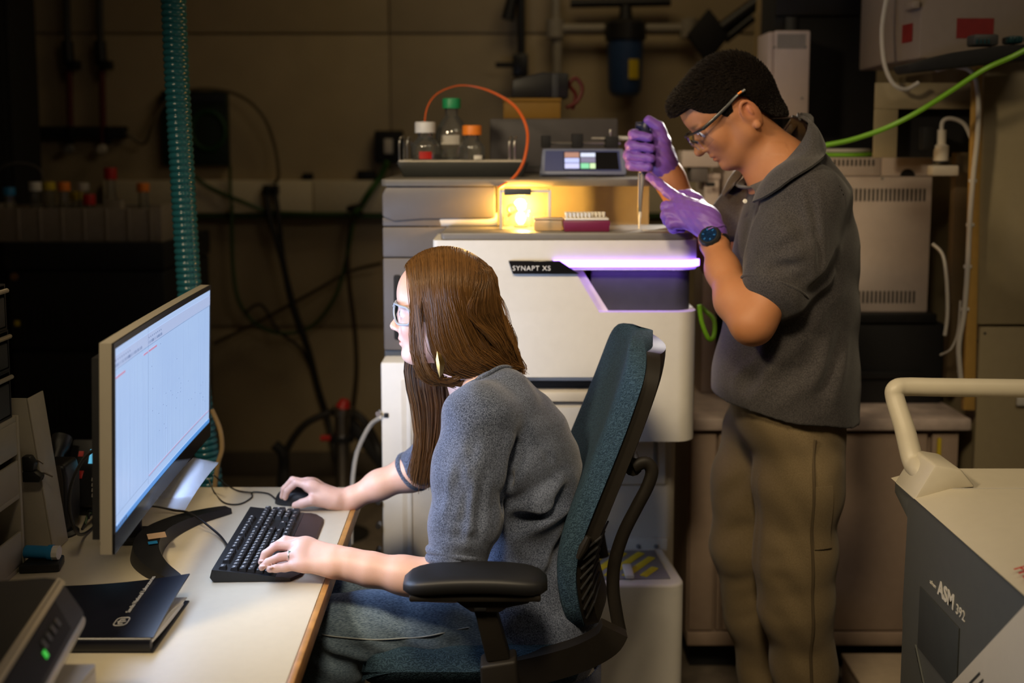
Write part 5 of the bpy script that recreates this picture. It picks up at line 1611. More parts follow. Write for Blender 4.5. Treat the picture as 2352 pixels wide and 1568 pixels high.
# frame panel with a dark opening
fy1 = 3.12
t = thing('frame_panel', 'beige mounting frame with a dark opening above the vented cabinet', 'frame', P(2120, 360, fy1))
x0, x1, z1, z0 = P(2008, 300, fy1).x, P(2245, 300, fy1).x, P(2100, 190, fy1).z, P(2100, 362, fy1).z
ox_, oz_ = P(2062, 300, fy1).x, P(2062, 250, fy1).z
obj('top_plate', MB().box((x0, fy1, oz_), (x1, fy1 + 0.01, z1), 0.002), M_svc, t)
obj('side_plate', MB().box((x0, fy1, z0), (ox_, fy1 + 0.01, oz_ - 0.0005), 0.002), M_svc, t)
obj('dark_opening', MB().box((ox_ - 0.01, fy1 + 0.05, z0), (x1, fy1 + 0.06, oz_ + 0.01)), M_blackmatte, t)
obj('post', MB().box((P(2192, 500, fy1).x, fy1 + 0.005, P(2200, 880, fy1).z), (P(2226, 500, fy1).x, fy1 + 0.04, P(2200, 350, fy1).z), 0.003), mat('post_brown', (0.12, 0.085, 0.045), 0.6), t)
# white solenoid valve
c = P(2168, 345, 3.06)
t = thing('solenoid_valve', 'white solenoid valve with a curved tube beside the vented cabinet', 'valve', c)
obj('cylinder', MB().lathe([(0.020, 0), (0.020, 0.045), (0.012, 0.05), (0.012, 0.09)], Matrix.Translation((c.x, 3.08, P(2168, 372, 3.06).z)), 16), M_cream, t)
obj('collar', MB().lathe([(0.022, 0), (0.022, 0.008)], Matrix.Translation((c.x, 3.08, P(2168, 376, 3.06).z)), 16), M_black, t)
obj('block', MB().box((c.x - 0.03, 3.06, P(2168, 404, 3.06).z), (c.x + 0.045, 3.10, P(2168, 380, 3.06).z), 0.004), M_cream, t)
obj('coil', MB().box((c.x - 0.055, 3.07, P(2168, 345, 3.06).z), (c.x - 0.022, 3.11, P(2168, 290, 3.06).z), 0.006), M_blackmatte, t)
obj('tube', MB().tube(smooth_path([P(2163, 310, 3.08), P(2165, 280, 3.08), P(2185, 272, 3.08), P(2215, 285, 3.08), P(2232, 320, 3.08)], 6), 0.006, 8), M_tubing, t)
# box with two red labels, upper right corner
uy1 = 3.0
M_redlab = mat('label_red', (0.20, 0.010, 0.010), 0.6, var=0.08)
M_ub = mat('upper_box', (0.27, 0.22, 0.185), 0.5, var=0.03)
x0, xc_, x1 = P(2034, 100, 3.2).x, P(2112, 100, uy1).x, P(2450, 100, uy1).x
z0 = zt_ + 0.003
t = thing('labelled_box', 'large beige box with two red warning labels at the upper right', 'box', ((x0 + x1) / 2, 3.2, z0))
obj('case', MB().prism([(xc_, uy1), (x1, uy1), (x1, 3.5), (x0 + 0.02, 3.5), (x0, 3.2)], (0, 0, z0), EX, EY, EZ, 0.5, 0.006), M_ub, t)
a, b = P(2196, 88, uy1), P(2283, 42, uy1)
obj('red_label', MB().box((a.x, uy1 - 0.0015, a.z), (b.x, uy1 - 0.0002, b.z)), M_redlab, t, label='dark red warning label')
dv = (V((x0, 3.2, 0)) - V((xc_, uy1, 0))).normalized()
nn = V((dv.y, -dv.x, 0))
if nn.y > 0:
    nn = -nn
a = V((xc_, uy1, 0)) + dv * 0.04
l0, l1 = P(2080, 100, 3.1).z, P(2080, 58, 3.1).z
obj('red_label', MB().prism([(0, l0), (0.06, l0), (0.06, l1), (0, l1)], a + nn * 0.0005, dv, EZ, nn, 0.001), M_redlab, t)
obj('latch', MB().box((P(2095, 30, 3.02).x - 0.01, 2.99, P(2095, 22, 3.02).z), (P(2095, 30, 3.02).x + 0.01, 3.06, P(2095, 5, 3.02).z), 0.003), M_ub, t)
obj('white_hose', MB().tube(smooth_path([P(2040, -20, 3.12), P(2026, 60, 3.10), P(2030, 140, 3.08), P(2050, 190, 3.07), P(2080, 205, 3.07), P(2110, 190, 3.07)], 6), 0.006, 8), M_tubing, t)
# black arm shelf with small teal things on it
sy2 = 2.85
t = thing('arm_shelf', 'black sloping shelf arm under the red labelled box', 'shelf', P(2220, 150, sy2))
a0, a1, a2, a3, a4, a5 = [P(x, y, sy2) for x, y in ((2085, 148), (2190, 120), (2300, 104), (2420, 98), (2420, 130), (2095, 166))]
obj('arm', MB().prism([(p.x, p.z) for p in (a0, a1, a2, a3, a4, a5)], (0, sy2, 0), EX, EZ, EY, 0.12, 0.006), M_blackmatte, t)
obj('arm_bracket', MB().box((a4.x - 0.04, sy2 + 0.02, a4.z), (a4.x, 2.995, a4.z + 0.02), 0.003), M_black, t)
M_teal = mat('teal_plastic', (0.01, 0.05, 0.06), 0.4)
for k, (x0_, x1_, y0_, y1_, m_) in enumerate(((2236, 2296, 78, 108, M_dgrey), (2318, 2352, 88, 106, M_teal))):
    a, b = P(x0_, y1_, sy2 + 0.03), P(x1_, y0_, sy2 + 0.03)
    tt = thing('desk_gadget', ('dark ridged gadget lying on the black shelf arm', 'teal gadget lying on the black shelf arm at the frame edge')[k], 'gadget', a)
    zg = max(a.z, a2.z + 0.002) if k == 0 else a3.z + 0.001
    obj('body', MB().box((a.x, sy2 + 0.03, zg), (b.x, sy2 + 0.08, max(b.z, zg + 0.02)), 0.006), m_, tt)
    for j in range(4):
        obj('ridge', MB().box((a.x + 0.006 + j * 0.010, sy2 + 0.026, zg + 0.004), (a.x + 0.010 + j * 0.010, sy2 + 0.0298, zg + 0.018), 0.001), M_teal, tt)
# bright green hose and coil
M_lime = mat('lime_hose', (0.20, 0.50, 0.02), 0.4, var=0.04)
wire('lime_hose', [P(1880, 336, 2.95), P(1905, 332, 2.95), P(1960, 320, 2.95), P(2030, 296, 2.93), P(2100, 262, 2.90), P(2180, 212, 2.88), P(2260, 160, 2.85), P(2330, 128, 2.8), P(2420, 80, 2.75)], 0.0068, M_lime, 'bright green hose rising to the upper right corner', 'hose')
vt = P(2100, 362, 3.22).z + 0.001
cc = V((P(1945, 352, 3.36).x, 3.40, vt))
for k in range(2):
    single('coiled_hose', MB().tube([cc + V((0.085 * math.cos(a_) * (1 - 0.1 * k), 0.10 * math.sin(a_) * (1 - 0.1 * k), 0.006 + 0.0125 * k)) for a_ in [j * math.pi / 16 for j in range(33)]], 0.006, 8), M_lime if k == 0 else M_tubing,
           ('green hose coil lying on top of the vented cabinet', 'pale hose coil on top of the green coil')[k], 'hose')
wire('green_loop', [P(1606, 700, 2.72), P(1612, 740, 2.72), P(1628, 778, 2.72), P(1640, 770, 2.74), P(1640, 735, 2.78), P(1622, 715, 2.82), P(1612, 705, 2.9)], 0.006, M_lime, 'short green hose loop between the instrument and the standing person', 'hose')
# floor mat thing under the bench
a = PZ(2030, 1550, 0.0)
t = thing('floor_box', 'pale flat box on the floor before the bench', 'box', (a.x, 2.85, 0))
q0, q1 = P(1965, 1545, 2.86).x, P(2150, 1545, 2.86).x
obj('body', MB().box((q0, 2.72, 0), (q1, 2.98, 0.085), 0.004), mat('carton_pale', (0.42, 0.33, 0.24), 0.7), t)
obj('lid', MB().box((q0 - 0.003, 2.717, 0.0855), (q1 + 0.003, 2.983, 0.10), 0.003), mat('carton_lid', (0.45, 0.36, 0.26), 0.7), t)

# ------------------------------------------------------------------ leak detector cart, right foreground
M_ldw = mat('detector_white', (0.52, 0.47, 0.365), 0.42, var=0.02)
M_ldg = mat('detector_grey', (0.075, 0.078, 0.072), 0.5, var=0.04)
t = thing('leak_detector', 'grey and cream wheeled leak detector with a big tubular handle', 'detector', (1.1, 1.8, 0))
ld = t
fx = P(2122, 1140, 2.0).x - 0.006      # left side plane
yF, yN = 2.02, 1.05
zt_ = P(2250, 1068, yF + 0.12).z       # top
sl = lambda px, py, Y: P(px, py, Y)
# grey side body
g0 = P(2095, 1125, yF)
zq = P(2122, 1145, yF).z
zq2 = zq - 0.005
obj('side_body', MB().prism([(yF + 0.05, 0.10), (yF + 0.05, zq - 0.27), (yF + 0.055, zq - 0.25), (yF + 0.045, zq - 0.004), (yN, zq2 - 0.004), (yN, 0.10)], (fx, 0, 0), EY, EZ, EX, 0.55, 0.004), M_ldg, t)
# cream top cover with slanting shoulder on the left side
zl = zq
xs_top = P(2182, 1122, yF).x
sec = lambda k: None
zT = P(2182, 1122, yF).z
mb = MB()
for y_ in (yF + 0.13, yF, yN):
    sh_ = (yF - y_) * 0.12 if y_ < yF else 0.0
    xt = xs_top + sh_
    o_ = [(fx - 0.004, y_, zl), (fx + 0.56, y_, zl), (fx + 0.56, y_, zT), (xt, y_, zT)]
    mb.v += [tuple(p) for p in o_]
mb.f = [[0, 1, 2, 3], [11, 10, 9, 8]]
for i in range(2):
    for k in range(4):
        k2 = (k + 1) % 4
        mb.f.append([i * 4 + k, i * 4 + k2, (i + 1) * 4 + k2, (i + 1) * 4 + k])
obj('top_cover', mb, M_ldw, t, 25)
obj('cover_seam', MB().box((xs_top + 0.004, yF - 0.001, zT + 0.0002), (fx + 0.55, yF + 0.001, zT + 0.0012)), M_label, t)
obj('grey_band', MB().prism([(yF + 0.13, zl - 0.001), (yF + 0.13, zl - 0.03), (yF + 0.05, zl - 0.06), (yF + 0.05, zl - 0.001)], (fx + 0.004, 0, 0), EY, EZ, EX, 0.54, 0.003), M_ldg, t)
# handle: left leg rising from the shoulder, long bar to the right
hb = [(fx + 0.060, yF + 0.05, zl - 0.010), (fx + 0.034, yF + 0.06, zl + 0.030), tuple(P(2098, 1060, yF + 0.10)), tuple(P(2078, 985, yF + 0.13)), tuple(P(2056, 915, yF + 0.16)), tuple(P(2058, 893, yF + 0.165)), tuple(P(2082, 888, yF + 0.17)), tuple(P(2150, 889, yF + 0.17)), tuple(P(2300, 891, yF + 0.17)), tuple(P(2460, 893, yF + 0.17)), tuple(P(2700, 893, yF + 0.17))]
hp2 = smooth_path(hb, 6)
obj('handle_bar', MB().tube(hp2, [0.0245 - 0.0055 * min(1, i / 24) for i in range(len(hp2))], 18), M_ldw, t, label='cream tubular push handle')
obj('handle_shoulder', MB().prism([(P(2112, 1040, yF + 0.08).x, P(2112, 1040, yF + 0.08).z), (P(2085, 1085, yF + 0.08).x, P(2085, 1085, yF + 0.08).z), (fx - 0.006, zl - 0.004), (xs_top + 0.01, zT - 0.001), (xs_top + 0.05, zT + 0.002), (P(2112, 1040, yF + 0.08).x + 0.05, P(2112, 1050, yF + 0.08).z)], (0, yF - 0.001, 0), EX, EZ, EY, 0.11, 0.006), M_ldw, t)
# grip recess in the grey side
rz_ = P(2180, 1400, 1.92)
rb_ = MB().box((fx - 0.003, 1.80, rz_.z - 0.10), (fx - 0.0005, 1.98, rz_.z + 0.02), 0.001)
obj('grip_recess', rb_, mat('detector_recess', (0.035, 0.038, 0.036), 0.6), t)
obj('side_ridge', MB().prism([(1.99, rz_.z - 0.10), (1.985, rz_.z - 0.11), (1.80, rz_.z - 0.30), (1.81, rz_.z - 0.30)], (fx - 0.004, 0, 0), EY, EZ, EX, 0.0036), M_ldg, t)
# lower vent grille
gr = obj('vent_grille', MB().prism([(1.84, 0.585), (1.56, 0.87), (1.10, 0.87), (1.10, 0.42), (1.84, 0.42)], (fx - 0.006, 0, 0), EY, EZ, EX, 0.0056, 0.001), M_ldw, t)
for k in range(9):
    off_, s0_ = 0.024 + 0.013 * k, 0.100 + 0.006 * k
    y_, z_ = 1.84 - 0.700 * s0_ - 0.714 * off_, 0.585 + 0.714 * s0_ - 0.700 * off_
    obj('grille_slot', MB().prism([(y_, z_), (y_ - 0.003, z_ - 0.003), (y_ - 0.052, z_ + 0.047), (y_ - 0.049, z_ + 0.050)], (fx - 0.0068, 0, 0), EY, EZ, EX, 0.0007), M_hole, gr)
for yy in (yF - 0.05, yN + 0.1):
    for xx in (fx + 0.06, fx + 0.48):
        obj('caster', MB().tube([V((xx - 0.015, yy, 0.05)), V((xx + 0.015, yy, 0.05))], 0.05, 18), M_black, t)
# lettering on the side: runs towards the camera (left to right as seen)
M_ltr = mat('cream_print', (0.62, 0.58, 0.48), 0.5, var=0)
p0 = V((fx - 0.0012, P(2168, 1366, 1.9).y, 0))
Yt = 1.90
zt0 = P(2170, 1362, Yt).z
text('lettering', 'ASM', 0.038, (fx - 0.0008, Yt, zt0), -EY, EZ, M_ltr, t, bold=0.0012)
text('lettering', '392', 0.026, (fx - 0.0008, Yt - 0.080, zt0 - 0.001), -EY, EZ, M_ltr, t)
text('lettering', 'adixen', 0.011, (fx - 0.0008, Yt + 0.038, zt0 + 0.004), -EY, EZ, M_ltr, t)
sl_n = V((-(zT - zl), 0, (xs_top - fx))).normalized()
pf = P(2337, 1290, 1.66)
text('lettering', 'PFEIFFER', 0.030, (fx + 0.012, 1.645, zl + 0.028 * (zT - zl) / (xs_top - fx) + 0.004), -EY, V(((xs_top - fx), 0, zT - zl)).normalized(), M_red, t)
# ------------------------------------------------------------------ office chair
M_uph = mat('teal_upholstery', (0.022, 0.055, 0.075), 0.95, var=0, spec=0.15)
nt, b_ = nodes_of(M_uph)
tc = nt.nodes.new('ShaderNodeTexCoord')
wv = nt.nodes.new('ShaderNodeTexWave')
wv.wave_type = 'RINGS'
wv.inputs['Scale'].default_value = 75
wv.inputs['Distortion'].default_value = 14
wv.inputs['Detail'].default_value = 2
wv.inputs['Detail Scale'].default_value = 1.6
nt.links.new(tc.outputs['Object'], wv.inputs['Vector'])
rm = nt.nodes.new('ShaderNodeValToRGB')
rm.color_ramp.elements[0].position = 0.25
rm.color_ramp.elements[1].position = 0.75
rm.color_ramp.elements[0].color = (0.015, 0.031, 0.050, 1)
rm.color_ramp.elements[1].color = (0.034, 0.066, 0.100, 1)
nt.links.new(wv.outputs['Fac'], rm.inputs['Fac'])
nt.links.new(rm.outputs['Color'], b_.inputs['Base Color'])
bp = nt.nodes.new('ShaderNodeBump')
bp.inputs['Strength'].default_value = 0.4
bp.inputs['Distance'].default_value = 0.002
nt.links.new(wv.outputs['Fac'], bp.inputs['Height'])
nt.links.new(bp.outputs['Normal'], b_.inputs['Normal'])
M_chair = mat('chair_plastic', (0.013, 0.0105, 0.008), 0.55, var=0.08, bump=0.05, bscale=900, spec=0.3)
M_pad = mat('arm_pad', (0.008, 0.008, 0.009), 0.5, var=0.06)
CYc = 2.19
t = thing('office_chair', 'teal upholstered office chair with black armrests under the seated person', 'chair', (0.05, CYc, 0))
ch = t
# back profile taken at the near edge (front edge of the shell)
bp_ = smooth_path([P(1352, 1470, 1.97), P(1334, 1400, 1.97), P(1326, 1320, 1.97), P(1340, 1245, 1.97), P(1372, 1160, 1.97), P(1405, 1080, 1.97), P(1438, 1000, 1.97), P(1470, 915, 1.97), P(1492, 850, 1.97), P(1502, 800, 1.97)], 6)
NB = len(bp_)


def bpt(s):
    f_ = s * (NB - 1)
    i = min(int(f_), NB - 2)
    return bp_[i].lerp(bp_[i + 1], f_ - i)


def bw(s):   # half width
    w_ = 0.205 + 0.025 * math.sin(math.pi * min(1, s * 1.1))
    if s > 0.80:
        w_ *= math.sqrt(max(0.0, 1 - ((s - 0.80) / 0.205) ** 2)) * 0.55 + 0.45 * (1 - ((s - 0.8) / 0.2) ** 3)
    if s < 0.12:
        w_ *= 0.72 + 0.28 * math.sqrt(1 - ((0.12 - s) / 0.12) ** 2)
    return w_


def back_pt(s, v, off):
    p = bpt(s)
    d = (bpt(min(1, s + 0.02)) - bpt(max(0, s - 0.02))).normalized()
    n = V((-d.z, 0, d.x))       # towards the sitter
    if n.x > 0:
        n = -n
    wrap = 0.030 * (v * v - 1)
    return V((p.x, CYc + bw(s) * v, p.z)) + n * (off + wrap + 0.0)


def shell(o_front, o_back, su=36, sv=24, s0=0.0, s1=1.0, vmax=1.0, puff=1.0):
    mb_ = MB()
    F_, B_ = [], []
    for i in range(su + 1):
        s = s0 + (s1 - s0) * i / su
        for j in range(sv + 1):
            v = -vmax + 2 * vmax * j / sv
            e = (1 - abs(v / vmax) ** 8) * (1 - abs(2 * (s - s0) / (s1 - s0) - 1) ** 14)
            e = e ** 0.5 if e > 0 else 0
            F_.append(back_pt(s, v, o_back + (o_front - o_back) * (e * puff + (1 - puff))))
            B_.append(back_pt(s, v, o_back))
    n = sv + 1
    o2 = len(F_)
    mb_.v = [tuple(p) for p in F_ + B_]
    for i in range(su):
        for j in range(sv):
            mb_.f.append([i * n + j, (i + 1) * n + j, (i + 1) * n + j + 1, i * n + j + 1])
            mb_.f.append([o2 + i * n + j, o2 + i * n + j + 1, o2 + (i + 1) * n + j + 1, o2 + (i + 1) * n + j])
    for i in range(su):
        mb_.f.append([i * n, o2 + i * n, o2 + (i + 1) * n, (i + 1) * n])
        mb_.f.append([i * n + sv, (i + 1) * n + sv, o2 + (i + 1) * n + sv, o2 + i * n + sv])
    for j in range(sv):
        mb_.f.append([j, j + 1, o2 + j + 1, o2 + j])
        mb_.f.append([su * n + j, o2 + su * n + j, o2 + su * n + j + 1, su * n + j + 1])
    return mb_


obj('backrest', shell(0.052, 0.003), M_uph, t, 60)
obj('back_shell', shell(0.0025, -0.024, s0=0.0, s1=0.935, vmax=0.97, puff=0.0), M_chair, t, 50)
# ribbed lower back lumbar cover
for k in range(8):
    s = 0.07 + k * 0.035
    a, b, c = back_pt(s, -0.995, -0.006), back_pt(s + 0.05, -0.99, -0.026), back_pt(s + 0.06, -0.6, -0.028)
    obj('shell_rib', MB().tube([a, b, c], 0.0022, 6), M_blackmatte, t)
a, b = P(1352, 1232, 1.96), P(1328, 1282, 1.96)
obj('side_lever', MB().tube([a, a.lerp(b, 0.5), b], [0.006, 0.009, 0.005], 10), M_chair, t)
# curved uprights behind the shell, near and far
up_px = [(1455, 1072), (1482, 1062), (1497, 1080), (1488, 1115), (1462, 1165), (1432, 1225), (1412, 1290), (1408, 1350), (1416, 1410), (1424, 1450)]
for sgn in (-1, 1):
    yy = CYc + sgn * 0.19
    pts = [V((P(x, y, 2.0).x, yy, P(x, y, 2.0).z)) for x, y in up_px]
    obj('back_upright', MB().tube(smooth_path(pts, 5), 0.0125, 12, True, 0.75), M_chair, t)
pa = P(1460, 1072, 2.0)
obj('back_bridge', MB().tube([V((pa.x - 0.005, CYc - 0.19, pa.z)), V((pa.x - 0.005, CYc + 0.19, pa.z))], 0.018, 12), M_chair, t)
# lower side arms carrying back and armrests
for sgn in (-1, 1):
    yy = CYc + sgn * 0.235
    lo = [V((P(x, y, 1.96).x, yy, P(x, y, 1.96).z)) for x, y in ((1150, 1545), (1200, 1538), (1270, 1522), (1340, 1500), (1395, 1470), (1415, 1440))]
    obj('side_arm', MB().sweep(smooth_path(lo, 5), lambda s: [(-0.016, -0.030), (0.016, -0.030), (0.016, 0.026 - 0.004 * s), (-0.016, 0.026 - 0.004 * s)], EY.cross(V((1, 0, 0.3))).normalized() * 1.0), M_chair, t)
    # armrest sleeve, post, bracket, pad
    yo = CYc + sgn * 0.325
    X = lambda px, py: P(px, py, 1.865).x
    Z = lambda px, py: P(px, py, 1.865).z
    obj('arm_sleeve', MB().prism([(X(1110, 1600), Z(1110, 1660)), (X(1200, 1600), Z(1200, 1660)), (X(1186, 1500), Z(1186, 1502)), (X(1103, 1515), Z(1103, 1515))], (0, yo - 0.026, 0), EX, EZ, EY, 0.052, 0.006, 3), M_chair, t)
    obj('arm_link', MB().box((X(1120, 1600), min(yo, yy) + 0.0, Z(1120, 1640)), (X(1190, 1600), max(yo, yy) + 0.0, Z(1120, 1590)), 0.006), M_chair, t)
    obj('arm_post', MB().prism([(X(1118, 1515), Z(1118, 1512)), (X(1172, 1505), Z(1172, 1506)), (X(1142, 1400), Z(1142, 1400)), (X(1148, 1384), Z(1148, 1384)), (X(1085, 1384), Z(1085, 1384)), (X(1094, 1410), Z(1094, 1410))], (0, yo - 0.017, 0), EX, EZ, EY, 0.034, 0.004), M_chair, t)
    br_ = obj('arm_bracket', MB().prism([(X(1046, 1354), Z(1046, 1354)), (X(1046, 1364), Z(1046, 1366)), (X(1072, 1382), Z(1072, 1384)), (X(1085, 1392), Z(1085, 1392)), (X(1150, 1392), Z(1150, 1392)), (X(1165, 1382), Z(1165, 1382)), (X(1215, 1372), Z(1215, 1372)), (X(1224, 1350), Z(1224, 1350))], (0, yo - 0.028, 0), EX, EZ, EY, 0.056, 0.004), M_chair, t)
    obj('arm_button', MB().box((X(1090, 1385), yo - 0.030 if sgn < 0 else yo + 0.026, Z(1090, 1388)), (X(1118, 1385), yo - 0.026 if sgn < 0 else yo + 0.030, Z(1090, 1379)), 0.002), M_black, br_)
    obj('arm_slider', MB().box((X(1060, 1350), yo - 0.022, Z(1060, 1355)), (X(1205, 1350), yo + 0.022, Z(1060, 1342)), 0.003), M_steel if sgn < 0 else M_black, br_)
    pad = MB()
    zc_ = Z(1090, 1325)
    x0, x1 = X(928, 1310), X(1257, 1310)
    NX, NP = 20, 20
    vs_, fs = [], []
    for i in range(NX + 1):
        s = i / NX
        q = 2 * s - 1
        kx_ = (1 - abs(q) ** 7) ** 0.35 if abs(q) < 1 else 0.35
        kx_ = max(kx_, 0.45)
        sag = -0.010 * abs(q) ** 2.2
        for k in range(NP):
            a = 2 * math.pi * k / NP
            cy, sz = math.cos(a), math.sin(a)
            vs_.append((x0 + (x1 - x0) * s, yo + 0.049 * kx_ * math.copysign(abs(cy) ** 0.45, cy), zc_ + sag + 0.0165 * kx_ * math.copysign(abs(sz) ** 0.6, sz)))
    for i in range(NX):
        for k in range(NP):
            fs.append([i * NP + k, i * NP + (k + 1) % NP, (i + 1) * NP + (k + 1) % NP, (i + 1) * NP + k])
    fs += [[k for k in range(NP)][::-1], [NX * NP + k for k in range(NP)]]
    pad.add(vs_, fs)
    obj('armrest', pad, M_pad, t, 60)
    obj('armrest_base', MB().box((x0 + 0.012, yo - 0.040, zc_ - 0.030), (x1 - 0.012, yo + 0.040, zc_ - 0.018), 0.004), M_chair, t)
# seat
sx0, sx1 = P(830, 1530, 1.95).x, P(1330, 1500, 2.0).x
sz = P(1000, 1493, 1.95).z
SEATZ = sz
seat = MB()
NX, NY = 48, 44
vs_, fs = [], []


def seat_pt(u, v, top):
    x = sx0 + (sx1 - sx0) * u
    y = CYc + 0.245 * v
    e = max(0, (1 - abs(2 * u - 1) ** 14) * (1 - abs(v) ** 14)) ** 0.45
    z = sz - 0.040 + (0.040 * e if top else -0.045 * e)
    if top:
        z -= 0.018 * max(0, 1 - u * 5) ** 2
    return (x, y, z)


for top in (1, 0):
    for i in range(NX + 1):
        for j in range(NY + 1):
            vs_.append(seat_pt(i / NX, 2 * j / NY - 1, top))
n = NY + 1
o2 = (NX + 1) * n
for i in range(NX):
    for j in range(NY):
        fs.append([i * n + j, (i + 1) * n + j, (i + 1) * n + j + 1, i * n + j + 1])
        fs.append([o2 + i * n + j, o2 + i * n + j + 1, o2 + (i + 1) * n + j + 1, o2 + (i + 1) * n + j])
seat.add(vs_, fs)
obj('seat', seat, M_uph, t, 60)
obj('seat_pan', MB().box((sx0 + 0.06, CYc - 0.21, sz - 0.115), (sx1 - 0.02, CYc + 0.21, sz - 0.086), 0.01), M_chair, t)
obj('cross_beam', MB().box((P(1130, 1600, 1.9).x, CYc - 0.30, sz - 0.14), (P(1190, 1600, 1.9).x, CYc + 0.30, sz - 0.1155), 0.006), M_chair, t)
sc = (sx0 + sx1) / 2
obj('gas_lift', MB().tube([V((sc, CYc, 0.10)), V((sc, CYc, sz - 0.141))], 0.028, 16), M_black, t)
for k in range(5):
    a = R(72 * k + 20)
    e = V((sc + 0.30 * math.cos(a), CYc + 0.26 * math.sin(a), 0.075))
    obj('base_leg', MB().tube([V((sc, CYc, 0.11)), e], [0.028, 0.016], 10), M_chair, t)
    obj('caster', MB().tube([e + V((-0.02 * math.sin(a), 0.02 * math.cos(a), -0.04)), e + V((0.02 * math.sin(a), -0.02 * math.cos(a), -0.04))], 0.030, 14), M_black, t)
# ------------------------------------------------------------------ smooth body surfaces: blended distance fields + surface nets
def _np(p):
    return np.array((p[0], p[1], p[2]), dtype=np.float32)


def smin(a, b, k):
    h = np.maximum(k - np.abs(a - b), 0.0) / k
    return np.minimum(a, b) - h * h * k * 0.25


class Frame:
    """local axes u (forward), v (towards the camera side), w (up)"""
    def __init__(self, o, u, w, s=1.0):
        self.o, self.s = _np(o), s
        u = V(u).normalized()
        w = V(w)
        w = (w - u * w.dot(u)).normalized()
        v = w.cross(u)
        self.A = np.stack([_np(u), _np(v), _np(w)])   # rows

    def w2l(self, p):
        return ((p - self.o) @ self.A.T) / self.s

    def pt(self, u, v, w):
        return V(tuple(self.o + (np.array((u, v, w), dtype=np.float32) * self.s) @ self.A))


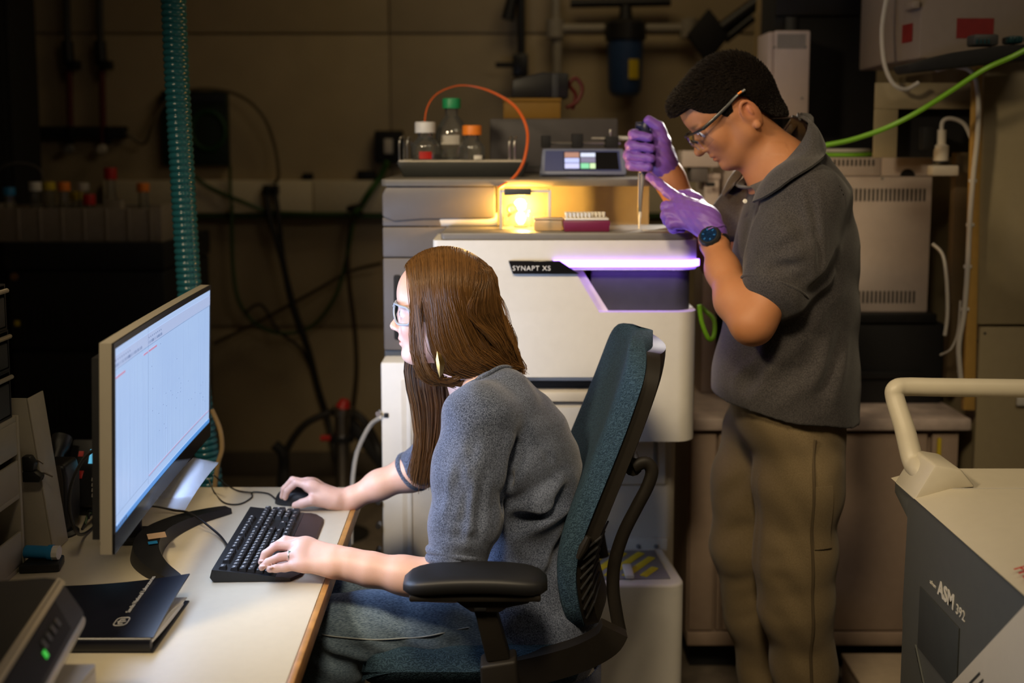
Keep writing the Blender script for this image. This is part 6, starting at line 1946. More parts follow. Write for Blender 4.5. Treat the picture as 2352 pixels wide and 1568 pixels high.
class Body:
    def __init__(self):
        self.pr = []

    def _add(self, fn, lo, hi, k, op):
        self.pr.append((fn, np.array(lo, dtype=np.float32), np.array(hi, dtype=np.float32), k, op))

    def cone(self, a, b, ra, rb, k=0.015, op=1, ky=1.0):
        """round cone; ky < 1 widens it across the depth axis"""
        a, b = _np(a), _np(b)
        ba = b - a
        S = np.array((1, ky, 1), dtype=np.float32)
        ba_s = ba * S
        L2 = float(ba_s @ ba_s) + 1e-12

        def fn(p):
            q = (p - a) * S
            t_ = np.clip(q @ ba_s / L2, 0, 1)
            d = np.sqrt(((q - t_[:, None] * ba_s) ** 2).sum(1))
            return d - (ra + (rb - ra) * t_)
        r = max(ra, rb)
        e = np.array((r, r / ky, r), dtype=np.float32)
        self._add(fn, np.minimum(a, b) - e, np.maximum(a, b) + e, k, op)
        return self

    def chain(self, pts, k=0.015, ky=1.0):
        for (p, r), (q, r2) in zip(pts, pts[1:]):
            self.cone(p, q, r, r2, k, 1, ky)
        return self

    def ell(self, c, r, fr=None, k=0.015, op=1, rot=None):
        """ellipsoid with radii r; in frame fr when given"""
        r = np.array(r, dtype=np.float32)
        c_ = np.array((c[0], c[1], c[2]), dtype=np.float32)
        s = fr.s if fr else 1.0
        RM = None
        if rot:
            RM = np.array(Euler(rot).to_matrix(), dtype=np.float32)

        def fn(p):
            q = (fr.w2l(p) if fr else p) - c_
            if RM is not None:
                q = q @ RM
            k0 = np.sqrt(((q / r) ** 2).sum(1))
            k1 = np.sqrt(((q / (r * r)) ** 2).sum(1)) + 1e-9
            return k0 * (k0 - 1) / k1 * s
        cw = _np(fr.pt(*c)) if fr else c_
        m = float(r.max()) * s
        self._add(fn, cw - m, cw + m, k, op)
        return self

    def fcone(self, fr, a, b, ra, rb, k=0.01, op=1):
        return self.cone(fr.pt(*a), fr.pt(*b), ra * fr.s, rb * fr.s, k, op)

    def eval(self, p, lo=None, hi=None):
        d = np.full(len(p), 0.5, dtype=np.float32)
        for fn, l, h, k, op in self.pr:
            if lo is not None and (np.any(l - k * 1.5 > hi) or np.any(h + k * 1.5 < lo)):
                continue
            di = fn(p).astype(np.float32)
            d = smin(d, di, k) if op == 1 else -smin(-d, di, k)
        return d

    def mesh(self, name, m, h=0.003, disp=None, post=None, n=24, margin=0.004):
        lo = np.min([q[1] for q in self.pr if q[4] == 1], axis=0) - margin - 2 * h
        hi = np.max([q[2] for q in self.pr if q[4] == 1], axis=0) + margin + 2 * h
        nb = np.ceil((hi - lo) / (n * h)).astype(int)
        bi = np.stack(np.meshgrid(*[np.arange(k) for k in nb], indexing='ij'), -1).reshape(-1, 3)
        ctr = lo + (bi + 0.5) * n * h
        half = n * h * 0.5
        # coarse test with local primitives only
        reach = half * 1.7321 * 1.25 + 0.012
        dc = self.eval(ctr.astype(np.float32))
        keep = bi[np.abs(dc) < reach]
        keys, VV, QQ = [], [], []
        K = np.int64(1 << 20)
        off = np.arange(-1, n + 2)
        gx, gy, gz = np.meshgrid(off, off, off, indexing='ij')
        for b in keep:
            b0 = b * n
            I = np.stack([gx + b0[0], gy + b0[1], gz + b0[2]], -1)
            p = (lo + I.reshape(-1, 3) * h).astype(np.float32)
            l_, h_ = p.min(0), p.max(0)
            d = self.eval(p, l_, h_)
            if post is not None:
                d = post(p, d)
            if disp is not None:
                d = d + disp(p)
            D = d.reshape(gx.shape)
            ins = D < 0
            if ins.all() or not ins.any():
                continue
            m_ = n + 3
            # cell vertices for cells -1..n (index 0..n+1)
            cs = m_ - 1
            corner = [ins[i:i + cs, j:j + cs, k:k + cs] for i in (0, 1) for j in (0, 1) for k in (0, 1)]
            cnt = sum(c.astype(np.int8) for c in corner)
            act = (cnt > 0) & (cnt < 8)
            ci = np.argwhere(act)
            if len(ci) == 0:
                continue
            acc = np.zeros((len(ci), 3), dtype=np.float64)
            num = np.zeros(len(ci))
            cor = [(i, j, k) for i in (0, 1) for j in (0, 1) for k in (0, 1)]
            for ax in range(3):
                for c in cor:
                    if c[ax]:
                        continue
                    c2 = list(c)
                    c2[ax] = 1
                    d0 = D[ci[:, 0] + c[0], ci[:, 1] + c[1], ci[:, 2] + c[2]]
                    d1 = D[ci[:, 0] + c2[0], ci[:, 1] + c2[1], ci[:, 2] + c2[2]]
                    x = (d0 < 0) != (d1 < 0)
                    t_ = np.where(x, d0 / np.where(x, d0 - d1, 1), 0)
                    pos = np.array(c, dtype=np.float64)[None].repeat(len(ci), 0)
                    pos[:, ax] += t_
                    acc += pos * x[:, None]
                    num += x
            loc = ci + acc / num[:, None]
            gi = ci + b0 - 1
            VV.append(lo + (loc + b0 - 1) * h)
            key = (gi[:, 0].astype(np.int64) + 4) * K * K + (gi[:, 1].astype(np.int64) + 4) * K + (gi[:, 2].astype(np.int64) + 4)
            keys.append(key)
            # quads for edges whose base point lies in this block (points index 1..n)
            P0 = slice(1, n + 1)
            for ax in range(3):
                sl0 = [P0, P0, P0]
                sl1 = [P0, P0, P0]
                sl1[ax] = slice(2, n + 2)
                a0, a1 = ins[tuple(sl0)], ins[tuple(sl1)]
                e = np.argwhere(a0 != a1)
                if len(e) == 0:
                    continue
                flip = a0[e[:, 0], e[:, 1], e[:, 2]]
                g = e + b0          # global point index (slice starts at offset 0 = point b0)
                u_, v_ = (ax + 1) % 3, (ax + 2) % 3
                qs = []
                for du, dv in ((0, 0), (-1, 0), (-1, -1), (0, -1)):
                    c = g.copy()
                    c[:, u_] += du
                    c[:, v_] += dv
                    qs.append((c[:, 0].astype(np.int64) + 4) * K * K + (c[:, 1].astype(np.int64) + 4) * K + (c[:, 2].astype(np.int64) + 4))
                Q = np.stack(qs, 1)
                Q[~flip] = Q[~flip][:, ::-1]
                QQ.append(Q)
        keys = np.concatenate(keys)
        VV = np.concatenate(VV)
        QQ = np.concatenate(QQ)
        uk, first = np.unique(keys, return_index=True)
        verts = VV[first]
        faces = np.searchsorted(uk, QQ)
        ok = (faces < len(uk)).all(1)
        ok &= (uk[np.minimum(faces, len(uk) - 1)] == QQ).all(1)
        faces = faces[ok]
        me = bpy.data.meshes.new(name)
        me.vertices.add(len(verts))
        me.vertices.foreach_set('co', verts.astype(np.float32).ravel())
        me.loops.add(len(faces) * 4)
        me.loops.foreach_set('vertex_index', faces.astype(np.int32).ravel())
        me.polygons.add(len(faces))
        me.polygons.foreach_set('loop_start', np.arange(0, len(faces) * 4, 4, dtype=np.int32))
        me.update(calc_edges=True)
        me.validate()
        me.polygons.foreach_set('use_smooth', np.ones(len(me.polygons), dtype=bool))
        me.materials.append(m)
        me['verts_np'] = len(verts)
        return me, verts


def on_surface(B, p, off, it=8):
    """p moved along the field's slope until it lies off above the surface of B"""
    p = V(p)
    for _ in range(it):
        pn = np.array([p, p + V((0.003, 0, 0)), p + V((0, 0.003, 0)), p + V((0, 0, 0.003))], dtype=np.float32)
        d = B.eval(pn)
        gr = V(tuple((d[1:] - d[0]) / 0.003))
        if gr.length < 1e-3:
            break
        p = p + gr.normalized() * float(off - d[0]) / max(0.5, gr.length)
        if abs(off - d[0]) < 2e-4:
            break
    return p


def paint(me, cols, name='tint'):
    at = me.color_attributes.new(name, 'FLOAT_COLOR', 'POINT')
    at.data.foreach_set('color', np.concatenate([cols, np.ones((len(cols), 1))], 1).astype(np.float32).ravel())


def skin_mat(name, rough=0.45):
    m = mat(name, (0.6, 0.4, 0.3), rough, var=0, bump=0.12, bscale=900, sss=0.0)
    nt, b = nodes_of(m)
    at = nt.nodes.new('ShaderNodeAttribute')
    at.attribute_name = 'tint'
    nz = nt.nodes.new('ShaderNodeTexNoise')
    nz.inputs['Scale'].default_value = 60
    tc = nt.nodes.new('ShaderNodeTexCoord')
    nt.links.new(tc.outputs['Object'], nz.inputs['Vector'])
    mx = nt.nodes.new('ShaderNodeMix')
    mx.data_type = 'RGBA'
    mx.blend_type = 'MULTIPLY'
    mx.inputs[0].default_value = 1.0
    rm = nt.nodes.new('ShaderNodeValToRGB')
    rm.color_ramp.elements[0].color = (0.92, 0.86, 0.84, 1)
    rm.color_ramp.elements[1].color = (1, 1, 1, 1)
    nt.links.new(nz.outputs['Fac'], rm.inputs['Fac'])
    nt.links.new(at.outputs['Color'], mx.inputs[6])
    nt.links.new(rm.outputs['Color'], mx.inputs[7])
    nt.links.new(mx.outputs[2], b.inputs['Base Color'])
    b.inputs['Subsurface Weight'].default_value = 0.12
    b.inputs['Subsurface Radius'].default_value = (0.010, 0.004, 0.002)
    b.inputs['Subsurface Scale'].default_value = 1.0
    return m


def cloth_mat(name, c0, c1, scale, rough=0.9, bump=0.5, dist=0.0015, stretch=None, sheen=0.2):
    m = mat(name, c0, rough, var=0, sheen=sheen, spec=0.2)
    nt, b = nodes_of(m)
    tc = nt.nodes.new('ShaderNodeTexCoord')
    mpn = nt.nodes.new('ShaderNodeMapping')
    if stretch:
        mpn.inputs['Scale'].default_value = stretch
    nt.links.new(tc.outputs['Object'], mpn.inputs['Vector'])
    nz = nt.nodes.new('ShaderNodeTexNoise')
    nz.inputs['Scale'].default_value = scale
    nz.inputs['Detail'].default_value = 3
    nz.inputs['Roughness'].default_value = 0.6
    nt.links.new(mpn.outputs[0], nz.inputs['Vector'])
    n2 = nt.nodes.new('ShaderNodeTexNoise')
    n2.inputs['Scale'].default_value = 7
    nt.links.new(tc.outputs['Object'], n2.inputs['Vector'])
    ad = nt.nodes.new('ShaderNodeMath')
    ad.operation = 'MULTIPLY_ADD'
    ad.inputs[1].default_value = 0.25
    nt.links.new(n2.outputs['Fac'], ad.inputs[0])
    nt.links.new(nz.outputs['Fac'], ad.inputs[2])
    rm = nt.nodes.new('ShaderNodeValToRGB')
    rm.color_ramp.elements[0].position = 0.48
    rm.color_ramp.elements[1].position = 0.78
    rm.color_ramp.elements[0].color = (*c0, 1)
    rm.color_ramp.elements[1].color = (*c1, 1)
    nt.links.new(ad.outputs[0], rm.inputs['Fac'])
    nt.links.new(rm.outputs['Color'], b.inputs['Base Color'])
    bpn = nt.nodes.new('ShaderNodeBump')
    bpn.inputs['Strength'].default_value = bump
    bpn.inputs['Distance'].default_value = dist
    nt.links.new(nz.outputs['Fac'], bpn.inputs['Height'])
    nt.links.new(bpn.outputs['Normal'], b.inputs['Normal'])
    return m


def fold(a, b, width, depth):
    """crease along the segment a-b: returns p -> displacement (positive digs in)"""
    a, b = _np(a), _np(b)
    ba = b - a
    L2 = float(ba @ ba)

    def fn(p):
        q = p - a
        t_ = np.clip(q @ ba / L2, 0, 1)
        d = np.sqrt(((q - t_[:, None] * ba) ** 2).sum(1))
        w_ = np.sin(np.pi * np.clip(t_, 0.02, 0.98)) ** 0.5
        x = d / width
        return depth * w_ * (np.exp(-x * x) - 0.55 * np.exp(-((x - 1.7) / 0.9) ** 2))
    return fn


def folds(lst, extra=None):
    def fn(p):
        d = np.zeros(len(p), dtype=np.float32)
        for f_ in lst:
            d += f_(p)
        if extra is not None:
            d += extra(p)
        return d
    return fn


def hand(B, wrist, wr, knuckles, fingers, thumb, kr=0.012, fr_=(0.0088, 0.0082, 0.0075, 0.0062), k=0.007):
    """palm from wrist to knuckles, then finger chains (pip, dip, tip) and a thumb chain"""
    wrist = V(wrist)
    mid = sum((V(q) for q in knuckles), V()) / len(knuckles)
    for q in knuckles:
        q = V(q)
        a = wrist.lerp(q, 0.15) + (q - mid) * 0.35
        B.cone(a, q, wr * 0.80, kr, 0.012)
    for q0, q1 in zip(knuckles, knuckles[1:]):
        B.cone(V(q0).lerp(wrist, 0.1), V(q1).lerp(wrist, 0.1), kr, kr, 0.012)
    for q, f_ in zip(knuckles, fingers):
        ch_ = [V(q)] + [V(x) for x in f_]
        for i in range(len(ch_) - 1):
            B.cone(ch_[i], ch_[i + 1], fr_[i] * (1.12 if i == 0 else 1.0), fr_[i + 1], k if i == 0 else 0.003)
    th = [V(x) for x in thumb]
    rr_ = [fr_[0] * 1.9, fr_[0] * 1.35, fr_[0] * 1.15, fr_[0] * 0.9]
    for i in range(len(th) - 1):
        B.cone(th[i], th[i + 1], rr_[i], rr_[i + 1], 0.012 if i == 0 else 0.003)


def head(B, fr, male=False):
    f = fr
    B.ell((-0.012, 0, 0.030), (0.094, 0.074, 0.086), f, 0.02)
    B.ell((0.030, 0, 0.040), (0.0505, 0.058, 0.055), f, 0.02)
    B.ell((0.034, 0, -0.040), (0.046, 0.054, 0.068), f, 0.02)
    jw = 0.050 if male else 0.045
    for s in (-1, 1):
        B.fcone(f, (-0.006, s * jw, -0.052), (0.048, s * 0.020, -0.090), 0.020, 0.016, 0.02)
        B.fcone(f, (-0.006, s * jw, -0.010), (-0.006, s * jw, -0.055), 0.022, 0.019, 0.02)
        B.ell((0.048, s * 0.036, -0.024), (0.025, 0.020, 0.024), f, 0.018)
    B.ell((0.059, 0, -0.090), (0.0185, 0.021, 0.0165), f, 0.014)
    B.ell((0.066, 0, -0.050), (0.0135, 0.024, 0.018), f, 0.012)
    for s in (-1, 1):
        B.ell((0.082, s * 0.031, 0.001), (0.013, 0.016, 0.0105), f, 0.012, op=-1)
        B.ell((0.0625, s * 0.0305, 0.0015), (0.0138, 0.0150, 0.0125), f, 0.003)
        B.ell((0.068, s * 0.028, 0.017), (0.011, 0.022, 0.0055), f, 0.010)
    # nose
    kn_ = 1.28 if male else 1.0
    nu = 0.004 if male else 0.0
    B.fcone(f, (0.074, 0, 0.004), (0.090 + nu, 0, -0.028), 0.0065 * kn_, 0.0082 * kn_, 0.008)
    B.ell((0.0905 + nu, 0, -0.0315), (0.0100 * kn_, 0.0098 * kn_, 0.0085 * kn_), f, 0.006)
    for s in (-1, 1):
        B.ell((0.080, s * 0.0105, -0.0350), (0.0105, 0.0075, 0.0068), f, 0.006)
        B.ell((0.085, s * 0.0062, -0.0420), (0.0055, 0.0032, 0.0030), f, 0.003, op=-1)
    # lips
    B.ell((0.0755, 0, -0.0560), (0.0085, 0.0205, 0.0052), f, 0.004)
    B.ell((0.0735, 0, -0.0665), (0.0088, 0.0180, 0.0062), f, 0.004)
    B.ell((0.0835, 0, -0.0610), (0.0085, 0.0235, 0.0012), f, 0.0025, op=-1)
    eu = -0.030 if male else -0.014
    for s in (-1, 1):
        ew = -0.014 if male else 0.0
        ke = 1.12 if male else 1.0
        B.ell((eu, s * 0.0765, -0.008 + ew), (0.0180 * ke, 0.0068, 0.0315 * ke), f, 0.006, rot=(s * -0.25, 0.12, 0))
        B.ell((eu + 0.002, s * 0.0840, -0.002 + ew), (0.0105 * ke, 0.0052, 0.0180 * ke), f, 0.003, op=-1)
        B.ell((eu - 0.002, s * 0.0810, -0.003 + ew), (0.0045, 0.0040, 0.0120), f, 0.003)
        B.ell((eu + 0.003, s * 0.0790, -0.0335 * ke + ew), (0.0080, 0.0050, 0.0085), f, 0.005)


def eyes(fr, parent, iris):
    Mw = mat('eye_white_' + parent.name, (0.75, 0.72, 0.70), 0.2, var=0.02)
    Mi = mat('iris_' + parent.name, iris, 0.1, var=0.1)
    for s in (-1, 1):
        c = fr.pt(0.0660, s * 0.0305, 0.0005)
        r = 0.0118 * fr.s
        pr = [(max(0.0001, r * math.cos(a)), r * math.sin(a)) for a in [R(-90 + 180 * k / 12) for k in range(13)]]
        e = obj('eye', MB().lathe(pr, Matrix.Translation(c), 18), Mw, parent, 60)
        ux_ = fr.pt(1, 0, 0) - fr.pt(0, 0, 0)
        i0 = fr.pt(0.0660 + 0.0103, s * 0.0305, 0.0005)
        obj('iris', MB().tube([i0, i0 + ux_.normalized() * 0.0018 * fr.s], [0.0056 * fr.s, 0.0040 * fr.s], 16), Mi, e)


def strands(name, curves, r0, r1, m, parent, sides=3):
    """many tapering hairs in one mesh; curves: array (n, k, 3)"""
    C = np.asarray(curves, dtype=np.float32)
    n, k, _ = C.shape
    T = np.gradient(C, axis=1)
    T /= (np.linalg.norm(T, axis=2, keepdims=True) + 1e-9)
    ref = np.array((0.31, 0.83, 0.47), dtype=np.float32)
    U_ = np.cross(T, ref)
    U_ /= (np.linalg.norm(U_, axis=2, keepdims=True) + 1e-9)
    W_ = np.cross(T, U_)
    t_ = np.linspace(0, 1, k)
    r = (r0 + (r1 - r0) * t_ ** 2)[None, :, None]
    rings = [C + (U_ * math.cos(2 * math.pi * s / sides) + W_ * math.sin(2 * math.pi * s / sides)) * r for s in range(sides)]
    Vv = np.stack(rings, 2).reshape(-1, 3)
    base = (np.arange(n)[:, None] * k + np.arange(k - 1)[None]) * sides
    Q = []
    for s in range(sides):
        s2 = (s + 1) % sides
        Q.append(np.stack([base + s, base + s2, base + sides + s2, base + sides + s], -1).reshape(-1, 4))
    Q = np.concatenate(Q)
    me = bpy.data.meshes.new(name)
    me.vertices.add(len(Vv))
    me.vertices.foreach_set('co', Vv.astype(np.float32).ravel())
    me.loops.add(len(Q) * 4)
    me.loops.foreach_set('vertex_index', Q.astype(np.int32).ravel())
    me.polygons.add(len(Q))
    me.polygons.foreach_set('loop_start', np.arange(0, len(Q) * 4, 4, dtype=np.int32))
    me.update(calc_edges=True)
    me.polygons.foreach_set('use_smooth', np.ones(len(Q), dtype=bool))
    tone = np.repeat(rng.uniform(0.55, 1.35, n), k * sides)
    paint(me, np.stack([tone, tone, tone], 1), 'tone')
    me.materials.append(m)
    o = link(name, me, parent)
    o['kind'] = 'stuff'
    return o


def hair_mat(name, col, rough=0.38, spec=0.6):
    m = mat(name, col, rough, var=0, spec=spec)
    nt, b = nodes_of(m)
    at = nt.nodes.new('ShaderNodeAttribute')
    at.attribute_name = 'tone'
    mx = nt.nodes.new('ShaderNodeMix')
    mx.data_type = 'RGBA'
    mx.blend_type = 'MULTIPLY'
    mx.inputs[0].default_value = 1.0
    mx.inputs[6].default_value = (*col, 1)
    nt.links.new(at.outputs['Color'], mx.inputs[7])
    nt.links.new(mx.outputs[2], b.inputs['Base Color'])
    return m


def bez(P_, k):
    """Catmull-Rom resample of arrays: P_ (n, m, 3) -> (n, k, 3)"""
    P_ = np.asarray(P_, dtype=np.float32)
    n, m_, _ = P_.shape
    out = np.zeros((n, k, 3), dtype=np.float32)
    for j, t_ in enumerate(np.linspace(0, m_ - 1.0001, k)):
        i = int(t_)
        f_ = t_ - i
        p0, p1, p2, p3 = P_[:, max(i - 1, 0)], P_[:, i], P_[:, i + 1], P_[:, min(i + 2, m_ - 1)]
        out[:, j] = 0.5 * (2 * p1 + (p2 - p0) * f_ + (2 * p0 - 5 * p1 + 4 * p2 - p3) * f_ ** 2 + (3 * p1 - p0 - 3 * p2 + p3) * f_ ** 3)
    return out
# ------------------------------------------------------------------ seated person
WH = P(1008, 714, 2.18)
fw = Frame(WH, (-1, 0.0, 0.0), (0, 0, 1), 0.985)
person = thing('person', 'seated person with long brown hair and blue grey sweater typing at the keyboard', 'person', (P(1200, 1400, 2.15).x, 2.17, SEATZ))
wp = person
B = Body()
head(B, fw)
B.cone(P(1048, 790, 2.18), P(1112, 895, 2.18), 0.050, 0.058, 0.03)
B.cone(P(1112, 895, 2.18), P(1140, 985, 2.18), 0.060, 0.085, 0.04, ky=0.62)
B.cone(P(1140, 985, 2.18), P(1200, 1240, 2.18), 0.085, 0.085, 0.04, ky=0.68)
B.cone(P(1200, 1240, 2.18), P(1220, 1400, 2.17), 0.085, 0.10, 0.04, ky=0.68)
# near (left) arm
B.chain([(P(1105, 960, 2.03), 0.050), (P(1052, 1300, 1.955), 0.036), (P(1040, 1332, 1.945), 0.033)], 0.02)
B.chain([(P(1040, 1332, 1.945), 0.033), (P(985, 1331, 1.95), 0.0315), (P(925, 1320, 1.955), 0.0295), (P(850, 1307, 1.965), 0.0260), (P(795, 1294, 1.974), 0.0232), (P(765, 1291, 1.975), 0.0235)], 0.03)
hy_ = 1.962
hand(B, P(778, 1291, 1.972), 0.024,
     [P(700, 1247, 2.006), P(688, 1254, 1.992), P(681, 1274, 1.975), P(688, 1296, 1.960)],
     [[P(655, 1240, 2.010), P(628, 1256, 2.006), P(615, 1276, 2.000)],
      [P(634, 1254, 1.990), P(609, 1272, 1.982), P(600, 1291, 1.975)],
      [P(641, 1280, 1.970), P(615, 1291, 1.964), P(601, 1303, 1.958)],
      [P(655, 1303, 1.955), P(634, 1305, 1.953), P(619, 1307, 1.952)]],
     [P(745, 1290, 2.00), P(700, 1290, 2.03), P(668, 1292, 2.035), P(645, 1294, 2.035)], kr=0.0122)
# far (right) arm
B.chain([(P(1075, 950, 2.33), 0.048), (P(985, 1070, 2.42), 0.036), (P(955, 1085, 2.42), 0.034)], 0.02)
B.chain([(P(985, 1070, 2.42), 0.036), (P(940, 1086, 2.42), 0.0335), (P(870, 1114, 2.41), 0.0290), (P(805, 1146, 2.40), 0.0212), (P(775, 1151, 2.395), 0.0212)], 0.03)
hand(B, P(780, 1150, 2.395), 0.025,
     [P(712, 1116, 2.380), P(704, 1110, 2.402), P(712, 1110, 2.424), P(722, 1114, 2.442)],
     [[P(680, 1108, 2.384), P(660, 1127, 2.388), P(655, 1143, 2.390)],
      [P(672, 1102, 2.406), P(653, 1122, 2.408), P(648, 1140, 2.410)],
      [P(682, 1104, 2.430), P(663, 1124, 2.430), P(658, 1141, 2.430)],
      [P(700, 1114, 2.447), P(685, 1130, 2.448), P(678, 1143, 2.448)]],
     [P(752, 1150, 2.378), P(716, 1149, 2.362), P(693, 1156, 2.366), P(678, 1160, 2.370)], kr=0.0128)
# hidden legs keep the body one figure
B.cone(P(1220, 1400, 2.17), P(1190, 1425, 2.07), 0.09, 0.055, 0.03)
B.cone(P(1190, 1425, 2.07), P(790, 1436, 2.03), 0.055, 0.045, 0.03)
B.cone(P(1220, 1400, 2.17), P(1190, 1410, 2.27), 0.09, 0.055, 0.03)
B.cone(P(1190, 1410, 2.27), P(800, 1360, 2.29), 0.055, 0.045, 0.03)
M_skinw = skin_mat('skin_fair', 0.42)
me, vv = B.mesh('body', M_skinw, 0.0024)
q = fw.w2l(vv.astype(np.float32))
col = np.tile(np.array((0.72, 0.46, 0.37)), (len(vv), 1))


def blend(mask, c):
    global col
    m_ = np.clip(mask, 0, 1)[:, None]
    col = col * (1 - m_) + np.array(c) * m_


g = lambda c, r: np.exp(-(((q - np.array(c)) / np.array(r)) ** 2).sum(1))
blend(0.75 * g((0.080, 0, -0.0608), (0.014, 0.017, 0.0075)), (0.50, 0.10, 0.10))
for s in (-1, 1):
    blend(0.45 * g((0.060, s * 0.040, -0.035), (0.03, 0.022, 0.02)), (0.60, 0.24, 0.20))
    blend(0.8 * g((0.074, s * 0.030, 0.0215), (0.02, 0.018, 0.0035)), (0.16, 0.07, 0.03))
# warmer knuckles and fingertips
for kp_ in [P(688, 1254, 1.992), P(681, 1274, 1.975), P(688, 1296, 1.960), P(712, 1116, 2.38), P(704, 1110, 2.402), P(634, 1254, 1.99), P(641, 1280, 1.97)]:
    d2 = ((vv - np.array(kp_)) ** 2).sum(1)
    blend(0.35 * np.exp(-d2 / 0.012 ** 2), (0.62, 0.22, 0.16))
paint(me, col)
link('body', me, wp)
eyes(fw, wp, (0.10, 0.05, 0.02))
# nails
M_nail = mat('finger_nail', (0.80, 0.55, 0.48), 0.25, var=0.02)
for p_, r_ in ((P(600, 1287, 1.969), 0.0045), (P(603, 1299, 1.951), 0.0045), (P(621, 1302, 1.945), 0.0042)):
    obj('nail', MB().lathe([(r_ * 0.3, 0.0022), (r_ * 0.9, 0.0012), (r_, -0.001)], Matrix.Translation(p_) @ Matrix.Diagonal((1.2, 0.9, 0.8, 1)), 12), M_nail, wp)

# ---- sweater
S = Body()
S.chain([(P(1226, 1455, 2.175), 0.125), (P(1222, 1360, 2.175), 0.116), (P(1214, 1260, 2.175), 0.108), (P(1204, 1130, 2.175), 0.110), (P(1180, 1020, 2.175), 0.106), (P(1145, 955, 2.175), 0.088)], 0.04, ky=0.72)
S.cone(P(1175, 1405, 2.085), P(1255, 1450, 2.09), 0.098, 0.105, 0.05)
S.cone(P(1180, 1000, 2.175), P(1228, 1075, 2.175), 0.085, 0.088, 0.04, ky=0.60)
S.cone(P(1140, 950, 2.09), P(1100, 962, 2.03), 0.070, 0.066, 0.05)
S.cone(P(1130, 940, 2.26), P(1085, 950, 2.33), 0.066, 0.060, 0.05)
S.cone(P(1152, 902, 2.12), P(1152, 902, 2.24), 0.045, 0.045, 0.04)
S.chain([(P(1100, 965, 2.02), 0.067), (P(1075, 1080, 1.99), 0.064), (P(1066, 1200, 1.965), 0.060), (P(1051, 1272, 1.955), 0.0560)], 0.025)
S.chain([(P(1085, 950, 2.33), 0.058), (P(1020, 1030, 2.39), 0.056), (P(962, 1074, 2.42), 0.048)], 0.03)
M_sweat = cloth_mat('heather_sweater', (0.016, 0.023, 0.044), (0.155, 0.185, 0.275), 480, 0.95, 0.5, 0.0012, sheen=0.25)
PX = lambda x, y, Y: P(x, y, Y)
fl = [fold(P(1185, 1000, 2.02), P(1135, 1130, 1.98), 0.020, 0.016),
      fold(P(1135, 1130, 1.98), P(1118, 1250, 1.95), 0.016, 0.012),
      fold(P(1150, 1115, 2.0), P(1250, 1050, 2.04), 0.013, 0.010),
      fold(P(1165, 1215, 2.0), P(1320, 1120, 2.05), 0.016, 0.012),
      fold(P(1230, 1200, 2.0), P(1330, 1140, 2.05), 0.010, 0.006),
      fold(P(1250, 1330, 2.02), P(1310, 1220, 2.05), 0.013, 0.007),
      fold(P(1090, 1010, 1.95), P(1055, 1230, 1.90), 0.012, 0.005),
      fold(P(1060, 1060, 1.93), P(1030, 1200, 1.90), 0.010, 0.005),
      fold(P(1110, 1080, 1.93), P(1095, 1250, 1.90), 0.010, 0.005),
      fold(P(1000, 1218, 1.91), P(1100, 1238, 1.90), 0.010, 0.003),
      fold(P(1000, 1190, 1.91), P(1060, 1205, 1.90), 0.010, 0.003),
      fold(P(1150, 1330, 2.02), P(1290, 1380, 2.05), 0.014, 0.008)]


def soft(p):
    return (0.0012 * np.sin(p[:, 0] * 61 + p[:, 2] * 43 + 3 * np.sin(p[:, 2] * 17)) + 0.0008 * np.sin(p[:, 2] * 90 - p[:, 0] * 50 + p[:, 1] * 30)).astype(np.float32)


me, vv = S.mesh('sweater', M_sweat, 0.0036, disp=folds(fl, soft))
link('sweater', me, wp)
# rolled cuffs


def ring(c, ax, ra, rb, tube_r, nm, m_, parent, n_=28, up=(0, 1, 0), wob=0.0):
    ax = V(ax).normalized()
    u_ = V(up) - ax * V(up).dot(ax)
    u_.normalize()
    w_ = ax.cross(u_)
    pts = [c + u_ * (ra * math.cos(2 * math.pi * k / n_)) + w_ * (rb * math.sin(2 * math.pi * k / n_)) + ax * wob * math.sin(6 * math.pi * k / n_) for k in range(n_ + 1)]
    return obj(nm, MB().tube(pts, tube_r, 10), m_, parent, 60)


ax_ = P(1075, 1080, 1.99) - P(1049, 1285, 1.955)
for k, (dy, rr_) in enumerate(((1266, 0.0505), (1285, 0.0495))):
    ring(P(1049 - k * 2, dy, 1.955), ax_, rr_ * 0.98, rr_, 0.0085, 'sleeve_cuff', M_sweat, wp, wob=0.0015)
ax2 = P(1020, 1030, 2.39) - P(965, 1072, 2.42)
ring(P(948, 1082, 2.42), ax2, 0.041, 0.043, 0.008, 'sleeve_cuff', M_sweat, wp)
# neckline band
nk = [P(1046, 918, 2.10), P(1058, 893, 2.08), P(1080, 870, 2.075), P(1115, 853, 2.085), P(1155, 845, 2.12), P(1185, 841, 2.17), P(1186, 838, 2.22), P(1160, 838, 2.26), P(1115, 846, 2.29), P(1075, 868, 2.29), P(1050, 905, 2.26), P(1040, 930, 2.18), P(1046, 918, 2.10)]
obj('neckline', MB().tube([on_surface(S, p_, 0.001) for p_ in smooth_path(nk, 6)], 0.0042, 10), M_sweat, wp, 60)
# ribbed hem round the hips
M_rib = cloth_mat('ribbed_hem', (0.020, 0.030, 0.075), (0.09, 0.12, 0.24), 500, 0.95, 0.4)
hc = P(1200, 1445, 2.165)


def hem_pt(u, v):
    a = 2 * math.pi * u
    rx_, ry_ = 0.158, 0.192
    rip = 0.0022 * abs(math.sin(60 * a))
    x = hc.x + (rx_ + rip) * math.cos(a)
    y = hc.y + (ry_ + rip) * math.sin(a)
    slope = -0.12 * (math.cos(a) + 1) * 0.25 + (0.045 if math.cos(a) < -0.2 else 0.045 * max(0, 1 - (math.cos(a) + 0.2) / 0.4))
    return V((x, y, hc.z + slope + 0.010 - 0.062 * v))


obj('ribbed_hem', MB().grid(hem_pt, 240, 3, 0.003), M_rib, wp, 60)

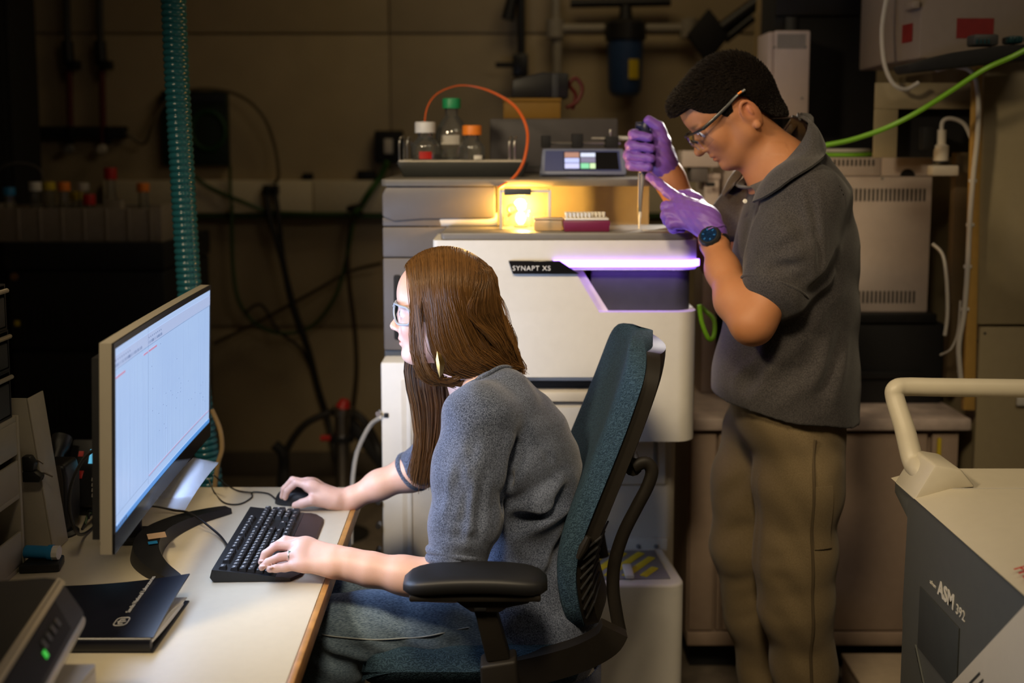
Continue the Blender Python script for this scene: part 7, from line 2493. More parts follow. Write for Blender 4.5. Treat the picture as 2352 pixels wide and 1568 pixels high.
# ---- jeans
J = Body()
J.cone(P(1240, 1465, 2.11), P(1240, 1465, 2.24), 0.112, 0.112, 0.03)
J.chain([(P(1215, 1450, 2.065), 0.084), (P(1000, 1436, 2.045), 0.070), (P(865, 1437, 2.03), 0.061), (P(785, 1440, 2.025), 0.058), (P(765, 1520, 2.03), 0.056), (P(772, 1700, 2.05), 0.048), (P(790, 1930, 2.07), 0.045)], 0.03)
J.chain([(P(1215, 1425, 2.28), 0.082), (P(1000, 1368, 2.285), 0.068), (P(860, 1356, 2.29), 0.060), (P(795, 1356, 2.29), 0.057), (P(780, 1450, 2.29), 0.053), (P(800, 1800, 2.30), 0.045)], 0.03)
jf = [fold(P(1010, 1400, 1.97), P(1075, 1445, 1.96), 0.013, 0.0030), fold(P(1030, 1470, 1.97), P(1090, 1500, 1.96), 0.013, 0.0025), fold(P(800, 1480, 1.97), P(870, 1500, 1.96), 0.016, 0.0040),
      fold(P(780, 1440, 1.96), P(850, 1480, 1.96), 0.013, 0.0025), fold(P(960, 1380, 1.97), P(1060, 1400, 1.97), 0.013, 0.0020), fold(P(740, 1500, 1.97), P(830, 1530, 1.97), 0.013, 0.0035)]
M_jean = cloth_mat('blue_denim', (0.055, 0.088, 0.140), (0.20, 0.275, 0.36), 480, 0.85, 0.3, 0.0008, stretch=(0.35, 1.0, 2.2), sheen=0.1)
me, vv = J.mesh('jeans', M_jean, 0.0042, disp=folds(jf, lambda p: (0.0018 * np.sin(p[:, 0] * 70 + p[:, 2] * 120)).astype(np.float32)))
link('jeans', me, wp)
sm = [P(745, 1455, 1.972), P(850, 1463, 1.972), P(960, 1462, 1.972), P(1080, 1440, 1.972)]
obj('jeans_seam', MB().tube([on_surface(J, p_, 0.0012) for p_ in smooth_path(sm, 14)], 0.0013, 6), mat('seam_thread', (0.25, 0.28, 0.30), 0.8), wp)
for sgn, px_, yy in ((0, 790, 2.07), (1, 800, 2.30)):
    a = V((P(px_, 1500, yy).x, yy, 0.0))
    obj('shoe', MB().tube(smooth_path([a + V((0.06, 0, 0.05)), a + V((0, 0, 0.045)), a + V((-0.10, 0, 0.035)), a + V((-0.17, 0, 0.03))], 4), [0.034, 0.044, 0.046, 0.044, 0.042, 0.042, 0.043, 0.043, 0.042, 0.038, 0.034, 0.028, 0.018], 14, True, 0.9), M_black, wp)

# ---- hair
M_hairw = hair_mat('brown_hair', (0.115, 0.054, 0.016), 0.42, 0.4)
M_haircap = mat('brown_hair_under', (0.055, 0.024, 0.008), 0.5, var=0.2, vscale=60)
H = Body()
H.ell((-0.014, 0, 0.031), (0.0985, 0.0785, 0.0895), fw, 0.02)
for s in (1,):
    H.fcone(fw, (-0.006, 0.060, 0.01), (-0.040, 0.062, -0.06), 0.016, 0.012, 0.02)
    H.fcone(fw, (-0.040, 0.062, -0.06), (-0.085, 0.045, -0.112), 0.012, 0.012, 0.02)
    H.fcone(fw, (-0.045, 0.046, 0.0), (-0.080, 0.040, -0.070), 0.026, 0.022, 0.03)
    H.fcone(fw, (-0.080, 0.040, -0.070), (-0.130, 0.024, -0.112), 0.020, 0.014, 0.02)
H.fcone(fw, (-0.075, 0.0, 0.0), (-0.100, 0.0, -0.070), 0.045, 0.036, 0.03)
H.fcone(fw, (-0.100, 0.0, -0.070), (-0.138, 0.0, -0.110), 0.034, 0.016, 0.02)
H.fcone(fw, (0.010, -0.060, 0.0), (0.010, -0.075, -0.10), 0.022, 0.022, 0.02)
# bundle that falls in front of the far shoulder
bun = [P(985, 800, 2.255), P(985, 880, 2.262), P(985, 960, 2.262), P(978, 1040, 2.262), P(972, 1075, 2.262)]
for a, b, ra, rb in zip(bun, bun[1:], (0.030, 0.034, 0.027, 0.018), (0.034, 0.027, 0.018, 0.008)):
    H.cone(a, b, ra, rb, 0.01, ky=1.4)


def face_cut(p, d):
    q_ = fw.w2l(p)
    u_, v_, w_ = q_[:, 0], q_[:, 1], q_[:, 2]
    # hairline: cap kept behind u = line(w) on the near side and middle
    line = np.interp(w_, [-0.20, -0.13, -0.08, -0.02, 0.05, 0.085, 0.11, 0.13], [-0.02, 0.0, 0.018, 0.036, 0.044, 0.060, 0.072, 0.075])
    cut = (u_ - line) * fw.s
    cut = np.where((v_ < -0.055) | (w_ < -0.125), -1.0, cut)
    return np.maximum(d, cut)


me, vv = H.mesh('hair_cap', M_haircap, 0.0034, post=face_cut)
link('hair_cap', me, wp)
uc, Ru, Rv, Rw, w0 = -0.014, 0.1065, 0.0885, 0.0985, 0.031


def surf(u_, th, lift=0.0):
    s_ = np.sqrt(np.clip(1 - ((u_ - uc) / Ru) ** 2, 0.02, 1))
    return np.stack([u_, (Rv + lift) * s_ * np.sin(th), w0 + (Rw + lift) * s_ * np.cos(th)], -1)


def to_world(C_):
    s_ = C_.shape
    return (fw.o + (C_.reshape(-1, 3) * fw.s) @ fw.A).reshape(s_)


def near_set(n_, seed_lift):
    a = rng.random(n_) ** 0.9
    al = np.where(a < 0.17, a * 0.30, a)
    jit = rng.normal(0, 1, (n_, 8))
    lift = rng.uniform(-0.004, seed_lift, n_)
    u_root = 0.066 - 0.150 * a + jit[:, 0] * 0.003
    u_side = 0.046 - 0.128 * (0.5 * a + 0.5 * al) + jit[:, 1] * 0.004
    pts = []
    for th, f_ in ((0.02, 0.0), (0.45, 0.30), (0.95, 0.65), (1.45, 1.0)):
        pts.append(surf(np.clip(u_root * (1 - f_) + u_side * f_, -0.113, 0.085), np.full(n_, th), lift))
    # below the temple the hair sweeps back to the nape
    u_l1 = np.interp(al, [0, 0.051, 0.17, 0.3, 0.6, 1.0], [0.046, 0.036, 0.006, -0.010, -0.056, -0.112]) + jit[:, 2] * 0.004
    w_l1 = np.interp(al, [0, 0.5, 1], [-0.060, -0.052, -0.035])
    v_l1 = np.interp(al, [0, 0.3, 0.6, 1], [0.079, 0.088, 0.078, 0.030]) + lift
    pts.append(np.stack([u_l1, v_l1, w_l1 + jit[:, 3] * 0.004], -1))
    u_l2 = np.interp(al, [0, 0.051, 0.17, 0.3, 0.6, 1.0], [0.026, 0.012, -0.020, -0.045, -0.094, -0.140]) + jit[:, 4] * 0.005
    w_l2 = np.interp(al, [0, 0.12, 0.5, 1], [-0.122, -0.112, -0.098, -0.082])
    v_l2 = np.interp(al, [0, 0.3, 0.6, 1], [0.075, 0.082, 0.070, 0.022]) + lift * 0.6
    pts.append(np.stack([u_l2, v_l2, w_l2 + jit[:, 5] * 0.004], -1))
    u_e = np.interp(al, [0, 0.12, 0.3, 0.6, 1.0], [-0.030, -0.085, -0.120, -0.145, -0.163]) + jit[:, 6] * 0.006
    w_e = np.interp(al, [0, 0.2, 0.5, 1], [-0.138, -0.124, -0.120, -0.116])
    v_e = np.interp(al, [0, 0.3, 0.6, 1], [0.070, 0.060, 0.042, 0.012])
    pts.append(np.stack([u_e, v_e, w_e + jit[:, 7] * 0.003], -1))
    return to_world(bez(np.stack(pts, 1), 17))


def back_set(n_):
    jit = rng.normal(0, 1, (n_, 6))
    b = rng.uniform(-1, 1, n_)
    lift = rng.uniform(-0.003, 0.004, n_)
    u_r = -0.055 + rng.uniform(-0.03, 0.06, n_)
    pts = [surf(u_r, b * 0.25, lift)]
    for az, wv_ in ((0.35, 0.085), (0.75, 0.045), (0.9, 0.005)):
        s_ = np.sqrt(max(0.05, 1 - ((wv_ - w0) / Rw) ** 2))
        ang = b * (0.55 + 0.65 * az)
        pts.append(np.stack([uc - (Ru + lift + (0.009 if wv_ < 0.01 else 0)) * s_ * np.cos(ang), (Rv + lift) * s_ * np.sin(ang), np.full(n_, wv_) + jit[:, 0] * 0.003], -1))
    pts.append(np.stack([-0.152 + 0.040 * np.abs(b) + jit[:, 1] * 0.003, 0.060 * b, np.full(n_, -0.050)], -1))
    pts.append(np.stack([-0.163 + 0.028 * np.abs(b) + jit[:, 2] * 0.003, 0.040 * b, np.full(n_, -0.092)], -1))
    pts.append(np.stack([-0.170 + 0.015 * np.abs(b) + jit[:, 3] * 0.004, 0.026 * b, -0.122 + jit[:, 4] * 0.004], -1))
    return to_world(bez(np.stack(pts, 1), 17))


def far_set(n_):
    a = rng.random(n_)
    jit = rng.normal(0, 1, (n_, 8))
    u_root = 0.070 - 0.10 * a
    u_side = 0.055 - 0.07 * a + jit[:, 0] * 0.004
    pts = []
    for th, f_ in ((-0.02, 0.0), (-0.5, 0.35), (-1.0, 0.7), (-1.5, 1.0)):
        pts.append(to_world(surf(np.clip(u_root * (1 - f_) + u_side * f_, -0.11, 0.086), np.full(n_, th), np.zeros(n_))))
    wpx = lambda x0, x1, y, Y0: np.stack([np.array(P(x0 + (x1 - x0) * (1 - 0), y, Y0))] * 1)
    def lay(x0, x1, y, Y0, sy=0.016, sx=4.0):
        xs_ = x0 + (x1 - x0) * a + jit[:, 1] * sx
        base_ = np.array([P(x, y, Y0) for x in xs_])
        base_[:, 1] += jit[:, 2] * sy
        return base_
    pts.append(lay(930, 1030, 835, 2.262, 0.010, 2))
    pts.append(lay(946, 1036, 930, 2.262, 0.012, 3))
    pts.append(lay(956, 1022, 1010, 2.262, 0.012, 4))
    e_ = lay(946, 1004, 1092, 2.262, 0.010, 7)
    e_[:, 2] += jit[:, 5] * 0.012
    pts.append(e_)
    return bez(np.stack(pts, 1), 18)


strands('hair', np.concatenate([near_set(4200, 0.005), back_set(1800)]), 0.00085, 0.00045, M_hairw, wp)
strands('hair_front', far_set(1500), 0.00085, 0.0004, M_hairw, wp)
# a few loose strands curving under the ear and stray flyaways
loose = []
for k in range(26):
    j = rng.normal(0, 1, 3)
    loose.append([P(956 + j[0] * 3, 700, 2.088), P(966 + j[0] * 4, 790, 2.082), P(980 + j[1] * 4, 845, 2.085), P(1008 + j[1] * 5, 874 + j[2] * 3, 2.092), P(1050, 868 + j[2] * 5, 2.10), P(1085 + j[0] * 8, 850 + j[1] * 4, 2.11)])
for k in range(24):
    j = rng.normal(0, 1, 3)
    loose.append([P(1115 + 8 * j[0], 622, 2.15), P(1148 + 5 * j[1], 690, 2.15), P(1168 + 6 * j[1], 760, 2.15), P(1182 + 6 * abs(j[2]), 805, 2.15), P(1194 + 7 * abs(j[0]), 840, 2.16), P(1198 + 9 * abs(j[2]), 860, 2.16)])
strands('loose_hair', bez(np.array([[tuple(p) for p in s] for s in loose]), 16), 0.0006, 0.0003, M_hairw, wp)

# ---- glasses
M_frame = mat('grey_frame', (0.32, 0.35, 0.40), 0.4, var=0.03)
rim = lambda s: [fw.pt(0.090, s * 0.006, 0.016), fw.pt(0.088, s * 0.020, 0.0185), fw.pt(0.076, s * 0.044, 0.0175), fw.pt(0.058, s * 0.060, 0.014), fw.pt(0.053, s * 0.062, 0.000), fw.pt(0.055, s * 0.061, -0.016), fw.pt(0.066, s * 0.052, -0.020), fw.pt(0.080, s * 0.034, -0.0215), fw.pt(0.087, s * 0.018, -0.016), fw.pt(0.091, s * 0.007, -0.002), fw.pt(0.090, s * 0.006, 0.016)]
gl_ = obj('glasses', MB().tube(smooth_path(rim(1), 4), 0.0024, 8).tube(smooth_path(rim(-1), 4), 0.0024, 8).tube([fw.pt(0.091, -0.007, 0.010), fw.pt(0.093, 0, 0.011), fw.pt(0.091, 0.007, 0.010)], 0.0024, 8), M_frame, wp)
for s in (1, -1):
    c_ = sum((V(p) for p in rim(s)[:-1]), V()) / 10 + (fw.pt(0.006, s * 0.004, 0) - fw.pt(0, 0, 0))
    mbl = MB()
    rp = smooth_path(rim(s), 4)[:-1]
    mbl.add([c_] + rp, [[0, i + 1, (i + 1) % len(rp) + 1] for i in range(len(rp))])
    obj('lens', mbl, M_lens, gl_, 80)
    obj('temple', MB().tube(smooth_path([fw.pt(0.056, s * 0.062, 0.010), fw.pt(0.03, s * 0.074, 0.009), fw.pt(-0.01, s * 0.080, 0.010), fw.pt(-0.030, s * 0.080, 0.0)], 4), 0.0042, 8, True, 0.4), M_frame, gl_)
# ---- earring, ring
M_gold = mat('gold', (0.45, 0.28, 0.09), 0.35, metal=1.0, var=0.08)
ear = [P(1004, 806, 2.083), P(1012, 812, 2.083), P(1022, 832, 2.083), P(1018, 856, 2.083), P(1010, 868, 2.083), P(1004, 848, 2.083), P(1001, 826, 2.083)]
mbe = MB()
cE = sum((p for p in ear), V()) / len(ear) + V((0, -0.006, 0))
cB = cE + V((0, 0.004, 0))
mbe.add([cE, cB] + ear, [[0, i + 2, (i + 1) % 7 + 2] for i in range(7)] + [[1, (i + 1) % 7 + 2, i + 2] for i in range(7)])
er = obj('earring', mbe, M_gold, wp, 20, label='gold leaf earring')
ring(P(664, 1277, 1.9735), P(681, 1274, 1.975) - P(641, 1280, 1.970), 0.0100, 0.0100, 0.0016, 'finger_ring', M_steel, wp, 20, up=(0, 0, 1))
obj('ring_stone', MB().lathe([(0.0018, 0), (0.003, 0.001), (0.002, 0.0024)], Matrix.Translation(P(667, 1268, 1.970)), 8), mat('green_stone', (0.01, 0.12, 0.03), 0.1), wp)
# ------------------------------------------------------------------ standing person
TH = R(37)
MHd = P(1668, 262, 2.50)
fm = Frame(MHd, (-math.cos(TH), 0.0, -math.sin(TH)), (-math.sin(TH), 0, math.cos(TH)), 1.03)
mp1 = thing('person', 'standing person in a dark grey polo shirt and khaki trousers holding a pipette', 'person', (P(1800, 1700, 2.5).x, 2.5, 0))
B = Body()
head(B, fm, True)
B.cone(P(1716, 298, 2.50), P(1802, 405, 2.50), 0.058, 0.064, 0.03)
B.cone(P(1802, 405, 2.50), P(1826, 540, 2.50), 0.075, 0.10, 0.05, ky=0.65)
B.cone(P(1826, 540, 2.50), P(1805, 900, 2.50), 0.10, 0.095, 0.05, ky=0.75)
# near (left) arm with the watch
B.chain([(P(1842, 455, 2.35), 0.060), (P(1785, 650, 2.30), 0.050), (P(1728, 742, 2.275), 0.0420)], 0.03)
B.chain([(P(1728, 742, 2.275), 0.0420), (P(1690, 690, 2.33), 0.0415), (P(1660, 620, 2.41), 0.0340), (P(1640, 555, 2.475), 0.0270), (P(1632, 530, 2.49), 0.0270)], 0.03)
# far (right) arm
B.chain([(P(1765, 455, 2.66), 0.060), (P(1700, 540, 2.73), 0.048), (P(1650, 600, 2.77), 0.042)], 0.03)
B.chain([(P(1650, 600, 2.77), 0.042), (P(1575, 490, 2.76), 0.043), (P(1538, 410, 2.745), 0.034), (P(1526, 380, 2.74), 0.031)], 0.03)
# legs, hidden in the trousers
for pts in (((1838, 1000, 2.42, 0.075), (1828, 1340, 2.40, 0.048), (1858, 1740, 2.43, 0.032)), ((1750, 1000, 2.58, 0.075), (1722, 1300, 2.58, 0.045), (1772, 1720, 2.60, 0.032))):
    B.cone(P(1805, 900, 2.50), P(*pts[0][:3]), 0.085, pts[0][3], 0.04)
    B.chain([(P(*q_[:3]), q_[3]) for q_ in pts], 0.03)
M_skinm = skin_mat('skin_tan', 0.58)
me, vv = B.mesh('body', M_skinm, 0.0028)
q = fm.w2l(vv.astype(np.float32))
col = np.tile(np.array((0.44, 0.19, 0.082)), (len(vv), 1))
blend(0.85 * g((0.080, 0, -0.0608), (0.014, 0.019, 0.0075)), (0.30, 0.06, 0.045))
for s in (-1, 1):
    blend(0.35 * g((0.060, s * 0.040, -0.035), (0.03, 0.022, 0.02)), (0.48, 0.18, 0.09))
    blend(0.95 * g((0.074, s * 0.029, 0.0215), (0.02, 0.020, 0.0050)), (0.03, 0.02, 0.015))
    blend(0.5 * g((-0.03, s * 0.078, -0.01), (0.02, 0.014, 0.03)), (0.55, 0.17, 0.10))
blend(0.25 * g((0.07, 0, -0.085), (0.03, 0.05, 0.025)), (0.22, 0.12, 0.08))
# cropped hair fading into the skin at temple and nape
paint(me, col)
link('body', me, mp1)
eyes(fm, mp1, (0.04, 0.02, 0.01))

# ---- hair: short dark cap with a raised front, cut along the hairline
M_hairm = hair_mat('black_hair', (0.016, 0.011, 0.008), 0.5, 0.3)
M_capm = mat('black_hair_under', (0.006, 0.004, 0.003), 0.85, var=0.3, vscale=200, bump=0.8, bscale=500, spec=0.1)
H = Body()
H.ell((-0.020, 0, 0.034), (0.1050, 0.081, 0.087), fm, 0.02)
H.ell((0.060, 0, 0.070), (0.036, 0.054, 0.030), fm, 0.035)
H.fcone(fm, (-0.066, 0, 0.0), (-0.066, 0, -0.058), 0.056, 0.050, 0.03)
hl_u = [-0.13, -0.10, -0.075, -0.055, -0.045, -0.025, -0.010, 0.000, 0.012, 0.024, 0.040, 0.052, 0.064, 0.080, 0.12]
hl_w = [-0.088, -0.084, -0.066, -0.036, 0.010, 0.024, 0.022, -0.010, -0.008, 0.020, 0.028, 0.040, 0.062, 0.062, 0.060]


def man_cut(p, d):
    q_ = fm.w2l(p)
    line = np.interp(q_[:, 0], hl_u, hl_w)
    d = d + (0.0006 * np.sin(q_[:, 0] * 420 + 3 * np.sin(q_[:, 1] * 210)) * np.sin(q_[:, 2] * 390 + q_[:, 1] * 300)).astype(np.float32)
    return np.maximum(d, (line - q_[:, 2]) * 0.8)


me, vv = H.mesh('hair_cap', M_capm, 0.003, post=man_cut)
link('hair_cap', me, mp1)
# short upright hairs over the cap
idx = rng.choice(len(vv), 16000)
base_ = vv[idx].astype(np.float32)
ql = fm.w2l(base_)
keepm = ql[:, 2] > np.interp(ql[:, 0], hl_u, hl_w) + 0.003
base_, ql = base_[keepm], ql[keepm]
nl = ql - np.array((-0.014, 0, 0.02))
nl /= np.linalg.norm(nl, axis=1, keepdims=True)
ln = np.clip(0.003 + 0.12 * (ql[:, 2] - 0.03), 0.002, 0.010) * rng.uniform(0.5, 1.3, len(ql))
dr = nl * 0.9 + np.array((0.75, 0, 0.25)) + rng.normal(0, 0.20, nl.shape)
dr /= np.linalg.norm(dr, axis=1, keepdims=True)
tips = ql + dr * ln[:, None]
mids = ql + (nl * 0.5 + dr * 0.5) * (ln * 0.5)[:, None]
wl = lambda a_: fm.o + (a_ * fm.s) @ fm.A
strands('hair', np.stack([wl(ql - nl * 0.001), wl(mids), wl(tips)], 1), 0.0008, 0.0003, M_hairm, mp1)

# ---- polo shirt
S = Body()
S.chain([(P(1830, 470, 2.50), 0.098), (P(1828, 560, 2.50), 0.128), (P(1816, 700, 2.50), 0.138), (P(1803, 860, 2.50), 0.154), (P(1803, 960, 2.50), 0.164)], 0.05, ky=0.80)
S.cone(P(1826, 440, 2.48), P(1848, 468, 2.385), 0.072, 0.082, 0.05)
S.cone(P(1816, 445, 2.52), P(1775, 462, 2.64), 0.070, 0.078, 0.05)
S.cone(P(1868, 380, 2.50), P(1880, 440, 2.50), 0.035, 0.06, 0.04, ky=0.5)
S.chain([(P(1846, 465, 2.36), 0.086), (P(1815, 570, 2.33), 0.080), (P(1782, 655, 2.305), 0.0735)], 0.035)
S.chain([(P(1772, 455, 2.65), 0.074), (P(1715, 490, 2.70), 0.068), (P(1678, 512, 2.73), 0.060)], 0.035)
M_polo = cloth_mat('grey_polo', (0.028, 0.025, 0.026), (0.066, 0.060, 0.060), 380, 0.92, 0.35, 0.0008, sheen=0.15)
fl = [fold(P(1860, 690, 2.25), P(1935, 600, 2.30), 0.018, 0.014), fold(P(1850, 735, 2.27), P(1945, 640, 2.32), 0.016, 0.010), fold(P(1710, 860, 2.30), P(1890, 690, 2.28), 0.022, 0.012),
      fold(P(1690, 800, 2.32), P(1800, 740, 2.30), 0.018, 0.010), fold(P(1720, 930, 2.30), P(1900, 800, 2.28), 0.022, 0.009), fold(P(1880, 920, 2.30), P(1940, 760, 2.33), 0.018, 0.008),
      fold(P(1800, 460, 2.27), P(1870, 560, 2.25), 0.02, 0.004), fold(P(1770, 580, 2.24), P(1860, 540, 2.25), 0.014, 0.005), fold(P(1760, 620, 2.24), P(1850, 600, 2.25), 0.012, 0.005),
      fold(P(1860, 430, 2.28), P(1885, 640, 2.25), 0.010, 0.005), fold(P(1735, 480, 2.38), P(1720, 640, 2.38), 0.02, 0.010), fold(P(1660, 900, 2.36), P(1760, 860, 2.33), 0.02, 0.007)]


def hemcut(p, d):
    # straight hem, a little lower at the back
    zh_ = 0.905 - 0.03 * np.clip((p[:, 0] - 0.45) / 0.35, 0, 1.2)
    return np.maximum(d, zh_ - p[:, 2])


zhem = P(1800, 962, 2.36).z
def hemcut(p, d):
    z0_ = zhem + 0.028 - 0.045 * np.clip((p[:, 0] - P(1660, 930, 2.4).x) / 0.28, 0, 1.2)
    return np.maximum(d, (z0_ - p[:, 2]))


me, vv = S.mesh('polo_shirt', M_polo, 0.0042, post=hemcut, disp=folds(fl, lambda p: (0.0018 * np.sin(p[:, 0] * 50 + p[:, 2] * 37 + 2 * np.sin(p[:, 2] * 15))).astype(np.float32)))
link('polo_shirt', me, mp1)
axs = P(1815, 570, 2.33) - P(1782, 662, 2.303)
ring(P(1779, 664, 2.303), axs, 0.0725, 0.0725, 0.0035, 'sleeve_hem', M_polo, mp1, 36)
# collar
cu_ = [P(1830, 264, 2.515), P(1856, 272, 2.455), P(1846, 316, 2.408), P(1806, 366, 2.398), P(1760, 408, 2.412), P(1722, 426, 2.452)]
cl_ = [P(1878, 296, 2.52), P(1898, 342, 2.405), P(1868, 398, 2.325), P(1816, 434, 2.312), P(1770, 460, 2.330), P(1740, 466, 2.380)]
up_, lo__ = smooth_path(cu_, 5), smooth_path(cl_, 5)
N5 = len(up_) - 1


def collar_pt(u, v):
    i = min(int(u * N5), N5 - 1)
    f_ = u * N5 - i
    a, b = up_[i].lerp(up_[i + 1], f_), lo__[i].lerp(lo__[i + 1], f_)
    p_ = a.lerp(b, v) + V((0.0, -0.012, 0.006)) * math.sin(math.pi * v)
    want = 0.006 + 0.010 * v
    for _ in range(6):      # lie outside the shirt, the free edge standing off a little
        pn = np.array([p_, p_ + V((0.004, 0, 0)), p_ + V((0, 0.004, 0)), p_ + V((0, 0, 0.004))], dtype=np.float32)
        d_ = S.eval(pn)
        if d_[0] >= want:
            break
        gr_ = V(tuple((d_[1:] - d_[0]) / 0.004))
        if gr_.length < 1e-3:
            break
        p_ = p_ + gr_.normalized() * float(want - d_[0])
    return p_


M_coll = cloth_mat('polo_collar', (0.032, 0.029, 0.030), (0.074, 0.068, 0.068), 380, 0.92, 0.35, 0.0008)
obj('collar', MB().grid(collar_pt, 25, 6, 0.006), M_coll, mp1, 70)
mir = lambda p: V((p.x - 0.012, 5.02 - p.y, p.z))
obj('collar', MB().grid(lambda u, v: mir(collar_pt(1 - u, v)), 25, 6, 0.004), M_coll, mp1, 70)
obj('collar_stand', MB().tube(smooth_path([p + V((0.012, 0.012, -0.004)) for p in cu_] + [mir(p) + V((0.012, -0.012, -0.004)) for p in cu_[::-1]], 4), 0.010, 10, True, 0.35), M_coll, mp1, 70)
obj('button', MB().lathe([(0.005, 0), (0.005, 0.002), (0.002, 0.0026)], Matrix.Translation(P(1711, 462, 2.43)) @ Matrix.Rotation(R(75), 4, 'X'), 14), M_white, mp1)
# ---- trousers
T = Body()
T.cone(P(1805, 935, 2.46), P(1805, 935, 2.54), 0.122, 0.122, 0.04, ky=0.85)
T.chain([(P(1838, 1000, 2.425), 0.100), (P(1834, 1110, 2.41), 0.094), (P(1826, 1280, 2.40), 0.086), (P(1828, 1390, 2.395), 0.078), (P(1846, 1520, 2.41), 0.068), (P(1862, 1745, 2.43), 0.066)], 0.04)
T.chain([(P(1752, 1000, 2.575), 0.098), (P(1722, 1110, 2.58), 0.086), (P(1716, 1250, 2.575), 0.082), (P(1738, 1400, 2.58), 0.074), (P(1765, 1560, 2.59), 0.066), (P(1775, 1720, 2.60), 0.064)], 0.04)
M_khaki = cloth_mat('khaki_twill', (0.15, 0.108, 0.055), (0.20, 0.148, 0.08), 500, 0.9, 0.25, 0.0008, sheen=0.1)
tf = [fold(P(1790, 1010, 2.31), P(1900, 1180, 2.33), 0.021, 0.0027), fold(P(1880, 1000, 2.33), P(1930, 1060, 2.38), 0.017, 0.0032), fold(P(1735, 1060, 2.40), P(1742, 1380, 2.38), 0.017, 0.0027),
      fold(P(1755, 1290, 2.33), P(1890, 1250, 2.33), 0.015, 0.0014), fold(P(1760, 1330, 2.33), P(1890, 1310, 2.33), 0.015, 0.0016), fold(P(1770, 1420, 2.34), P(1900, 1380, 2.34), 0.017, 0.0022),
      fold(P(1650, 1160, 2.52), P(1730, 1080, 2.50), 0.019, 0.0027), fold(P(1655, 1240, 2.52), P(1730, 1190, 2.50), 0.017, 0.0022), fold(P(1665, 1340, 2.53), P(1740, 1310, 2.50), 0.017, 0.0027), fold(P(1690, 1420, 2.54), P(1750, 1400, 2.50), 0.015, 0.0022),
      fold(P(1780, 1480, 2.36), P(1900, 1450, 2.35), 0.015, 0.0016)]
me, vv = T.mesh('trousers', M_khaki, 0.0046, disp=folds(tf, lambda p: (0.0014 * np.sin(p[:, 2] * 60 + p[:, 0] * 40 + 2 * np.sin(p[:, 0] * 30))).astype(np.float32)))
link('trousers', me, mp1)
M_seam = mat('khaki_seam', (0.085, 0.060, 0.030), 0.9)
sx = [(1848, 985), (1842, 1100), (1838, 1250), (1838, 1400), (1846, 1560)]
obj('trouser_seam', MB().tube([on_surface(T, p_, 0.0015) for p_ in smooth_path([P(x, y, 2.405) + V((0, -r_, 0)) for (x, y), r_ in zip(sx, (0.098, 0.094, 0.088, 0.077, 0.070))], 10)], 0.0035, 8), M_seam, mp1)
pkx = [(1858, 1110), (1905, 1108), (1908, 1200), (1902, 1260), (1856, 1262)]


def on_leg(px, py):
    """point on the near trouser surface"""
    t_ = (py - 985) / (1520 - 985)
    c_ = P(1840 + 4 * t_, py, 2.415)
    r_ = 0.108 - 0.036 * t_
    p_ = P(px, py, 2.33)
    dx = max(-0.98, min(0.98, (p_.x - c_.x) / r_))
    return V((c_.x + dx * r_, c_.y - r_ * math.sqrt(1 - dx * dx) - 0.002, p_.z))


def pocket(u, v):
    px_ = 1862 + 44 * u
    py_ = 1112 + 145 * v
    return on_surface(T, on_leg(px_, py_), 0.004)


obj('leg_pocket', MB().grid(lambda u, v: pocket(u, 1 - v), 6, 10, 0.002), M_khaki, mp1, 60)
for yy, px_ in ((2.42, 1862), (2.60, 1775)):
    a = V((P(px_, 1740, yy).x, yy, 0.0))
    obj('shoe', MB().tube(smooth_path([a + V((0.07, 0, 0.055)), a + V((0, 0, 0.055)), a + V((-0.12, 0, 0.04)), a + V((-0.20, 0, 0.03))], 4), [0.038, 0.048, 0.052, 0.052, 0.050, 0.050, 0.050, 0.050, 0.048, 0.044, 0.038, 0.03, 0.02], 14, True, 0.9), M_black, mp1)

# ---- gloves
M_glove = mat('purple_nitrile', (0.17, 0.070, 0.40), 0.48, var=0.06, vscale=40, bump=0.25, bscale=160, sheen=0.1)
G = Body()
GY = 2.72
G.chain([(P(1532, 396, 2.742), 0.0345), (P(1524, 376, 2.738), 0.0335)], 0.01)
hand(G, P(1524, 376, 2.740), 0.034,
     [P(1497, 310, 2.752), P(1494, 334, 2.752), P(1494, 357, 2.752), P(1498, 378, 2.750)],
     [[P(1455, 309, 2.750), P(1456, 310, 2.708), P(1492, 316, 2.690)],
      [P(1448, 334, 2.750), P(1450, 335, 2.704), P(1496, 341, 2.686)],
      [P(1443, 357, 2.750), P(1446, 358, 2.704), P(1496, 364, 2.686)],
      [P(1449, 379, 2.748), P(1452, 380, 2.706), P(1490, 385, 2.688)]],
     [P(1520, 362, 2.725), P(1522, 325, 2.715), P(1512, 292, 2.712), P(1490, 277, 2.712)], kr=0.0150, fr_=(0.0138, 0.0135, 0.0128, 0.0108), k=0.010)
G.cone(P(1512, 330, 2.735), P(1522, 375, 2.735), 0.026, 0.030, 0.02)
gd = lambda p: (0.0009 * np.sin(p[:, 0] * 240 + p[:, 2] * 310) * np.sin(p[:, 1] * 200)).astype(np.float32)
me, vv = G.mesh('glove', M_glove, 0.0022, disp=gd)
link('glove', me, mp1)
ring(P(1536, 402, 2.744), P(1524, 376, 2.738) - P(1540, 412, 2.745), 0.0355, 0.0365, 0.0025, 'glove_cuff', M_glove, mp1, 28, wob=0.003)
G = Body()
G.chain([(P(1640, 536, 2.478), 0.0300), (P(1622, 512, 2.500), 0.0330)], 0.012)
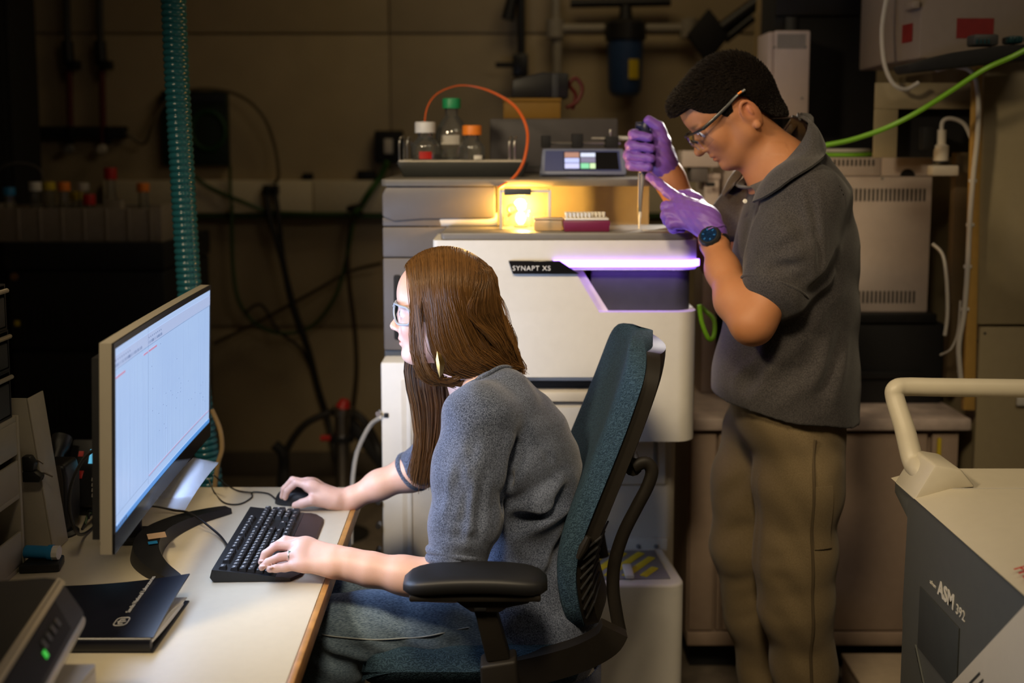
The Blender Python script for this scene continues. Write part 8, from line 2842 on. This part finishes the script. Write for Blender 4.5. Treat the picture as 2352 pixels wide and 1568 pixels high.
hand(G, P(1618, 507, 2.505), 0.034,
     [P(1563, 462, 2.565), P(1566, 478, 2.545), P(1574, 495, 2.528), P(1588, 510, 2.515)],
     [[P(1534, 440, 2.600), P(1512, 421, 2.635), P(1492, 406, 2.672)],
      [P(1530, 474, 2.560), P(1534, 488, 2.590), P(1556, 496, 2.595)],
      [P(1530, 494, 2.540), P(1534, 508, 2.572), P(1558, 512, 2.578)],
      [P(1542, 514, 2.525), P(1546, 524, 2.552), P(1566, 524, 2.560)]],
     [P(1612, 490, 2.545), P(1598, 462, 2.570), P(1582, 450, 2.590), P(1562, 448, 2.605)], kr=0.0155, fr_=(0.0140, 0.0132, 0.0125, 0.0105), k=0.010)
G.cone(P(1585, 485, 2.535), P(1620, 505, 2.505), 0.024, 0.032, 0.02)
me, vv = G.mesh('glove', M_glove, 0.0022, disp=gd)
link('glove', me, mp1)
ring(P(1641, 539, 2.476), P(1622, 512, 2.50) - P(1645, 545, 2.47), 0.0305, 0.0305, 0.0025, 'glove_cuff', M_glove, mp1, 28, wob=0.003)

# ---- safety glasses
M_sframe = mat('black_temple', (0.012, 0.012, 0.013), 0.3, var=0.05)
brow = lambda s: [fm.pt(0.100, s * 0.006, 0.012), fm.pt(0.097, s * 0.024, 0.0135), fm.pt(0.086, s * 0.048, 0.0125), fm.pt(0.066, s * 0.066, 0.010)]
lowr = lambda s: [fm.pt(0.099, s * 0.008, -0.008), fm.pt(0.098, s * 0.024, -0.024), fm.pt(0.086, s * 0.048, -0.028), fm.pt(0.064, s * 0.066, -0.022)]
gm = obj('safety_glasses', MB().tube(smooth_path(brow(-1)[::-1] + brow(1), 4), 0.0026, 8), M_sframe, mp1)
for s in (1, -1):
    bu, lw = smooth_path(brow(s), 5), smooth_path(lowr(s), 5)
    nn_ = len(bu) - 1
    obj('lens', MB().grid(lambda u, v: bu[min(int(u * nn_), nn_)].lerp(lw[min(int(u * nn_), nn_)], v) + (fm.pt(0.003, 0, 0) - fm.pt(0, 0, 0)) * math.sin(math.pi * v), nn_, 6, 0.0015), M_lens, gm, 80)
    obj('temple', MB().tube(smooth_path([fm.pt(0.070, s * 0.065, 0.011), fm.pt(0.045, s * 0.074, 0.014), fm.pt(0.005, s * 0.0815, 0.020), fm.pt(-0.025, s * 0.0835, 0.026), fm.pt(-0.048, s * 0.084, 0.026)], 4), 0.0042, 8, True, 0.5), M_sframe, gm)
    obj('temple_tip', MB().tube([fm.pt(-0.030, s * 0.0865, 0.0275), fm.pt(-0.039, s * 0.0865, 0.0275)], 0.0026, 8), M_orange, gm)
    obj('nose_pad', MB().tube([fm.pt(0.096, s * 0.008, -0.002), fm.pt(0.088, s * 0.011, -0.012)], 0.003, 8), M_sframe, gm)
# ---- watch
wc = P(1634, 549, 2.470)
wax = (P(1660, 620, 2.41) - P(1632, 530, 2.49)).normalized()
wout = V((-0.35, -0.93, 0.15))
wout = (wout - wax * wout.dot(wax)).normalized()
wsid = wax.cross(wout)
wcen = P(1642, 560, 2.472)
ws = obj('watch_strap', MB().tube([wcen + wout * (0.0325 * math.cos(a)) + wsid * (0.0325 * math.sin(a)) for a in [2 * math.pi * k / 32 for k in range(33)]], 0.011, 10, True, 0.3, up=tuple(wax)), M_black, mp1, 60)
face = wcen + wout * 0.033
Mw_ = Matrix(((wsid.x, wax.x, wout.x, face.x), (wsid.y, wax.y, wout.y, face.y), (wsid.z, wax.z, wout.z, face.z), (0, 0, 0, 1)))
wt = obj('watch_case', MB().lathe([(0.024, -0.006), (0.0265, -0.002), (0.0265, 0.004), (0.023, 0.008), (0.019, 0.008)], Mw_, 12), M_black, ws, 25)
obj('watch_dial', MB().lathe([(0.0188, 0.0081), (0.0188, 0.0086)], Mw_, 24), mat('watch_dial', (0.005, 0.02, 0.06), 0.08, var=0.6, vscale=260), ws)
for k in range(6):
    a = k * math.pi / 3
    obj('dial_mark', MB().box((-0.0016, 0.011, 0.0087), (0.0016, 0.016, 0.0095), 0, 1, Mw_ @ Matrix.Rotation(a, 4, 'Z')), mat('dial_blue_%d' % k, (0.02, 0.12, 0.35), 0.3), ws)

# ------------------------------------------------------------------ pipette in the far hand
t = thing('pipette', 'dark blue hand pipette with a clear tip held over the deck', 'pipette', P(1468, 528, 2.705))
Mp = mat('pipette_blue', (0.012, 0.016, 0.05), 0.35, var=0.05)
pt_ = lambda px, py: P(px, py, 2.718)
obj('handle', MB().tube([pt_(1482, 300), pt_(1480, 340), pt_(1478, 392), pt_(1477, 398)], [0.0155, 0.0150, 0.0125, 0.0105], 18), Mp, t)
obj('finger_hook', MB().tube(smooth_path([pt_(1484, 302), pt_(1472, 290), pt_(1460, 288)], 4), [0.012] * 3 + [0.011] * 3 + [0.009] * 3, 12), Mp, t)
obj('plunger', MB().tube([pt_(1482, 300), pt_(1483, 284), pt_(1484, 279)], [0.012, 0.012, 0.009], 16), Mp, t)
obj('ejector_arm', MB().tube([pt_(1469, 392), pt_(1468, 440), pt_(1467, 492)], [0.0035, 0.003, 0.003], 8), M_steel, t)
obj('shaft', MB().tube([pt_(1477, 398), pt_(1476, 412), pt_(1473, 440), pt_(1470, 490)], [0.0075, 0.0060, 0.0042, 0.0036], 14), M_grey, t)
obj('tip', MB().tube([pt_(1470, 486), pt_(1470, 496), pt_(1469, 502), pt_(1468, 532)], [0.0042, 0.0046, 0.0034, 0.0014], 12), mat('tip_plastic', (0.8, 0.78, 0.72), 0.25, var=0.0), t)
